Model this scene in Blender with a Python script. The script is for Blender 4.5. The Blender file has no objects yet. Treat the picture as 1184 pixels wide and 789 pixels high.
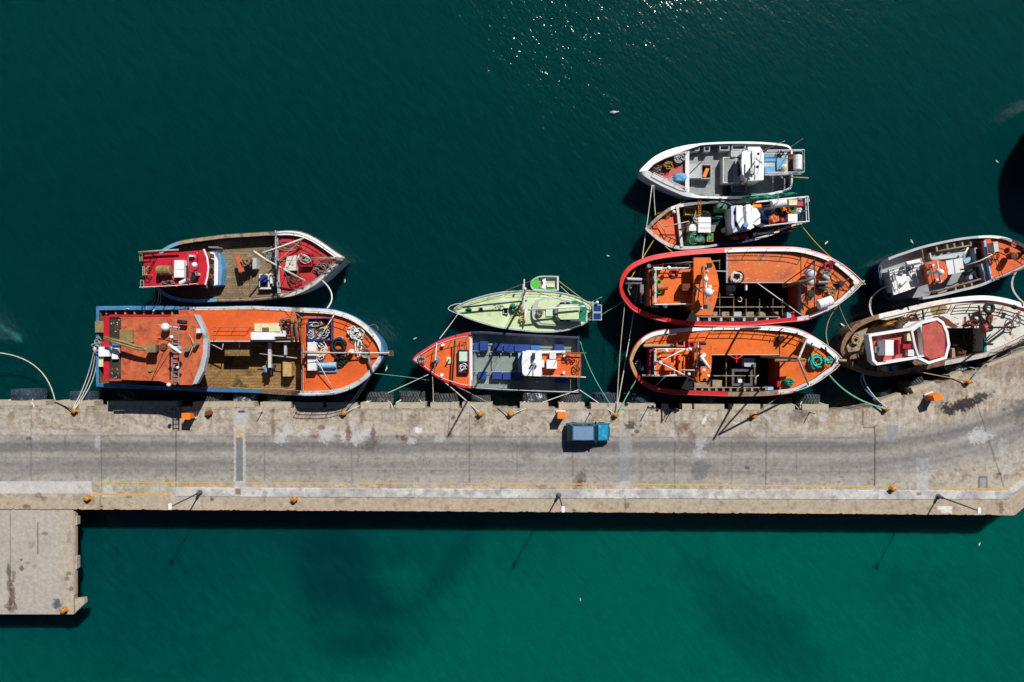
import bpy, math, random
import numpy as np
from mathutils import Vector
random.seed(7)
C = bpy.context.scene.collection
# ---------------------------------------------------------------- layout
CX, CY, FPX, CAMZ, QZ = 592.0, 394.5, 800.0, 75.3, 3.3   # camera over the quay, heights in metres

def W(px, py, z):
    k = (CAMZ - z) / FPX
    return (px - CX) * k, (CY - py) * k, z

class Frame:
    def __init__(s, x0, y0, k): s.x0, s.y0, s.k = x0, y0, k
    def __call__(s, x, y, z): return W(s.x0 + x / s.k, s.y0 + y / s.k, z)
    def r(s, q, z):
        a, b, c, d = q
        return [s(a, b, z), s(c, b, z), s(c, d, z), s(a, d, z)]
    def P(s, pts, z): return [s(x, y, z) for x, y in pts]
PX = Frame(0, 0, 1)

# ---------------------------------------------------------------- materials
def lin(c):
    c = c / 255.0
    return c / 12.92 if c <= .04045 else ((c + .055) / 1.055) ** 2.4
def rgb(r, g, b, a=1.0): return (lin(r) * a, lin(g) * a, lin(b) * a, 1)

MATS = {}
def M(name, col=None, var=.18, rough=.6, scale=1.2, dirt=None, metal=0, bump=.15, planks=None, chips=None):
    if name in MATS: return MATS[name]
    m = bpy.data.materials.new(name); m.use_nodes = True
    nt = m.node_tree; N = nt.nodes; L = nt.links
    bs = N['Principled BSDF']; bs.inputs['Roughness'].default_value = rough; bs.inputs['Metallic'].default_value = metal
    geo = N.new('ShaderNodeNewGeometry'); pos = geo.outputs['Position']
    def noise(sc, det=4, vec=pos, dist=0):
        n = N.new('ShaderNodeTexNoise'); n.inputs['Scale'].default_value = sc; n.inputs['Detail'].default_value = det
        n.inputs['Distortion'].default_value = dist
        L.new(vec, n.inputs['Vector']); return n.outputs['Fac']
    def ramp(fac, a, b):
        r = N.new('ShaderNodeMapRange'); r.inputs['From Min'].default_value = a; r.inputs['From Max'].default_value = b
        L.new(fac, r.inputs['Value']); return r.outputs['Result']
    def mix(fac, a, b, mode='MIX'):
        x = N.new('ShaderNodeMix'); x.data_type = 'RGBA'; x.blend_type = mode
        if isinstance(fac, float): x.inputs[0].default_value = fac
        else: L.new(fac, x.inputs[0])
        for k, v in ((6, a), (7, b)):
            if isinstance(v, tuple): x.inputs[k].default_value = v
            else: L.new(v, x.inputs[k])
        return x.outputs[2]
    c = rgb(*col)
    d = tuple(v * (1 - var * 1.6) for v in c[:3]) + (1,)
    h = tuple(min(1, v * (1 + var)) for v in c[:3]) + (1,)
    out = mix(ramp(noise(scale, 6), .3, .7), d, h)
    if planks:
        ln, wd, dark = planks
        br = N.new('ShaderNodeTexBrick'); L.new(pos, br.inputs['Vector'])
        br.inputs['Scale'].default_value = 1; br.inputs['Brick Width'].default_value = ln; br.inputs['Row Height'].default_value = wd
        br.inputs['Mortar Size'].default_value = .03; br.inputs['Color1'].default_value = (.62, .62, .62, 1); br.inputs['Color2'].default_value = (1.25, 1.22, 1.18, 1)
        br.inputs['Mortar'].default_value = (dark, dark, dark, 1)
        out = mix(1.0, out, br.outputs['Color'], 'MULTIPLY')
        mp = N.new('ShaderNodeMapping'); mp.inputs['Scale'].default_value = (.5, 7, 1); L.new(pos, mp.inputs['Vector'])
        out = mix(ramp(noise(1, 5, mp.outputs['Vector']), .35, .75), out, tuple(v * .5 for v in c[:3]) + (1,))
    out = mix(ramp(noise(3.5, 6, dist=.4), .46, .76), out, tuple(v * (1 - min(.6, var * 1.7)) for v in c[:3]) + (1,))
    out = mix(ramp(noise(7, 3), .55, .75), out, tuple(min(1, v * (1 + var * 1.5)) for v in c[:3]) + (1,))
    if dirt:
        dc, amt, ds = dirt
        out = mix(ramp(noise(ds, 8, dist=.6), 1 - amt, 1 - amt + .12), out, rgb(*dc))
    if chips:
        dc, amt, ds = chips
        out = mix(ramp(noise(ds, 4, dist=1.5), 1 - amt, 1 - amt + .04), out, rgb(*dc))
    L.new(out, bs.inputs['Base Color'])
    if bump:
        b = N.new('ShaderNodeBump'); b.inputs['Strength'].default_value = bump; b.inputs['Distance'].default_value = .05
        L.new(noise(6, 5), b.inputs['Height']); L.new(b.outputs['Normal'], bs.inputs['Normal'])
    MATS[name] = m; return m

RUST = (110, 60, 35)
M('orange', (216, 106, 40), .14, .5, .35, dirt=((160, 74, 44), .44, .45), chips=((214, 196, 184), .34, 4))
M('orange_hot', (230, 107, 24), .12, .5, .5, dirt=((190, 74, 22), .40, .9), chips=((215, 170, 150), .25, 5))
M('orange_old', (200, 100, 62), .2, .65, .8, dirt=((160, 74, 48), .46, 1.2), chips=((214, 175, 150), .30, 4))
M('orange_bright', (226, 100, 42), .12, .5, .4, dirt=((184, 80, 44), .42, .6), chips=((206, 170, 150), .30, 3.5))
M('box_orange', (245, 130, 25), .08, .5, 2)
M('red_deck', (196, 46, 52), .18, .55, .8, dirt=((165, 90, 84), .42, 1.4), chips=((214, 180, 175), .28, 5))
M('red_roof', (200, 26, 48), .12, .5, .6, dirt=((160, 26, 46), .42, .8))
M('red_faded', (190, 84, 72), .2, .6, .7, dirt=((150, 80, 70), .42, 1.0))
M('red_cap', (224, 46, 48), .12, .5, .8, dirt=((160, 40, 50), .38, 1.5), chips=((230, 150, 140), .26, 4))
M('crimson', (165, 26, 55), .15, .5, .8, dirt=((100, 30, 45), .4, 1.5))
M('white', (226, 226, 226), .06, .45, .6, dirt=((180, 165, 150), .36, 1.6))
M('white_clean', (238, 240, 242), .04, .4, .6)
M('white_worn', (212, 208, 200), .12, .6, .8, dirt=((150, 110, 80), .43, 1.8), chips=((95, 75, 60), .27, 3))
M('white_rusty', (222, 220, 210), .1, .6, .5, dirt=((172, 122, 72), .47, .5), chips=((120, 62, 34), .37, 1.8))
M('bluewhite', (196, 208, 226), .08, .5, .6, dirt=((150, 160, 175), .4, 1.5))
M('wood', (150, 128, 98), .25, .8, .8, planks=(3.5, .28, .28), dirt=((90, 74, 56), .45, .6), chips=((200, 190, 170), .28, 1.2))
M('wood_dark', (160, 126, 76), .28, .8, .7, planks=(4, .33, .25), dirt=((84, 62, 38), .46, .7))
M('wood_cap', (158, 140, 118), .22, .8, 1.5, dirt=((104, 84, 66), .46, 1.6), chips=((190, 200, 205), .28, 2))
M('wood_brown', (136, 102, 76), .25, .8, 1.5, dirt=((78, 52, 40), .46, 1.6), chips=((186, 150, 120), .3, 2))
M('pine', (196, 150, 92), .2, .7, 2, dirt=((130, 92, 54), .42, 3))
M('brass', (158, 138, 92), .2, .5, 1.5, metal=.2)
M('grey_deck', (144, 150, 150), .14, .7, .8, dirt=((96, 102, 104), .44, .8), chips=((170, 160, 140), .28, 2.5))
M('grey_green', (134, 146, 142), .14, .7, .8, dirt=((104, 112, 112), .44, .9), chips=((168, 150, 130), .27, 2))
M('grey_pale', (178, 184, 188), .1, .6, .8, dirt=((130, 132, 132), .4, 1.3))
M('grey_mid', (120, 124, 128), .15, .6, 1, dirt=((90, 80, 72), .4, 2))
M('steel', (110, 112, 116), .2, .45, 2, metal=.5, dirt=(RUST, .35, 3))
M('black', (26, 27, 30), .3, .7, 2)
M('rubber_tread', (84, 88, 94), .3, .85, 2)
M('rubber', (40, 43, 48), .35, .85, 2, dirt=((96, 98, 100), .43, 2.5))
M('rubber_pale', (70, 76, 84), .35, .85, 2, dirt=((190, 196, 205), .46, 2.0))
M('rubber_blue', (44, 60, 76), .35, .85, 2, dirt=((56, 110, 140), .43, 2.0))
M('hold', (24, 23, 26), .3, .9, 1, dirt=((40, 34, 30), .45, 1))  # dirty black; the shade inside the holds is put into this colour too
M('hold_brown', (66, 52, 46), .3, .9, .8, dirt=((40, 34, 34), .45, 1))
M('blue', (62, 124, 178), .2, .5, .8, dirt=((84, 118, 146), .46, 1.3), chips=((190, 200, 206), .33, 3))
M('navy', (24, 38, 78), .2, .6, 1, dirt=((50, 60, 86), .4, 1.5))
M('navy_wall', (30, 40, 66), .2, .7, 1, dirt=((60, 50, 48), .4, 1.5))
M('bin_blue', (30, 64, 138), .12, .5, 1.2, dirt=((30, 56, 120), .42, 1.5))
M('bin_pale', (44, 110, 190), .12, .5, 1.2, dirt=((60, 100, 150), .42, 1.5))
M('sky_blue', (92, 160, 205), .12, .6, 1.5, dirt=((140, 180, 200), .4, 2))
M('pale_blue', (150, 190, 225), .1, .5, 1)
M('mint', (202, 220, 172), .08, .5, .8, dirt=((165, 186, 130), .42, 1.2), chips=((170, 130, 80), .27, 2.5))
M('mint_pale', (205, 226, 200), .1, .5, 1)
M('green', (46, 160, 60), .1, .45, 1.5, dirt=((40, 120, 56), .4, 3))
M('green_vivid', (70, 190, 70), .1, .45, 1.5)
M('teal', (20, 130, 104), .25, .8, 2, dirt=((30, 90, 76), .46, 3))
M('teal_rope', (70, 180, 160), .2, .8, 3)
M('net_green', (84, 128, 104), .3, .9, 2, dirt=((130, 146, 120), .46, 3), bump=.6)
M('net_grey', (140, 138, 130), .35, .9, 2.5, dirt=((70, 66, 60), .5, 4), bump=.6)
M('net_brown', (96, 66, 44), .4, .9, 2.5, dirt=((160, 120, 70), .44, 4), bump=.6)
M('net_dark', (34, 44, 44), .4, .9, 2.5, dirt=((60, 80, 74), .44, 4), bump=.6)
M('rope', (196, 188, 168), .15, .9, 4)
M('rope_white', (214, 214, 208), .12, .9, 4)
M('rope_grey', (140, 142, 140), .15, .9, 4)
M('rope_tan', (172, 150, 114), .15, .9, 4)
M('rope_green', (110, 190, 160), .15, .8, 4)
M('rope_yellow', (216, 180, 60), .15, .8, 4)
M('rope_blue', (60, 130, 190), .15, .8, 4)
M('rope_brown', (120, 84, 60), .15, .9, 4)
M('yellow', (196, 132, 38), .2, .6, 3, dirt=((120, 74, 30), .44, 5))
M('amber', (235, 140, 30), .12, .5, 2)
M('tan', (196, 160, 104), .12, .6, 2, dirt=((140, 110, 70), .4, 3))
M('cream', (226, 218, 170), .1, .6, 2)
M('rust', (120, 62, 36), .3, .85, 3, dirt=((70, 40, 30), .45, 5))
M('glass', (18, 26, 32), .2, .12, 1, bump=0)
M('solar', (30, 66, 120), .1, .2, 2, bump=0)
M('purple', (110, 70, 120), .2, .6, 2)
M('skin', (170, 110, 80), .05, .6, 5)
M('overall_blue', (40, 140, 205), .2, .8, 4)
M('trousers', (60, 56, 60), .2, .8, 4)
M('khaki', (170, 160, 130), .2, .8, 4)
M('hair', (30, 24, 20), .2, .7, 4)
M('gull_white', (225, 228, 230), .06, .7, 8)
M('gull_grey', (140, 146, 152), .06, .7, 8)

# ---------------------------------------------------------------- meshes
class MB:
    def __init__(s): s.v = []; s.f = []; s.m = []; s.smooth = False
    def add(s, vs, fs, mi=0):
        o = len(s.v); s.v += [tuple(p) for p in vs]
        for f in fs: s.f.append(tuple(i + o for i in f)); s.m.append(mi)
    def prism(s, top, z0, mi=0, bottom=None):
        n = len(top)
        a = sum(top[i][0] * top[(i + 1) % n][1] - top[(i + 1) % n][0] * top[i][1] for i in range(n))
        if a < 0: top = top[::-1]; bottom = bottom[::-1] if bottom else None
        bot = bottom or [(p[0], p[1], z0) for p in top]
        s.add(list(top) + list(bot), [tuple(range(n)), tuple(range(2 * n - 1, n - 1, -1))] +
              [(i, n + i, n + (i + 1) % n, (i + 1) % n) for i in range(n)], mi)
    def box(s, c, d, rz=0, mi=0):
        x, y, z = c; a, b, h = d; co, si = math.cos(rz), math.sin(rz)
        s.prism([(x + u * a / 2 * co - w * b / 2 * si, y + u * a / 2 * si + w * b / 2 * co, z + h) for u, w in ((-1, -1), (1, -1), (1, 1), (-1, 1))], z, mi)
    def tube(s, pts, r, n=6, mi=0):
        pts = [Vector(p) for p in pts]
        vs = []; fs = []; k = len(pts)
        for i, p in enumerate(pts):
            t = (pts[min(i + 1, k - 1)] - pts[max(i - 1, 0)])
            if t.length < 1e-6: t = Vector((1, 0, 0))
            t.normalize(); up = Vector((0, 0, 1)) if abs(t.z) < .9 else Vector((1, 0, 0))
            a = t.cross(up).normalized(); b = a.cross(t)
            rr = r[i] if isinstance(r, (list, tuple)) else r
            for j in range(n):
                w = 2 * math.pi * j / n; vs.append(p + (a * math.cos(w) + b * math.sin(w)) * rr)
        for i in range(k - 1):
            for j in range(n):
                j2 = (j + 1) % n; fs.append((i * n + j, i * n + j2, (i + 1) * n + j2, (i + 1) * n + j))
        fs.append(tuple(range(n))[::-1]); fs.append(tuple(range((k - 1) * n, k * n)))
        s.add(vs, fs, mi)
    def cyl(s, x, y, z0, z1, r, r2=None, n=16, mi=0):
        s.tube([(x, y, z0), (x, y, z1)], [r, r2 if r2 is not None else r], n, mi)
    def lathe(s, x, y, prof, n=16, mi=0):
        vs = []; fs = []
        for r, z in prof:
            for j in range(n):
                w = 2 * math.pi * j / n; vs.append((x + r * math.cos(w), y + r * math.sin(w), z))
        for i in range(len(prof) - 1):
            for j in range(n):
                j2 = (j + 1) % n; fs.append((i * n + j, i * n + j2, (i + 1) * n + j2, (i + 1) * n + j))
        fs.append(tuple(range(n))[::-1]); fs.append(tuple(range((len(prof) - 1) * n, len(prof) * n)))
        s.add(vs, fs, mi)
    def ball(s, x, y, z, r, sz=1, mi=0, n=12):
        s.lathe(x, y, [(max(.001, r * math.sin(a)), z - r * sz * math.cos(a)) for a in [math.pi * i / 8 for i in range(9)]], n, mi); s.smooth = True
    def torus(s, x, y, z, R, r, n=22, m=8, axis='z', rz=0, mi=0):
        vs = []; fs = []
        for i in range(n):
            a = 2 * math.pi * i / n
            for j in range(m):
                b = 2 * math.pi * j / m
                u, v, w = (R + r * math.cos(b)) * math.cos(a), (R + r * math.cos(b)) * math.sin(a), r * math.sin(b)
                if axis == 'y': u, v, w = u, w, v
                co, si = math.cos(rz), math.sin(rz)
                vs.append((x + u * co - v * si, y + u * si + v * co, z + w))
        for i in range(n):
            for j in range(m):
                i2, j2 = (i + 1) % n, (j + 1) % m; fs.append((i * m + j, i2 * m + j, i2 * m + j2, i * m + j2))
        s.add(vs, fs, mi); s.smooth = True
    def heap(s, x, y, z, rx, ry, h, seed=0, rot=0, n=18, mi=0, lump=.35, box=False):
        rnd = random.Random(seed); ph = [(rnd.uniform(0, 6.3), rnd.uniform(1.5, 5), rnd.uniform(0, 6.3)) for _ in range(6)]
        vs = []; fs = []; m = 7; co, si = math.cos(rot), math.sin(rot)
        for i in range(m):
            t = i / (m - 1)
            for j in range(n):
                a = 2 * math.pi * j / n
                e = 1 + lump * .6 * sum(math.sin(p + q * a) for p, q, _ in ph[:3]) / 3
                sq = 1.0 / max(abs(math.cos(a)), abs(math.sin(a))) ** .75 if box else 1
                rr = (1 - t ** 1.5) * e * sq
                zz = (math.sin(min(1, t * 1.6) * math.pi / 2)) * h * (1 + lump * sum(math.sin(o + q * a + 5 * t) for _, q, o in ph[3:]) / 3) if i else 0
                u, v = rx * rr * math.cos(a), ry * rr * math.sin(a)
                vs.append((x + u * co - v * si, y + u * si + v * co, z + zz + (rnd.uniform(-.04, .06) if i else 0)))
        for i in range(m - 1):
            for j in range(n):
                j2 = (j + 1) % n; fs.append((i * n + j, i * n + j2, (i + 1) * n + j2, (i + 1) * n + j))
        s.add(vs, fs, mi); s.smooth = True
    def coil(s, x, y, z, R, r, turns=4, seed=0, jit=.12, mi=0, ry=1):
        rnd = random.Random(seed); pts = []
        k = int(turns * 14)
        for i in range(k + 1):
            a = 2 * math.pi * i / 14; t = i / k
            rr = R * (1 - .5 * ((i // 14) % 3) / 3) * (1 + rnd.uniform(-jit, jit))
            pts.append((x + rr * math.cos(a), y + rr * ry * math.sin(a), z + r + r * 1.1 * (i / 14) * .9))
        s.tube(pts, r, 5, mi); s.smooth = True
    def tangle(s, x, y, z, rx, ry, r, k=40, seed=0, h=.3, mi=0):
        rnd = random.Random(seed); pts = []; a = rnd.uniform(0, 6); px, py = 0, 0
        for i in range(k):
            a += rnd.uniform(-.2, 1.1); px += math.cos(a) * .45; py += math.sin(a) * .45
            px *= .9; py *= .9
            pts.append((px, py, z + r + rnd.uniform(0, h)))
        mx, my = max(abs(p[0]) for p in pts), max(abs(p[1]) for p in pts)
        pts = [(x + p[0] / mx * rx, y + p[1] / my * ry, p[2]) for p in pts]
        cr = catmull(pts, 4); s.tube(cr, r, 5, mi); s.smooth = True
    def rail(s, base, h=1.0, bars=2, gap=1.3, r=.035, mi=0):
        base = [Vector(p) for p in base]
        for b in range(bars):
            dz = h * (b + 1) / bars; s.tube([p + Vector((0, 0, dz)) for p in base], r, 5, mi)
        d = 0; acc = [0]
        for i in range(1, len(base)): d += (base[i] - base[i - 1]).length; acc.append(d)
        n = max(1, round(d / gap))
        for q in range(n + 1):
            t = d * q / n; i = 0
            while i < len(acc) - 2 and acc[i + 1] < t: i += 1
            u = (t - acc[i]) / max(1e-6, acc[i + 1] - acc[i]); p = base[i].lerp(base[i + 1], min(1, u))
            s.tube([p, p + Vector((0, 0, h))], r, 5, mi)

def catmull(P, n=6):
    out = []; k = len(P); D = len(P[0])
    for i in range(k - 1):
        p0, p1, p2, p3 = P[max(i - 1, 0)], P[i], P[i + 1], P[min(i + 2, k - 1)]
        for j in range(n):
            t = j / n
            out.append(tuple(.5 * (2 * p1[d] + (p2[d] - p0[d]) * t + (2 * p0[d] - 5 * p1[d] + 4 * p2[d] - p3[d]) * t * t + (3 * p1[d] - p0[d] - 3 * p2[d] + p3[d]) * t ** 3) for d in range(D)))
    out.append(tuple(P[-1])); return out

def link(name, mb, mats, parent=None, base=None):
    me = bpy.data.meshes.new(name)
    if parent is not None:
        o = bpy.data.objects.new(name, me); top = parent
        off = (0, 0, 0); q = parent
        while q is not None: off = tuple(a + b for a, b in zip(off, q.location)); q = q.parent
    else:
        off = base if base is not None else mb.v[0]
    me.from_pydata([(a - off[0], b - off[1], c - off[2]) for a, b, c in mb.v], [], mb.f)
    if not isinstance(mats, (list, tuple)): mats = [mats]
    for m in mats: me.materials.append(MATS[m] if isinstance(m, str) else m)
    if len(mats) > 1:
        for p, i in zip(me.polygons, mb.m): p.material_index = i
    if mb.smooth:
        for p in me.polygons: p.use_smooth = True
    me.update()
    if parent is None:
        o = bpy.data.objects.new(name, me); o.location = off
    else: o.parent = parent
    C.objects.link(o); return o

def tag(o, label, cat, group=None):
    o['label'] = label; o['category'] = cat
    if group: o['group'] = group
    return o
def structure(o): o['kind'] = 'structure'; return o

def single(name, label, cat, mb, mat, group=None, base=None):
    if base is None:
        n = len(mb.v); base = (sum(v[0] for v in mb.v) / n, sum(v[1] for v in mb.v) / n, min(v[2] for v in mb.v))
    return tag(link(name, mb, mat, None, base), label, cat, group)

class Thing:
    def __init__(s, name, label, cat, base, group=None):
        s.o = bpy.data.objects.new(name, None); s.o.location = base; s.o.empty_display_size = .5
        C.objects.link(s.o); tag(s.o, label, cat, group)
    def put(s, name, mb, mat, par=None, label=None):
        o = link(name, mb, mat, par or s.o)
        if label: o['label'] = label
        return o
    def b(s, name, F, q, z1, z0, mat, par=None, label=None):
        m = MB(); m.prism(F.r(q, z1), z0); return s.put(name, m, mat, par, label)
    def p(s, name, F, pts, z1, z0, mat, par=None, label=None):
        m = MB(); m.prism(F.P(pts, z1), z0); return s.put(name, m, mat, par, label)
    def l(s, name, F, pts, r, mat, par=None, n=6):
        m = MB(); m.tube([F(*p) for p in pts], r, n); m.smooth = True; return s.put(name, m, mat, par)
    def c(s, name, F, x, y, z0, z1, r, mat, par=None, r2=None):
        X = F(x, y, z1); m = MB(); m.cyl(X[0], X[1], z0, z1, r, r2); return s.put(name, m, mat, par)
    def s_(s, name, F, x, y, z, r, mat, par=None, sz=1):
        X = F(x, y, z); m = MB(); m.ball(X[0], X[1], z, r, sz); return s.put(name, m, mat, par)
    def canister(s, name, F, a, b, r, mat, par=None):
        m = MB(); drum_mesh(m, F(*a), F(*b), r); return s.put(name, m, mat, par)
    def rail(s, F, pts, z, h=1.0, bars=2, gap=1.3, r=.035, mat='white', par=None, name='railing'):
        m = MB(); m.rail([F(x, y, z) for x, y in pts] if F else pts, h, bars, gap, r); return s.put(name, m, mat, par)
    def ring(s, name, F, pts, z1, z0, wid, mat, par=None):
        m = MB(); ring_mesh(m, F.P(pts, z1), z0, wid); return s.put(name, m, mat, par)

def ring_mesh(m, pts, z0, wid):
    n = len(pts); z1 = pts[0][2]
    a = sum(pts[i][0] * pts[(i + 1) % n][1] - pts[(i + 1) % n][0] * pts[i][1] for i in range(n))
    if a < 0: pts = pts[::-1]
    inn = []
    for i in range(n):
        p0, p1, p2 = (Vector(pts[(i + k) % n][:2]) for k in (-1, 0, 1))
        d1 = (p1 - p0).normalized(); d2 = (p2 - p1).normalized()
        n1 = Vector((-d1.y, d1.x)); n2 = Vector((-d2.y, d2.x)); b = (n1 + n2)
        b = b / max(.3, b.dot(n1)) if b.length > 1e-6 else n1
        q = p1 + b * wid; inn.append((q.x, q.y, z1))
    lo = [(p[0], p[1], z0) for p in pts]; li = [(p[0], p[1], z0) for p in inn]
    f = []
    for i in range(n):
        j = (i + 1) % n
        f += [(i, j, n + j, n + i), (2 * n + i, 2 * n + j, j, i), (n + i, n + j, 3 * n + j, 3 * n + i), (3 * n + i, 3 * n + j, 2 * n + j, 2 * n + i)]
    m.add(list(pts) + inn + lo + li, f)

def drum_mesh(m, a, b, r):
    a, b = Vector(a), Vector(b)
    ts = [0, .0, .02, .06, .3, .32, .34, .36, .64, .66, .68, .7, .94, .98, 1, 1]
    rs = [0.01, .86, .97, 1, 1, 1.06, 1.06, 1, 1, 1.06, 1.06, 1, 1, .97, .86, .01]
    m.tube([a.lerp(b, t) + (b - a).normalized() * (i * 1e-5) for i, t in enumerate(ts)], [r * q for q in rs], 14)

class Hull:
    """U/L: gunwale outline (upper / lower side as seen from above), both from the same end to the other."""
    def __init__(s, t, F, U, L, z, zb, zs, wid, bow_right, floor, cap='white', hull='white', inside='navy_wall', segs=(), flare=.9, widb=None, n=84, st=.6):
        s.t = t; xs_ = [F(p[0], p[1], z)[0] for p in U + L]; s.x0, s.x1 = min(xs_), max(xs_)
        s.z, s.zb, s.zs, s.br, s.st = z, zb, zs, bow_right, st
        def fn(P):
            q = catmull([(float(a), float(b)) for a, b in P], 8)
            w = []
            for a, b in q:
                zz = z
                for _ in range(3): X = F(a, b, zz); zz = s.zg(X[0])
                w.append((X[0], X[1]))
            w.sort(); return np.array(w)
        s.U, s.L = fn(U), fn(L); s.x0 = min(s.U[0, 0], s.L[0, 0]); s.x1 = max(s.U[-1, 0], s.L[-1, 0])
        s.wid = wid; s.widb = widb or wid
        c = (1 - np.cos(np.linspace(0, np.pi, n))) / 2; c = .65 * c + .35 * np.linspace(0, 1, n)
        tr = [abs(s.yU(x) - s.yL(x)) > .5 for x in (s.x0, s.x1)]
        xs = list(s.x0 + (s.x1 - s.x0) * c)
        s.i0 = s.x0 + (wid if tr[0] else 0); s.i1 = s.x1 - (wid if tr[1] else 0)
        xs += [s.i0 - 1e-3, s.i0 + 1e-3, s.i1 - 1e-3, s.i1 + 1e-3] if any(tr) else []
        xs = sorted(x for x in xs if s.x0 <= x <= s.x1); s.xs = xs
        # outer shell
        m = MB(); rows = [(0, 1.0, 1.0), (.45, (1 + flare) / 2 + .015, .992), (1, flare, .965), (1.25, flare * .8, .93)]
        nx = len(xs); xc = (s.x0 + s.x1) / 2
        vs = []
        for side in (s.yU, s.yL):
            for (d, k, kx) in rows:
                for x in xs:
                    g = s.zg(x); a, b_ = s.yU(x), s.yL(x); cc = (a + b_) / 2
                    vs.append((xc + (x - xc) * kx, cc + (side(x) - cc) * k, (g - (s.sl(x) if d == 0 else 0)) * (1 - d) if d <= 1 else -.8))
        fs = []; R = len(rows)
        for sd in range(2):
            for r in range(R - 1):
                for i in range(nx - 1):
                    o = sd * R * nx + r * nx + i; fs.append((o, o + 1, o + nx + 1, o + nx) if sd else (o + nx, o + nx + 1, o + 1, o))
        for r in range(R - 1):
            for e in (0, nx - 1):
                a = r * nx + e; b_ = R * nx + a; fs.append((a, a + nx, b_ + nx, b_))
        m.add(vs, fs); m.smooth = False
        s.hull = t.put('hull', m, hull)
        # bulwark inside
        m = MB(); fl = floor - .05
        for side in (s.iU, s.iL):
            vs = [(x, side(x), s.zg(x) - .01) for x in xs] + [(x, side(x), fl) for x in xs]
            m.add(vs, [(i, i + 1, nx + i + 1, nx + i) for i in range(nx - 1)])
        t.put('bulwark', m, inside)
        # cap rail
        names = [cap] + [g[3] for g in segs]; names = list(dict.fromkeys(names)); m = MB()
        for sd, so, si in (('U', s.yU, s.iU), ('L', s.yL, s.iL)):
            sg = 1 if sd == 'U' else -1
            ov = .05
            vs = [(x, so(x) + sg * ov, s.zg(x) + .06 - s.sl(x)) for x in xs] + [(x, si(x) - sg * .0, s.zg(x) + .06) for x in xs] + [(x, so(x) + sg * ov, s.zg(x) - .14 - s.sl(x)) for x in xs] + [(x, si(x), s.zg(x) - .14) for x in xs]
            o = len(m.v); m.v += vs
            for i in range(nx - 1):
                xm = (xs[i] + xs[i + 1]) / 2; mi = 0
                for g in segs:
                    if g[0] == sd and F(g[1], 0, z)[0] <= xm <= F(g[2], 0, z)[0]: mi = names.index(g[3])
                for f in ((i, i + 1, nx + i + 1, nx + i), (2 * nx + i, 2 * nx + i + 1, i + 1, i), (nx + i, nx + i + 1, 3 * nx + i + 1, 3 * nx + i)):
                    m.f.append(tuple(k + o for k in f)); m.m.append(mi)
        t.put('gunwale', m, names)
        s.F = F
    def zg(s, x):
        u = (x - s.x0) / (s.x1 - s.x0)
        if not s.br: u = 1 - u
        u = min(1, max(0, u))
        a = min(1, max(0, (u - s.st) / .07)); k = .72 if s.st < 1 else 0; return s.z + (s.zb - s.z) * (k * a * a * (3 - 2 * a) + (1 - k) * max(0, (u - .45) / .55) ** 2) + (s.zs - s.z) * max(0, (.35 - u) / .35) ** 2
    def yU(s, x): return float(np.interp(x, s.U[:, 0], s.U[:, 1]))
    def yL(s, x): return float(np.interp(x, s.L[:, 0], s.L[:, 1]))
    def w_(s, x):
        u = (x - s.x0) / (s.x1 - s.x0)
        if not s.br: u = 1 - u
        return s.wid + (s.widb - s.wid) * min(1, max(0, (u - .6) / .15))
    def sl(s, x): return max(0, s.w_(x) - .2) * .45
    def _off(s, f, x):
        d = .25; a, b = max(s.x0, x - d), min(s.x1, x + d); m = (f(b) - f(a)) / (b - a)
        return s.w_(x) * min(4.0, math.sqrt(1 + m * m))
    def _in(s, x):
        a, b = s.yU(x), s.yL(x)
        if x < s.i0 or x > s.i1: return (a + b) / 2, (a + b) / 2
        u, l = a - s._off(s.yU, x), b + s._off(s.yL, x)
        if u < l: u = l = (u + l) / 2
        return u, l
    def iU(s, x): return s._in(x)[0]
    def iL(s, x): return s._in(x)[1]
    def deck(s, name, a, b, z, mat, zb=None, yu=None, yl=None, tilt=(0, 0), par=None):
        """deck between px columns a..b; z number or ('g', dz) to follow the sheer; yu/yl limit it in px"""
        F = s.F; zn = z if not isinstance(z, tuple) else s.z
        xa, xb = F(a, 0, zn)[0], F(b, 0, zn)[0]; xa, xb = max(xa, s.x0 + .02), min(xb, s.x1 - .02)
        xs = sorted(set([xa, xb] + [x for x in s.xs if xa < x < xb])); m = MB(); top = []; bot = []
        zf = lambda x: s.zg(x) + z[1] if isinstance(z, tuple) else z
        for x in xs:
            zz = zf(x); u, l = s.iU(x), s.iL(x)
            if yu is not None: u = min(u, F(0, yu, zz)[1])
            if yl is not None: l = max(l, F(0, yl, zz)[1])
            if u < l: u = l = (u + l) / 2
            top.append((x, u, zz)); bot.append((x, l, zz))
        n = len(xs); zb_ = zb if zb is not None else None
        fs = [(n + i, n + i + 1, i + 1, i) for i in range(n - 1)]
        if zb is None: m.add(top + bot, fs)
        if zb is not None:
            lo = [(p[0], p[1], zb) for p in top + bot]; o = 2 * n
            f2 = [(0, n, o + n, o + 0), (2 * n - 1, n - 1, o + n - 1, o + 2 * n - 1)]
            if yu is not None: f2 += [(i, i + 1, o + i + 1, o + i) for i in range(n - 1)]
            if yl is not None: f2 += [(n + i + 1, n + i, o + n + i, o + n + i + 1) for i in range(n - 1)]
            m.add(top + bot + lo, fs + f2)
        return s.t.put(name, m, mat, par)
    def edge(s, side, a, b, inset=.12, dz=.05, n=14):
        F = s.F; xa, xb = F(a, 0, s.z)[0], F(b, 0, s.z)[0]; out = []
        for i in range(n):
            x = xa + (xb - xa) * i / (n - 1); y = s.yU(x) - inset if side == 'U' else s.yL(x) + inset
            out.append((x, y, s.zg(x) + dz))
        return out
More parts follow.
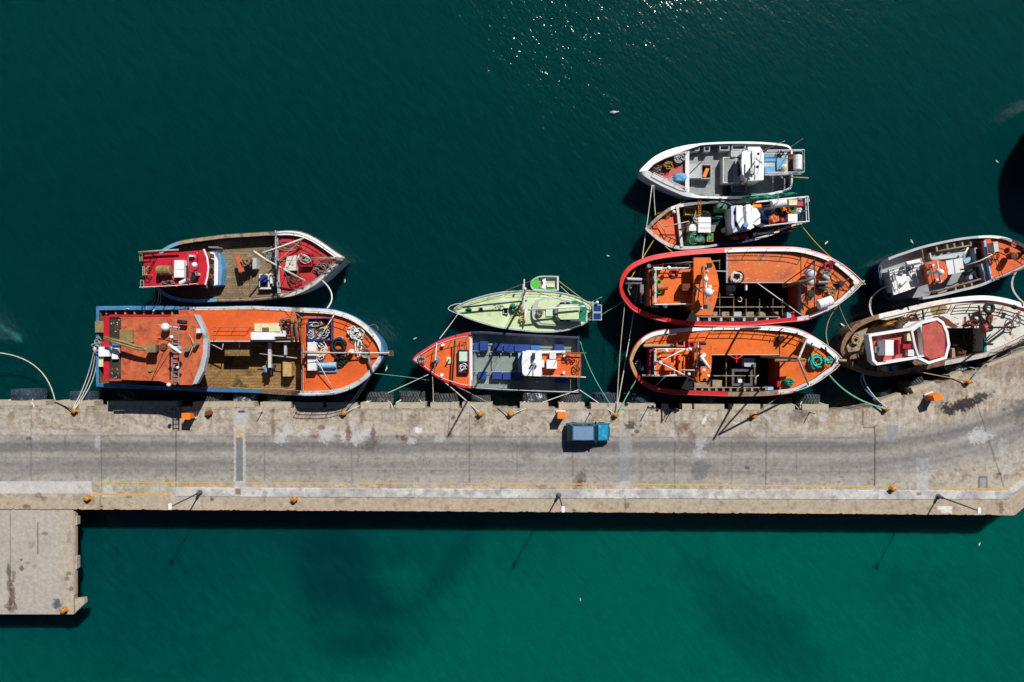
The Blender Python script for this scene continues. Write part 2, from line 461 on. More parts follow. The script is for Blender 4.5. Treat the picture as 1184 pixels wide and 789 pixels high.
    def rail(s, side, a, b, h=1.0, bars=2, gap=1.4, r=.035, mat='white', inset=.12):
        m = MB(); m.rail(s.edge(side, a, b, inset), h, bars, gap, r); return s.t.put('railing', m, mat)
    def strake(s, mat='red_cap', r=.08, dz=-.08, a=None, b=None):
        m = MB()
        for f, sg in ((s.yU, 1), (s.yL, -1)):
            m.tube([(x, f(x) + sg * .06, s.zg(x) + dz) for x in s.xs], r, 5)
        s.t.put('rubbing_strake', m, mat)

# loose gear ------------------------------------------------------
def fish_bin(F, q, z0, h, mat, label, group='fish bins on the boats', inner='black', fill=None, name='fish_bin', cat='bin', lid=None):
    X = F.r(q, z0 + h); c = F((q[0] + q[2]) / 2, (q[1] + q[3]) / 2, z0 + h)
    t = Thing(name, label, cat, (c[0], c[1], z0), group)
    m = MB(); ring_mesh(m, X, z0, .07); t.put('side_wall', m, mat)
    m = MB(); m.prism([(c[0] + (p[0] - c[0]) * .9, c[1] + (p[1] - c[1]) * .9, z0 + .04) for p in X], z0 + .01); t.put('base', m, mat)
    if lid:
        m = MB(); m.prism([(c[0] + (p[0] - c[0]) * .99, c[1] + (p[1] - c[1]) * .99, z0 + h + .06) for p in X], z0 + h + .005); t.put('lid', m, lid)
    return t
def crate(F, q, z1, z0, mat, label, name='storage_box', cat='box', group=None, strap=None, lid=None):
    c = F((q[0] + q[2]) / 2, (q[1] + q[3]) / 2, z1); t = Thing(name, label, cat, (c[0], c[1], z0), group)
    X = F.r(q, z1); m = MB(); m.prism(X, z0); t.put('body', m, mat)
    m = MB(); m.prism([(c[0] + (p[0] - c[0]) * 1.05, c[1] + (p[1] - c[1]) * 1.05, z1 + .07) for p in X], z1 + .004); t.put('lid', m, lid or mat)
    return t
def coil(F, x, y, z, R, mat, label, turns=4, r=.045, jit=.12, seed=1, name='rope_coil', ry=1, cat='rope coil'):
    X = F(x, y, z); m = MB(); m.coil(X[0], X[1], z, R, r, turns, seed, jit, ry=ry); return single(name, label, cat, m, mat, 'coils of rope on the boats')
def tangle(F, x, y, z, rx, ry, mat, label, k=60, r=.04, seed=1, name='rope_pile', h=.3, cat='rope pile', group='rope piles on the boats'):
    X = F(x, y, z); m = MB(); m.tangle(X[0], X[1], z, rx, ry, r, k, seed, h); return single(name, label, cat, m, mat, group)
def net(F, x, y, z, rx, ry, h, mat, label, seed=1, rot=0, name='fishing_net', cat='fishing net', lump=.35, box=False, rope=None, k=60, group='fishing nets on the boats'):
    X = F(x, y, z); t = Thing(name, label, cat, (X[0], X[1], z), group)
    m = MB(); m.heap(X[0], X[1], z, rx, ry, h, seed, rot, lump=lump, box=box); t.put('mesh_heap', m, mat)
    if rope:
        m = MB(); m.tangle(X[0], X[1], z + h * .75, rx * .9, ry * .9, .035, k, seed + 3, h * .5); t.put('line', m, rope)
    return t
def barrel(F, x, y, z0, z1, r, mat, label, lid=None, group='drums on the boats'):
    X = F(x, y, z1); t = Thing('barrel', label, 'barrel', (X[0], X[1], z0), group)
    m = MB(); m.lathe(X[0], X[1], [(r * .9, z0), (r, z0 + .1), (r * .98, z0 + (z1 - z0) * .33), (r * 1.04, z0 + (z1 - z0) * .36), (r * .98, z0 + (z1 - z0) * .4), (r, z1 - .08), (r * .94, z1), (r * .86, z1), (r * .84, z1 - .04)]); t.put('drum', m, mat)
    m = MB(); m.cyl(X[0] + r * .5, X[1], z1 - .05, z1 + .02, .06, n=8); t.put('bung', m, lid or 'black')
    return t
def rope(a, b, mat, label, sag=.6, r=.04, side=(0, 0), strands=1, group='mooring ropes', k=16, name='mooring_rope'):
    """a, b: (Frame, x, y, z)"""
    A, B = Vector(a[0](*a[1:])), Vector(b[0](*b[1:])); m = MB()
    for q in range(strands):
        o = Vector(((q - (strands - 1) / 2) * .16, 0, 0)); pts = []
        for i in range(k + 1):
            t = i / k; w = 4 * t * (1 - t); p = A.lerp(B, t) + o * (.4 + w); p.z -= sag * w * (1 + .25 * q); p.x += side[0] * w; p.y += side[1] * w
            p.z = max(p.z, .03); pts.append(p)
        m.tube(pts, r, 6)
    m.smooth = True
    return single(name, label, 'rope', m, mat, group, base=tuple(A))
# ================================================================ SETTING
sc = bpy.context.scene
w = bpy.data.worlds.new("World"); sc.world = w; w.use_nodes = True
SUN_AZ = math.atan2(.48, .877); SUN_EL = math.radians(45)
sk = w.node_tree.nodes.new('ShaderNodeTexSky'); sk.sky_type = 'NISHITA'; sk.sun_disc = False
sk.air_density = .5; sk.dust_density = .3; sk.sun_elevation = SUN_EL; sk.sun_rotation = SUN_AZ
bg = w.node_tree.nodes['Background']; bg.inputs['Strength'].default_value = .05
w.node_tree.links.new(sk.outputs[0], bg.inputs[0])
ld = bpy.data.lights.new('sun', 'SUN'); ld.energy = 5.0; ld.angle = math.radians(.5); ld.color = (1, .965, .915)
lo = bpy.data.objects.new('sun', ld); C.objects.link(lo); lo.location = (20, 40, 60)
sd = Vector((math.sin(SUN_AZ) * math.cos(SUN_EL), math.cos(SUN_AZ) * math.cos(SUN_EL), math.sin(SUN_EL)))
lo.rotation_euler = sd.to_track_quat('Z', 'Y').to_euler()
cd = bpy.data.cameras.new('camera'); cam = bpy.data.objects.new('camera', cd); C.objects.link(cam)
cam.location = (0, 0, CAMZ); cam.rotation_euler = (0, 0, 0); cd.sensor_width = 36; cd.lens = FPX / 1184 * 36; cd.clip_end = 3000
sc.camera = cam
sc.view_settings.view_transform = 'Standard'; sc.view_settings.look = 'None'; sc.view_settings.gamma = 1; sc.view_settings.exposure = -.02
sc.cycles.diffuse_bounces = 2

# ---- numpy value noise
def _h(i, j, s):
    v = np.sin(i * 127.1 + j * 311.7 + s * 74.7) * 43758.5453; return v - np.floor(v)
def vn(x, y, s=0):
    i, j = np.floor(x), np.floor(y); u, v = x - i, y - j; u = u * u * (3 - 2 * u); v = v * v * (3 - 2 * v)
    return (_h(i, j, s) * (1 - u) + _h(i + 1, j, s) * u) * (1 - v) + (_h(i, j + 1, s) * (1 - u) + _h(i + 1, j + 1, s) * u) * v
def fbm(x, y, s=0, o=4):
    r = 0; a = .5; t = 0
    for k in range(o): r = r + a * vn(x * 2 ** k, y * 2 ** k, s + k * 13); t += a; a *= .55
    return r / t
def sm(a, b, x): t = np.clip((x - a) / (b - a), 0, 1); return t * t * (3 - 2 * t)
def L3(r, g, b): return np.array([lin(r), lin(g), lin(b)])
def lay(col, mask, c): return col * (1 - mask[..., None]) + np.array(c) * mask[..., None]

def grid_mesh(name, X, Y, Z, col, mat, skirt=None):
    ny, nx = X.shape; v = np.stack([X, Y, Z], -1).reshape(-1, 3)
    i = np.arange(nx * ny).reshape(ny, nx)
    f = np.stack([i[:-1, :-1], i[:-1, 1:], i[1:, 1:], i[1:, :-1]], -1).reshape(-1, 4)
    me = bpy.data.meshes.new(name)
    me.from_pydata(v.tolist(), [], f.tolist())
    at = me.color_attributes.new('tone', 'FLOAT_COLOR', 'POINT')
    rgba = np.ones((nx * ny, 4), np.float32); rgba[:, :3] = col.reshape(-1, 3); at.data.foreach_set('color', rgba.ravel())
    me.materials.append(mat); me.update()
    if me.polygons[0].normal.z < 0: me.flip_normals()
    o = bpy.data.objects.new(name, me); C.objects.link(o); return o

# ---- water
def water_mat():
    m = bpy.data.materials.new('harbour_water'); m.use_nodes = True; nt = m.node_tree; N = nt.nodes; L = nt.links; bs = N['Principled BSDF']
    a = N.new('ShaderNodeVertexColor'); a.layer_name = 'tone'; 
    g0 = N.new('ShaderNodeNewGeometry'); mp0 = N.new('ShaderNodeMapping'); mp0.vector_type = 'TEXTURE'; mp0.inputs['Rotation'].default_value = (0, 0, math.radians(38)); mp0.inputs['Scale'].default_value = (1, 3.2, 1); L.new(g0.outputs['Position'], mp0.inputs['Vector'])
    n0 = N.new('ShaderNodeTexNoise'); n0.inputs['Scale'].default_value = 1.3; n0.inputs['Detail'].default_value = 5; n0.inputs['Roughness'].default_value = .65; L.new(mp0.outputs['Vector'], n0.inputs['Vector'])
    r0 = N.new('ShaderNodeMapRange'); r0.inputs['From Min'].default_value = .3; r0.inputs['From Max'].default_value = .7; r0.inputs['To Min'].default_value = .87; r0.inputs['To Max'].default_value = 1.12; L.new(n0.outputs['Fac'], r0.inputs['Value'])  # wave shading and sky reflection on ripples, put into the base colour
    v0 = N.new('ShaderNodeVectorMath'); v0.operation = 'SCALE'; L.new(a.outputs['Color'], v0.inputs[0]); L.new(r0.outputs['Result'], v0.inputs['Scale']); L.new(v0.outputs[0], bs.inputs['Base Color'])
    bs.inputs['Roughness'].default_value = .1; bs.inputs['IOR'].default_value = 1.33
    bs.inputs['Subsurface Weight'].default_value = 1; bs.inputs['Subsurface Radius'].default_value = (.4, 1, 1); bs.inputs['Subsurface Scale'].default_value = 3.6
    g = N.new('ShaderNodeNewGeometry'); hs = []
    for rot, sc_, sx, amp in ((36, 3.4, .36, .55), (48, .9, .4, .9), (22, 7.5, .5, .2)):
        mp = N.new('ShaderNodeMapping'); mp.vector_type = 'TEXTURE'; mp.inputs['Rotation'].default_value = (0, 0, math.radians(rot)); mp.inputs['Scale'].default_value = (1, 1 / sx, 1)
        L.new(g.outputs['Position'], mp.inputs['Vector']); n = N.new('ShaderNodeTexNoise'); n.inputs['Scale'].default_value = sc_; n.inputs['Detail'].default_value = 2.5
        L.new(mp.outputs['Vector'], n.inputs['Vector'])
        mu = N.new('ShaderNodeMath'); mu.operation = 'MULTIPLY'; mu.inputs[1].default_value = amp; L.new(n.outputs['Fac'], mu.inputs[0]); hs.append(mu.outputs[0])
    s1 = N.new('ShaderNodeMath'); L.new(hs[0], s1.inputs[0]); L.new(hs[1], s1.inputs[1]); s2 = N.new('ShaderNodeMath'); L.new(s1.outputs[0], s2.inputs[0]); L.new(hs[2], s2.inputs[1])
    # calm and ruffled areas
    pn = N.new('ShaderNodeTexNoise'); pn.inputs['Scale'].default_value = .05; L.new(g.outputs['Position'], pn.inputs['Vector'])
    mr = N.new('ShaderNodeMapRange'); mr.inputs['From Min'].default_value = .35; mr.inputs['From Max'].default_value = .65; mr.inputs['To Min'].default_value = .6; mr.inputs['To Max'].default_value = 1.0
    L.new(pn.outputs['Fac'], mr.inputs['Value'])
    b = N.new('ShaderNodeBump'); b.inputs['Distance'].default_value = .095; L.new(s2.outputs[0], b.inputs['Height']); L.new(mr.outputs['Result'], b.inputs['Strength'])
    L.new(b.outputs['Normal'], bs.inputs['Normal']); return m
def water():
    px = np.concatenate([[-9000, -3000, -900], np.linspace(-300, 1480, 360), [2100, 4000, 10000]])
    py = np.concatenate([[-9000, -3000, -900], np.linspace(-250, 1040, 260), [1700, 4000, 10000]])
    PXg, PYg = np.meshgrid(px, py); k = CAMZ / FPX
    X, Y = (PXg - CX) * k, (CY - PYg) * k
    cx, cy = np.clip(PXg, -300, 1480), np.clip(PYg, -250, 1040)
    n = fbm(cx / 90, cy / 90, 3); n2 = fbm(cx / 300 + 5, cy / 200, 9)
    top = L3(0, 50, 52); topl = L3(0, 54, 55)
    col = np.zeros(X.shape + (3,)) + top
    col = lay(col, sm(.3, .7, n2) * .6, topl)
    col = lay(col, sm(300, 20, cy) * .5, L3(0, 63, 60))
    low = sm(470, 620, cy); dl = L3(0, 66, 68)
    col = lay(col, low, dl)
    g = sm(0, 1, (cy - 600) / 200 * .5 + sm(100, 850, cx) * .9 - .05 + (n2 - .5) * .4) * low
    col = lay(col, g, L3(0, 93, 81))
    col = lay(col, sm(1050, 1250, cx) * low * .5, L3(0, 80, 72))
    for x, y, rx, ry, a, ro in ((395, 665, 62, 44, .72, .5), (440, 705, 74, 36, .75, .2), (418, 745, 66, 32, .7, -.2), (520, 655, 75, 20, .5, -.95), (850, 690, 110, 34, .3, .7), (1040, 680, 80, 40, .25, 0), (900, 745, 80, 32, .22, .5), (350, 620, 90, 30, .3, .2), (465, 640, 80, 22, .3, 0)):
        dx, dy = cx - x, cy - y; u = dx * math.cos(ro) + dy * math.sin(ro); v = -dx * math.sin(ro) + dy * math.cos(ro)
        d = np.sqrt((u / rx) ** 2 + (v / ry) ** 2) + (n - .5) * 1.6
        col = lay(col, sm(1.35, .3, d) * a, L3(0, 52, 58))
    # streaky ripples south of the quay: sky reflection put into the colour
    st = fbm(cx / 8 + cy / 30, cy / 5 - cx / 24, 5, 3)
    col = col * (1 + ((st - .5) * .22 * low)[..., None])
    # churned water from an outflow at the left
    d = np.abs((cy - 376) - (cx + 2) * .62) ; d2 = np.hypot(cx - 21, cy - 391)
    col = lay(col, np.clip(sm(4.5, 0, d) * sm(26, 18, cx) * sm(-6, 4, cx) * .28 * (n + .5) + sm(7, 1, d2) * .35, 0, .5), L3(60, 150, 150))
    o = grid_mesh('water', X, Y, np.zeros_like(X), np.clip(col, 0, 1), water_mat()); structure(o)
water()

# ---- quay
YU = [(-400, 468.5), (0, 469.2), (200, 470.3), (400, 472.2), (600, 472.6), (800, 473.6), (985, 474.2), (1014, 469.5), (1060, 454), (1083, 444.5), (1131, 427.5), (1184, 410), (1300, 366), (1500, 285)]
YL = [(-400, 588), (0, 588.8), (200, 589.8), (600, 592), (1000, 594.5), (1173, 596), (1184, 587), (1300, 500), (1400, 425), (1500, 350)]
S1 = [(-400, 562), (200, 564), (600, 566), (1000, 566.8), (1163.8, 568), (1184, 551.5), (1300, 468), (1500, 320)]   # top of cement strip
S2 = [(-400, 574), (200, 574), (600, 576.2), (1000, 577.6), (1163.8, 577.5), (1184, 561), (1300, 478), (1500, 332)]
def ip(T, x): return np.interp(x, [a for a, _ in T], [b for _, b in T])

def concrete_mat(name='quay_concrete', attr=True, c=(170, 160, 145)):
    m = bpy.data.materials.new(name); m.use_nodes = True; nt = m.node_tree; N = nt.nodes; L = nt.links; bs = N['Principled BSDF']
    bs.inputs['Roughness'].default_value = .85
    g = N.new('ShaderNodeNewGeometry')
    n = N.new('ShaderNodeTexNoise'); n.inputs['Scale'].default_value = 2.5; n.inputs['Detail'].default_value = 9; n.inputs['Roughness'].default_value = .7; L.new(g.outputs['Position'], n.inputs['Vector'])
    r = N.new('ShaderNodeMapRange'); r.inputs['From Min'].default_value = .25; r.inputs['From Max'].default_value = .75; r.inputs['To Min'].default_value = .7; r.inputs['To Max'].default_value = 1.27; L.new(n.outputs['Fac'], r.inputs['Value'])
    x = N.new('ShaderNodeVectorMath'); x.operation = 'SCALE'
    if attr: a = N.new('ShaderNodeVertexColor'); a.layer_name = 'tone'; L.new(a.outputs['Color'], x.inputs[0])
    else: x.inputs[0].default_value = rgb(*c)[:3]
    L.new(r.outputs['Result'], x.inputs['Scale']); L.new(x.outputs[0], bs.inputs['Base Color'])
    b = N.new('ShaderNodeBump'); b.inputs['Strength'].default_value = .35; b.inputs['Distance'].default_value = .04; L.new(n.outputs['Fac'], b.inputs['Height']); L.new(b.outputs['Normal'], bs.inputs['Normal'])
    return m
CONC = concrete_mat(); MATS['ledge_concrete'] = concrete_mat('ledge_concrete', False, (176, 165, 144)); MATS['curb_concrete'] = concrete_mat('curb_concrete', False, (188, 182, 172))

def blob(cx, cy, n, x, y, rx, ry, ro=0, rough=2.6):
    rx, ry = rx * 1.12, ry * 1.12
    dx, dy = cx - x, cy - y; u = dx * math.cos(ro) + dy * math.sin(ro); v = -dx * math.sin(ro) + dy * math.cos(ro)
    return sm(1.25, .75, np.sqrt((u / rx) ** 2 + (v / ry) ** 2) + (n - .5) * rough)
def rect(cx, cy, n, x0, y0, x1, y1, e=1.0, rough=2):
    q = (n - .5) * rough; return sm(-e, e * .2, cx - x0 + q) * sm(-e, e * .2, x1 - cx + q) * sm(-e, e * .2, cy - y0 + q) * sm(-e, e * .2, y1 - cy + q)
def seam(cx, cy, x, y0, y1, n, wd=.55, slope=0):
    return sm(wd + .6, wd * .3, np.abs(cx - x - (cy - y0) * slope - (n - .5) * 1.2)) * sm(y0 - 1, y0 + 1, cy) * sm(y1 + 1, y1 - 1, cy)

def quay():
    ncol, nrow = 1500, 150
    px = np.linspace(-250, 1420, ncol); t = np.linspace(0, 1, nrow)[:, None]
    cx = np.repeat(px[None], nrow, 0); chip = lambda q: (fbm(px / 4 + q, px * 0 + q, 61, 3) - .5) * .9 - sm(.66, .72, fbm(px / 3 + q * 3, px * 0, 62, 2)) * .7
    cy = (ip(YU, px) - chip(1))[None] * (1 - t) + (ip(YL, px) + chip(9))[None] * t
    k = (CAMZ - QZ) / FPX; X, Y = (cx - CX) * k, (CY - cy) * k
    nf = fbm(cx / 6, cy / 6, 1, 4); nm = fbm(cx / 22, cy / 18, 2, 4); nl = fbm(cx / 90, cy / 50, 4, 3); nt = fbm(cx / 1.7, cy / 1.7, 8, 2); nb = .45 * fbm(cx / 5, cy / 5, 1, 4) + .55 * fbm(cx / 1.9, cy / 1.9, 9, 3)
    col = np.zeros(X.shape + (3,)) + L3(178, 169, 156)
    col = lay(col, sm(.35, .7, nm) * .55, L3(188, 174, 150)); col = lay(col, sm(.45, .75, nl) * .4, L3(160, 152, 142))
    col = lay(col, sm(.62, .8, nf) * .45, L3(150, 132, 110))
    bend = -42 * np.clip((cx - 975) / 209, 0, 2) ** 1.8; by = cy - bend
    # traffic-greyed carriageway, darker wheel tracks that run along the quay
    road = sm(498, 512, by + (nm - .5) * 16) * sm(566, 552, by + (nm - .5) * 6)
    col = lay(col, road * .8, L3(154, 151, 148))
    st = fbm(cx / 60, by / 2.2, 6, 4)
    for y, s_, a in ((515, 4.5, .85), (521, 3.5, .5), (537, 6, .5), (546, 3, .3), (506, 3, .25)):
        amp = a * (.55 + .9 * fbm(cx / 130 + y, cx * 0, 3, 2)) * (.6 + .8 * (st))
        col = lay(col, np.clip(np.exp(-((by - y - (nl - .5) * 5) / s_) ** 2) * amp, 0, .8), L3(98, 97, 98))
    col = col * (1 + ((st - .5) * .28 * road)[..., None])
    # curved tyre marks left
    for dy in (0, 9):
        yy = 520 + dy + np.clip((150 - cx) / 150, 0, 2) ** 2 * 34
        col = lay(col, np.exp(-((cy - yy) / 3) ** 2) * .28 * sm(200, 110, cx), L3(112, 110, 108))
    cell = fbm(cx / 3.2, cy / 3.2, 31, 3); big = fbm(cx / 40, cy / 26, 32, 3)
    col = lay(col, sm(.58, .68, cell) * sm(.42, .62, big) * .5 * (1 - road * .6), L3(112, 94, 76)); col = lay(col, sm(.60, .68, cell[:, ::-1]) * sm(.45, .6, big[:, ::-1]) * .4 * (1 - road * .85), L3(204, 200, 192)); col = lay(col, sm(.55, .62, fbm(cx / 11, cy / 8, 35, 5)) * sm(.5, .6, fbm(cx / 60, cy / 40, 36, 2)) * (1 - road) * .5, L3(144, 140, 134))
    col = lay(col, sm(.56, .66, fbm(cx / 9, cy / 7, 71, 5)) * (1 - road * .8) * .35, L3(140, 116, 90)); col = lay(col, sm(.60, .68, fbm(cx / 14, cy / 9, 72, 5)) * .22, L3(112, 108, 104))
    spk = fbm(cx / .9, cy / .9, 51, 2); col = lay(col, sm(.74, .84, spk) * sm(.35, .6, nm) * .55, L3(84, 72, 62)); col = lay(col, sm(.76, .86, 1 - spk) * .3 * (1 - road), L3(214, 208, 196))
    runs = fbm(cx / 2.5, cy / 22, 45, 3); col = lay(col, sm(.54, .64, runs) * sm(506, 476, cy) * .5, L3(132, 112, 88)); col = lay(col, sm(.54, .64, runs) * sm(576, 590, cy) * .45, L3(126, 100, 76))
    a_ = fbm(cx / 4.5, cy / 4.5, 81, 5); b_ = fbm(cx / 30, cy / 14, 82, 3); col = lay(col, sm(.60, .64, a_) * sm(.5, .58, b_) * .3, L3(110, 82, 62)); col = lay(col, sm(.62, .66, fbm(cx / 7, cy / 5, 83, 5)) * sm(.5, .6, b_[:, ::-1]) * .25, L3(96, 92, 90)); col = lay(col, sm(.60, .63, fbm(cx / 8, cy / 7, 84, 5)) * sm(.48, .55, fbm(cx / 50, cy / 30, 85, 2)) * (1 - road * .8) * .4, L3(196, 193, 188))
    # beige inland strip beneath the curb
    s1, s2 = ip(S1, cx), ip(S2, cx)
    low = sm(0, 1.2, cy - s2); col = lay(col, low * .85, L3(174, 159, 138)); col = lay(col, low * sm(.55, .8, nf) * .6, L3(140, 112, 86)); col = lay(col, low * sm(.5, .9, nm) * .5, L3(192, 180, 160))
    # left end: pale grey wedge of newer concrete
    wedge = rect(cx, cy, nt, -400, 557, 106 + 0, 570.5, .6, .5); wedge = wedge * sm(0, 2, 113 - cx - (570 - cy) * -.0 + (cy - 557) * .35 - 3)
    col = lay(col, wedge * .9, L3(194, 191, 186))
    strip = ((cy > s1) & (cy < s2) & (cx > 203)).astype(float)
    sc_ = np.zeros(col.shape) + L3(200, 198, 194); sc_ = lay(sc_, sm(.4, .65, nm) * .7, L3(158, 158, 160)); sc_ = lay(sc_, sm(.5, .7, nf) * .5, L3(132, 132, 136)); sc_ = lay(sc_, sm(.6, .7, nl) * .4, L3(170, 164, 150))
    col = col * (1 - strip[..., None]) + sc_ * strip[..., None]
    col = lay(col, rect(cx, cy, nt, 198, 564, 232, 588, .8, 1) * .5, L3(182, 176, 166))
    # cast joints
    J = L3(50, 46, 44)
    for x, y0, y1, a, sl in ((36, 469, 556, .4, 0), (203.5, 472, 563, .7, 0), (117, 505, 570, .5, .01), (116, 570, 590, .6, 0), (306, 505, 556, .4, 0), (543, 473, 562, .6, -.004), (598, 515, 546, .4, 0), (662, 512, 562, .45, .01), (780, 473, 565, .55, 0), (846, 505, 562, .3, 0), (886, 500, 564, .6, -.01), (921, 520, 545, .35, 0), (1011.5, 492.5, 563, .95, 0), (998, 474, 492, .7, 0), (406, 500, 560, .35, .02), (1126, 455, 563, .6, .32), (723, 573, 592, .5, 0), (306, 564, 590, .2, 0), (445, 475, 560, .12, 0), (362, 475, 560, .15, 0), (740, 475, 560, .12, 0), (960, 475, 560, .15, 0), (1060, 480, 565, .12, 0), (75, 505, 516, .5, 0)):
        col = lay(col, seam(cx, cy, x, y0, y1, nf, .55, sl) * a, J)
    for y0, x0, x1, a in ((504.5, 0, 1000, .28), (486, 200, 1000, .16), (497, 60, 100, .4), (473.8, 0, 900, .3), (492.5, 998, 1011, .7), (544, -50, 1100, .14), (530, -50, 1100, .10)):
        col = lay(col, sm(1.0, .2, np.abs(cy - y0 - (cx - 300) * .003 - (nf - .5) * 1)) * sm(x0 - 1, x0 + 1, cx) * sm(x1 + 1, x1 - 1, cx) * a, J)
    # trench with loose lid
    col = lay(col, rect(cx, cy, nt, 270.5, 474, 283.5, 572, .6, 2) * .8, L3(188, 184, 176))
    col = lay(col, rect(cx, cy, nt, 273, 506, 280.5, 556, .6, 1) * .85, L3(104, 106, 110)); col = lay(col, rect(cx, cy, nt, 273, 497, 279, 506, .6, 1) * .8, L3(196, 160, 110))
    col = lay(col, blob(cx, cy, nb, 279, 482, 7, 9) * .7, L3(176, 176, 178)); col = lay(col, rect(cx, cy, nt, 276, 475, 283, 477.5, .5, 1) * .9, L3(60, 36, 30)); col = lay(col, rect(cx, cy, nt, 272.5, 565, 278.5, 572, .5, .3) * .8, L3(110, 92, 70))
    # cement patches
    P = L3(192, 192, 192)
    for x, y, rx, ry, a in ((325, 505, 8, 6, .7), (333, 497, 7, 6, .6), (351, 501, 5, 5, .7), (378, 502, 9, 8, .7), (392, 502, 7, 3, .6), (414, 506, 13, 7, .75), (426, 500, 7, 5, .5), (407, 490, 4, 8, .5), (475.5, 509.5, 4.5, 4, .5), (484, 497, 4, 3, .7), (508, 507, 5, 4, .5), (553, 473, 12, 3.5, .5), (42, 501, 6, 6, .4), (113, 508, 3, 12, .45), (672, 481, 6, 6, .35), (778, 500, 3, 7, .5), (952, 483, 4.5, 5, .6), (931, 497, 3.5, 9, .45), (812, 512, 6, 6, .4), (809, 524, 6, 7, .4), (885, 497, 6, 12, .3), (1133, 505, 12, 8, .7), (1160, 520, 5, 12, .3), (124, 567, 6, 6, .4), (130, 555, 6, 6, .25), (400, 505, 4, 4, .5)):
        col = lay(col, blob(cx, cy, nb, x, y, rx, ry) * a, P)
    col = lay(col, rect(cx, cy, nt, 716.5, 496, 730, 529, 1, 3) * .55, L3(160, 160, 162)); col = lay(col, rect(cx, cy, nt, 715.5, 529, 727, 560, 1, 3) * .7, L3(140, 142, 146)); col = lay(col, blob(cx, cy, nb, 721, 561, 8, 4) * .7, L3(190, 188, 184))
    col = lay(col, rect(cx, cy, nt, 1025, 492, 1038, 511, .7, 1) * .7, L3(138, 138, 142)); col = lay(col, rect(cx, cy, nt, 1060, 530, 1073, 566, 1, 2) * .8, L3(182, 180, 178)); col = lay(col, blob(cx, cy, nb, 1066, 537, 9, 8) * .5, L3(120, 120, 124))
    col = lay(col, rect(cx, cy, nt, 1131, 551, 1141.5, 565.5, .5, .5) * .8, L3(84, 88, 92)); col = lay(col, rect(cx, cy, nt, 1133.5, 553, 1140, 566, .5, .5) * .8, L3(160, 160, 162))
    col = lay(col, blob(cx, cy, nb, 810, 543, 8, 10) * .6, L3(96, 98, 102))
    for (x0, y0, x1, y1) in ((1084, 585.8, 1100.5, 589.2), (1089, 590, 1100.5, 593), (480, 494.5, 487.5, 500)): col = lay(col, rect(cx, cy, nt, x0, y0, x1, y1, .4, .6) * .85, L3(222, 222, 220))
    for i in range(5): col = lay(col, blob(cx, cy, nb, 817 - i * 1.0, 480 + i * 2.3, 1.6, 1.4) * .8, L3(220, 218, 212))
    # stains: oil, rust
    O = L3(40, 36, 36)
    for x, y, rx, ry, ro, a in ((1102, 472, 13, 6, -.1, .95), (1116, 467, 15, 6, -.3, .95), (1132, 460, 12, 4.5, -.3, .9), (1096, 474, 6, 4, 0, .8), (729, 492, 5.5, 4, 0, .8), (736, 499, 2, 2, 0, .7), (741, 492, 1.4, 1.4, 0, .7), (731, 503, 2, 1.5, 0, .6), (923, 480, 8, 8, 0, .45), (929, 476, 10, 5, 0, .3), (941, 491, 5, 7, 0, .35), (1178, 476, 8, 14, 0, .4), (1161, 474, 2, 2, 0, .7), (800, 505, 3, 8, 0, .3), (607, 521, 6, 10, 0, .2), (671, 553, 5, 7, .4, .5), (860, 505, 12, 5, 0, .25), (880, 492, 6, 6, 0, .3), (863, 541, 3, 1.5, .5, .7), (33, 507, 3, 1.5, 0, .6), (427, 512, 9, 8, 0, .35), (431, 566, 1, 4, 0, .3), (1155, 548, 2.2, 1.6, 0, .7)):
        col = lay(col, blob(cx, cy, nb, x, y, rx, ry, ro) * a, O)
    R = L3(96, 58, 36); rs = random.Random(5)
    for x, y, rx, ry, a in ((372, 494, 3.5, 3, .7), (403, 500, 2.5, 9, .75), (432, 501, 2.5, 9, .7), (418, 482, 3, 6, .45), (364, 505, 5, 3, .5), (390, 504, 4, 2, .5), (467, 508, 3.5, 4, .8), (459, 505, 1.6, 1.6, .8), (241, 478.5, 3.2, 3.8, .8), (315, 475, 3, 2, .6), (316, 497, 2, 8, .5), (524, 483, 1.8, 2, .8), (521, 500, 2.5, 6, .5), (671, 558, 3.5, 4, .7), (788, 495, 7, 6, .5), (794, 494, 4, 4, .6), (800, 502, 5, 3, .4), (772, 488, 4, 2, .2), (245, 577.5, 2.2, 1.8, .8), (725, 585, 2.5, 3, .6), (568, 590.5, 3, 1.6, .7), (663, 591, 3, 2, .8), (886, 494, 2.5, 8, .4), (45, 573, 5, 2.5, .5), (51, 577, 3, 3, .5), (31, 586, 4, 2, .7), (97, 577, 10, 6, .25), (150, 575, 3, 1.5, .6), (118, 586, 1.6, 2, .8), (1062, 571.5, 2.5, 2, .7), (1158, 588, 2, 7, .6), (1154, 583, 3, 2, .4), (1130, 575, 8, 6, .15), (707, 487, 2, 2, .6), (960, 475, 10, 3, .3), (1090, 452, 26, 12, .25), (1160, 425, 30, 12, .35)):
        col = lay(col, blob(cx, cy, nb, x, y, rx, ry) * a, R)
    crk = np.abs(fbm(cx / 26, cy / 18, 41, 4) - .5); col = lay(col, sm(.006, .001, crk) * sm(.5, .62, fbm(cx / 70, cy / 40, 42, 2)) * .5, J)
    crk = np.abs(fbm(cx / 90, cy / 9, 43, 3) - .5); col = lay(col, sm(.010, .002, crk) * road * sm(.45, .6, big) * .3, L3(96, 94, 94))
    sp = sm(.80, .88, nt) * sm(.45, .65, nm); col = lay(col, sp * .5, L3(96, 80, 66))
    edge = sm(3, 0, cy - ip(YU, cx)); col = lay(col, edge * .3, L3(150, 130, 104)); ed2 = sm(2.2, .6, ip(YL, cx) - cy); col = lay(col, ed2 * .45, L3(200, 150, 110))
    Z = QZ + strip * .05
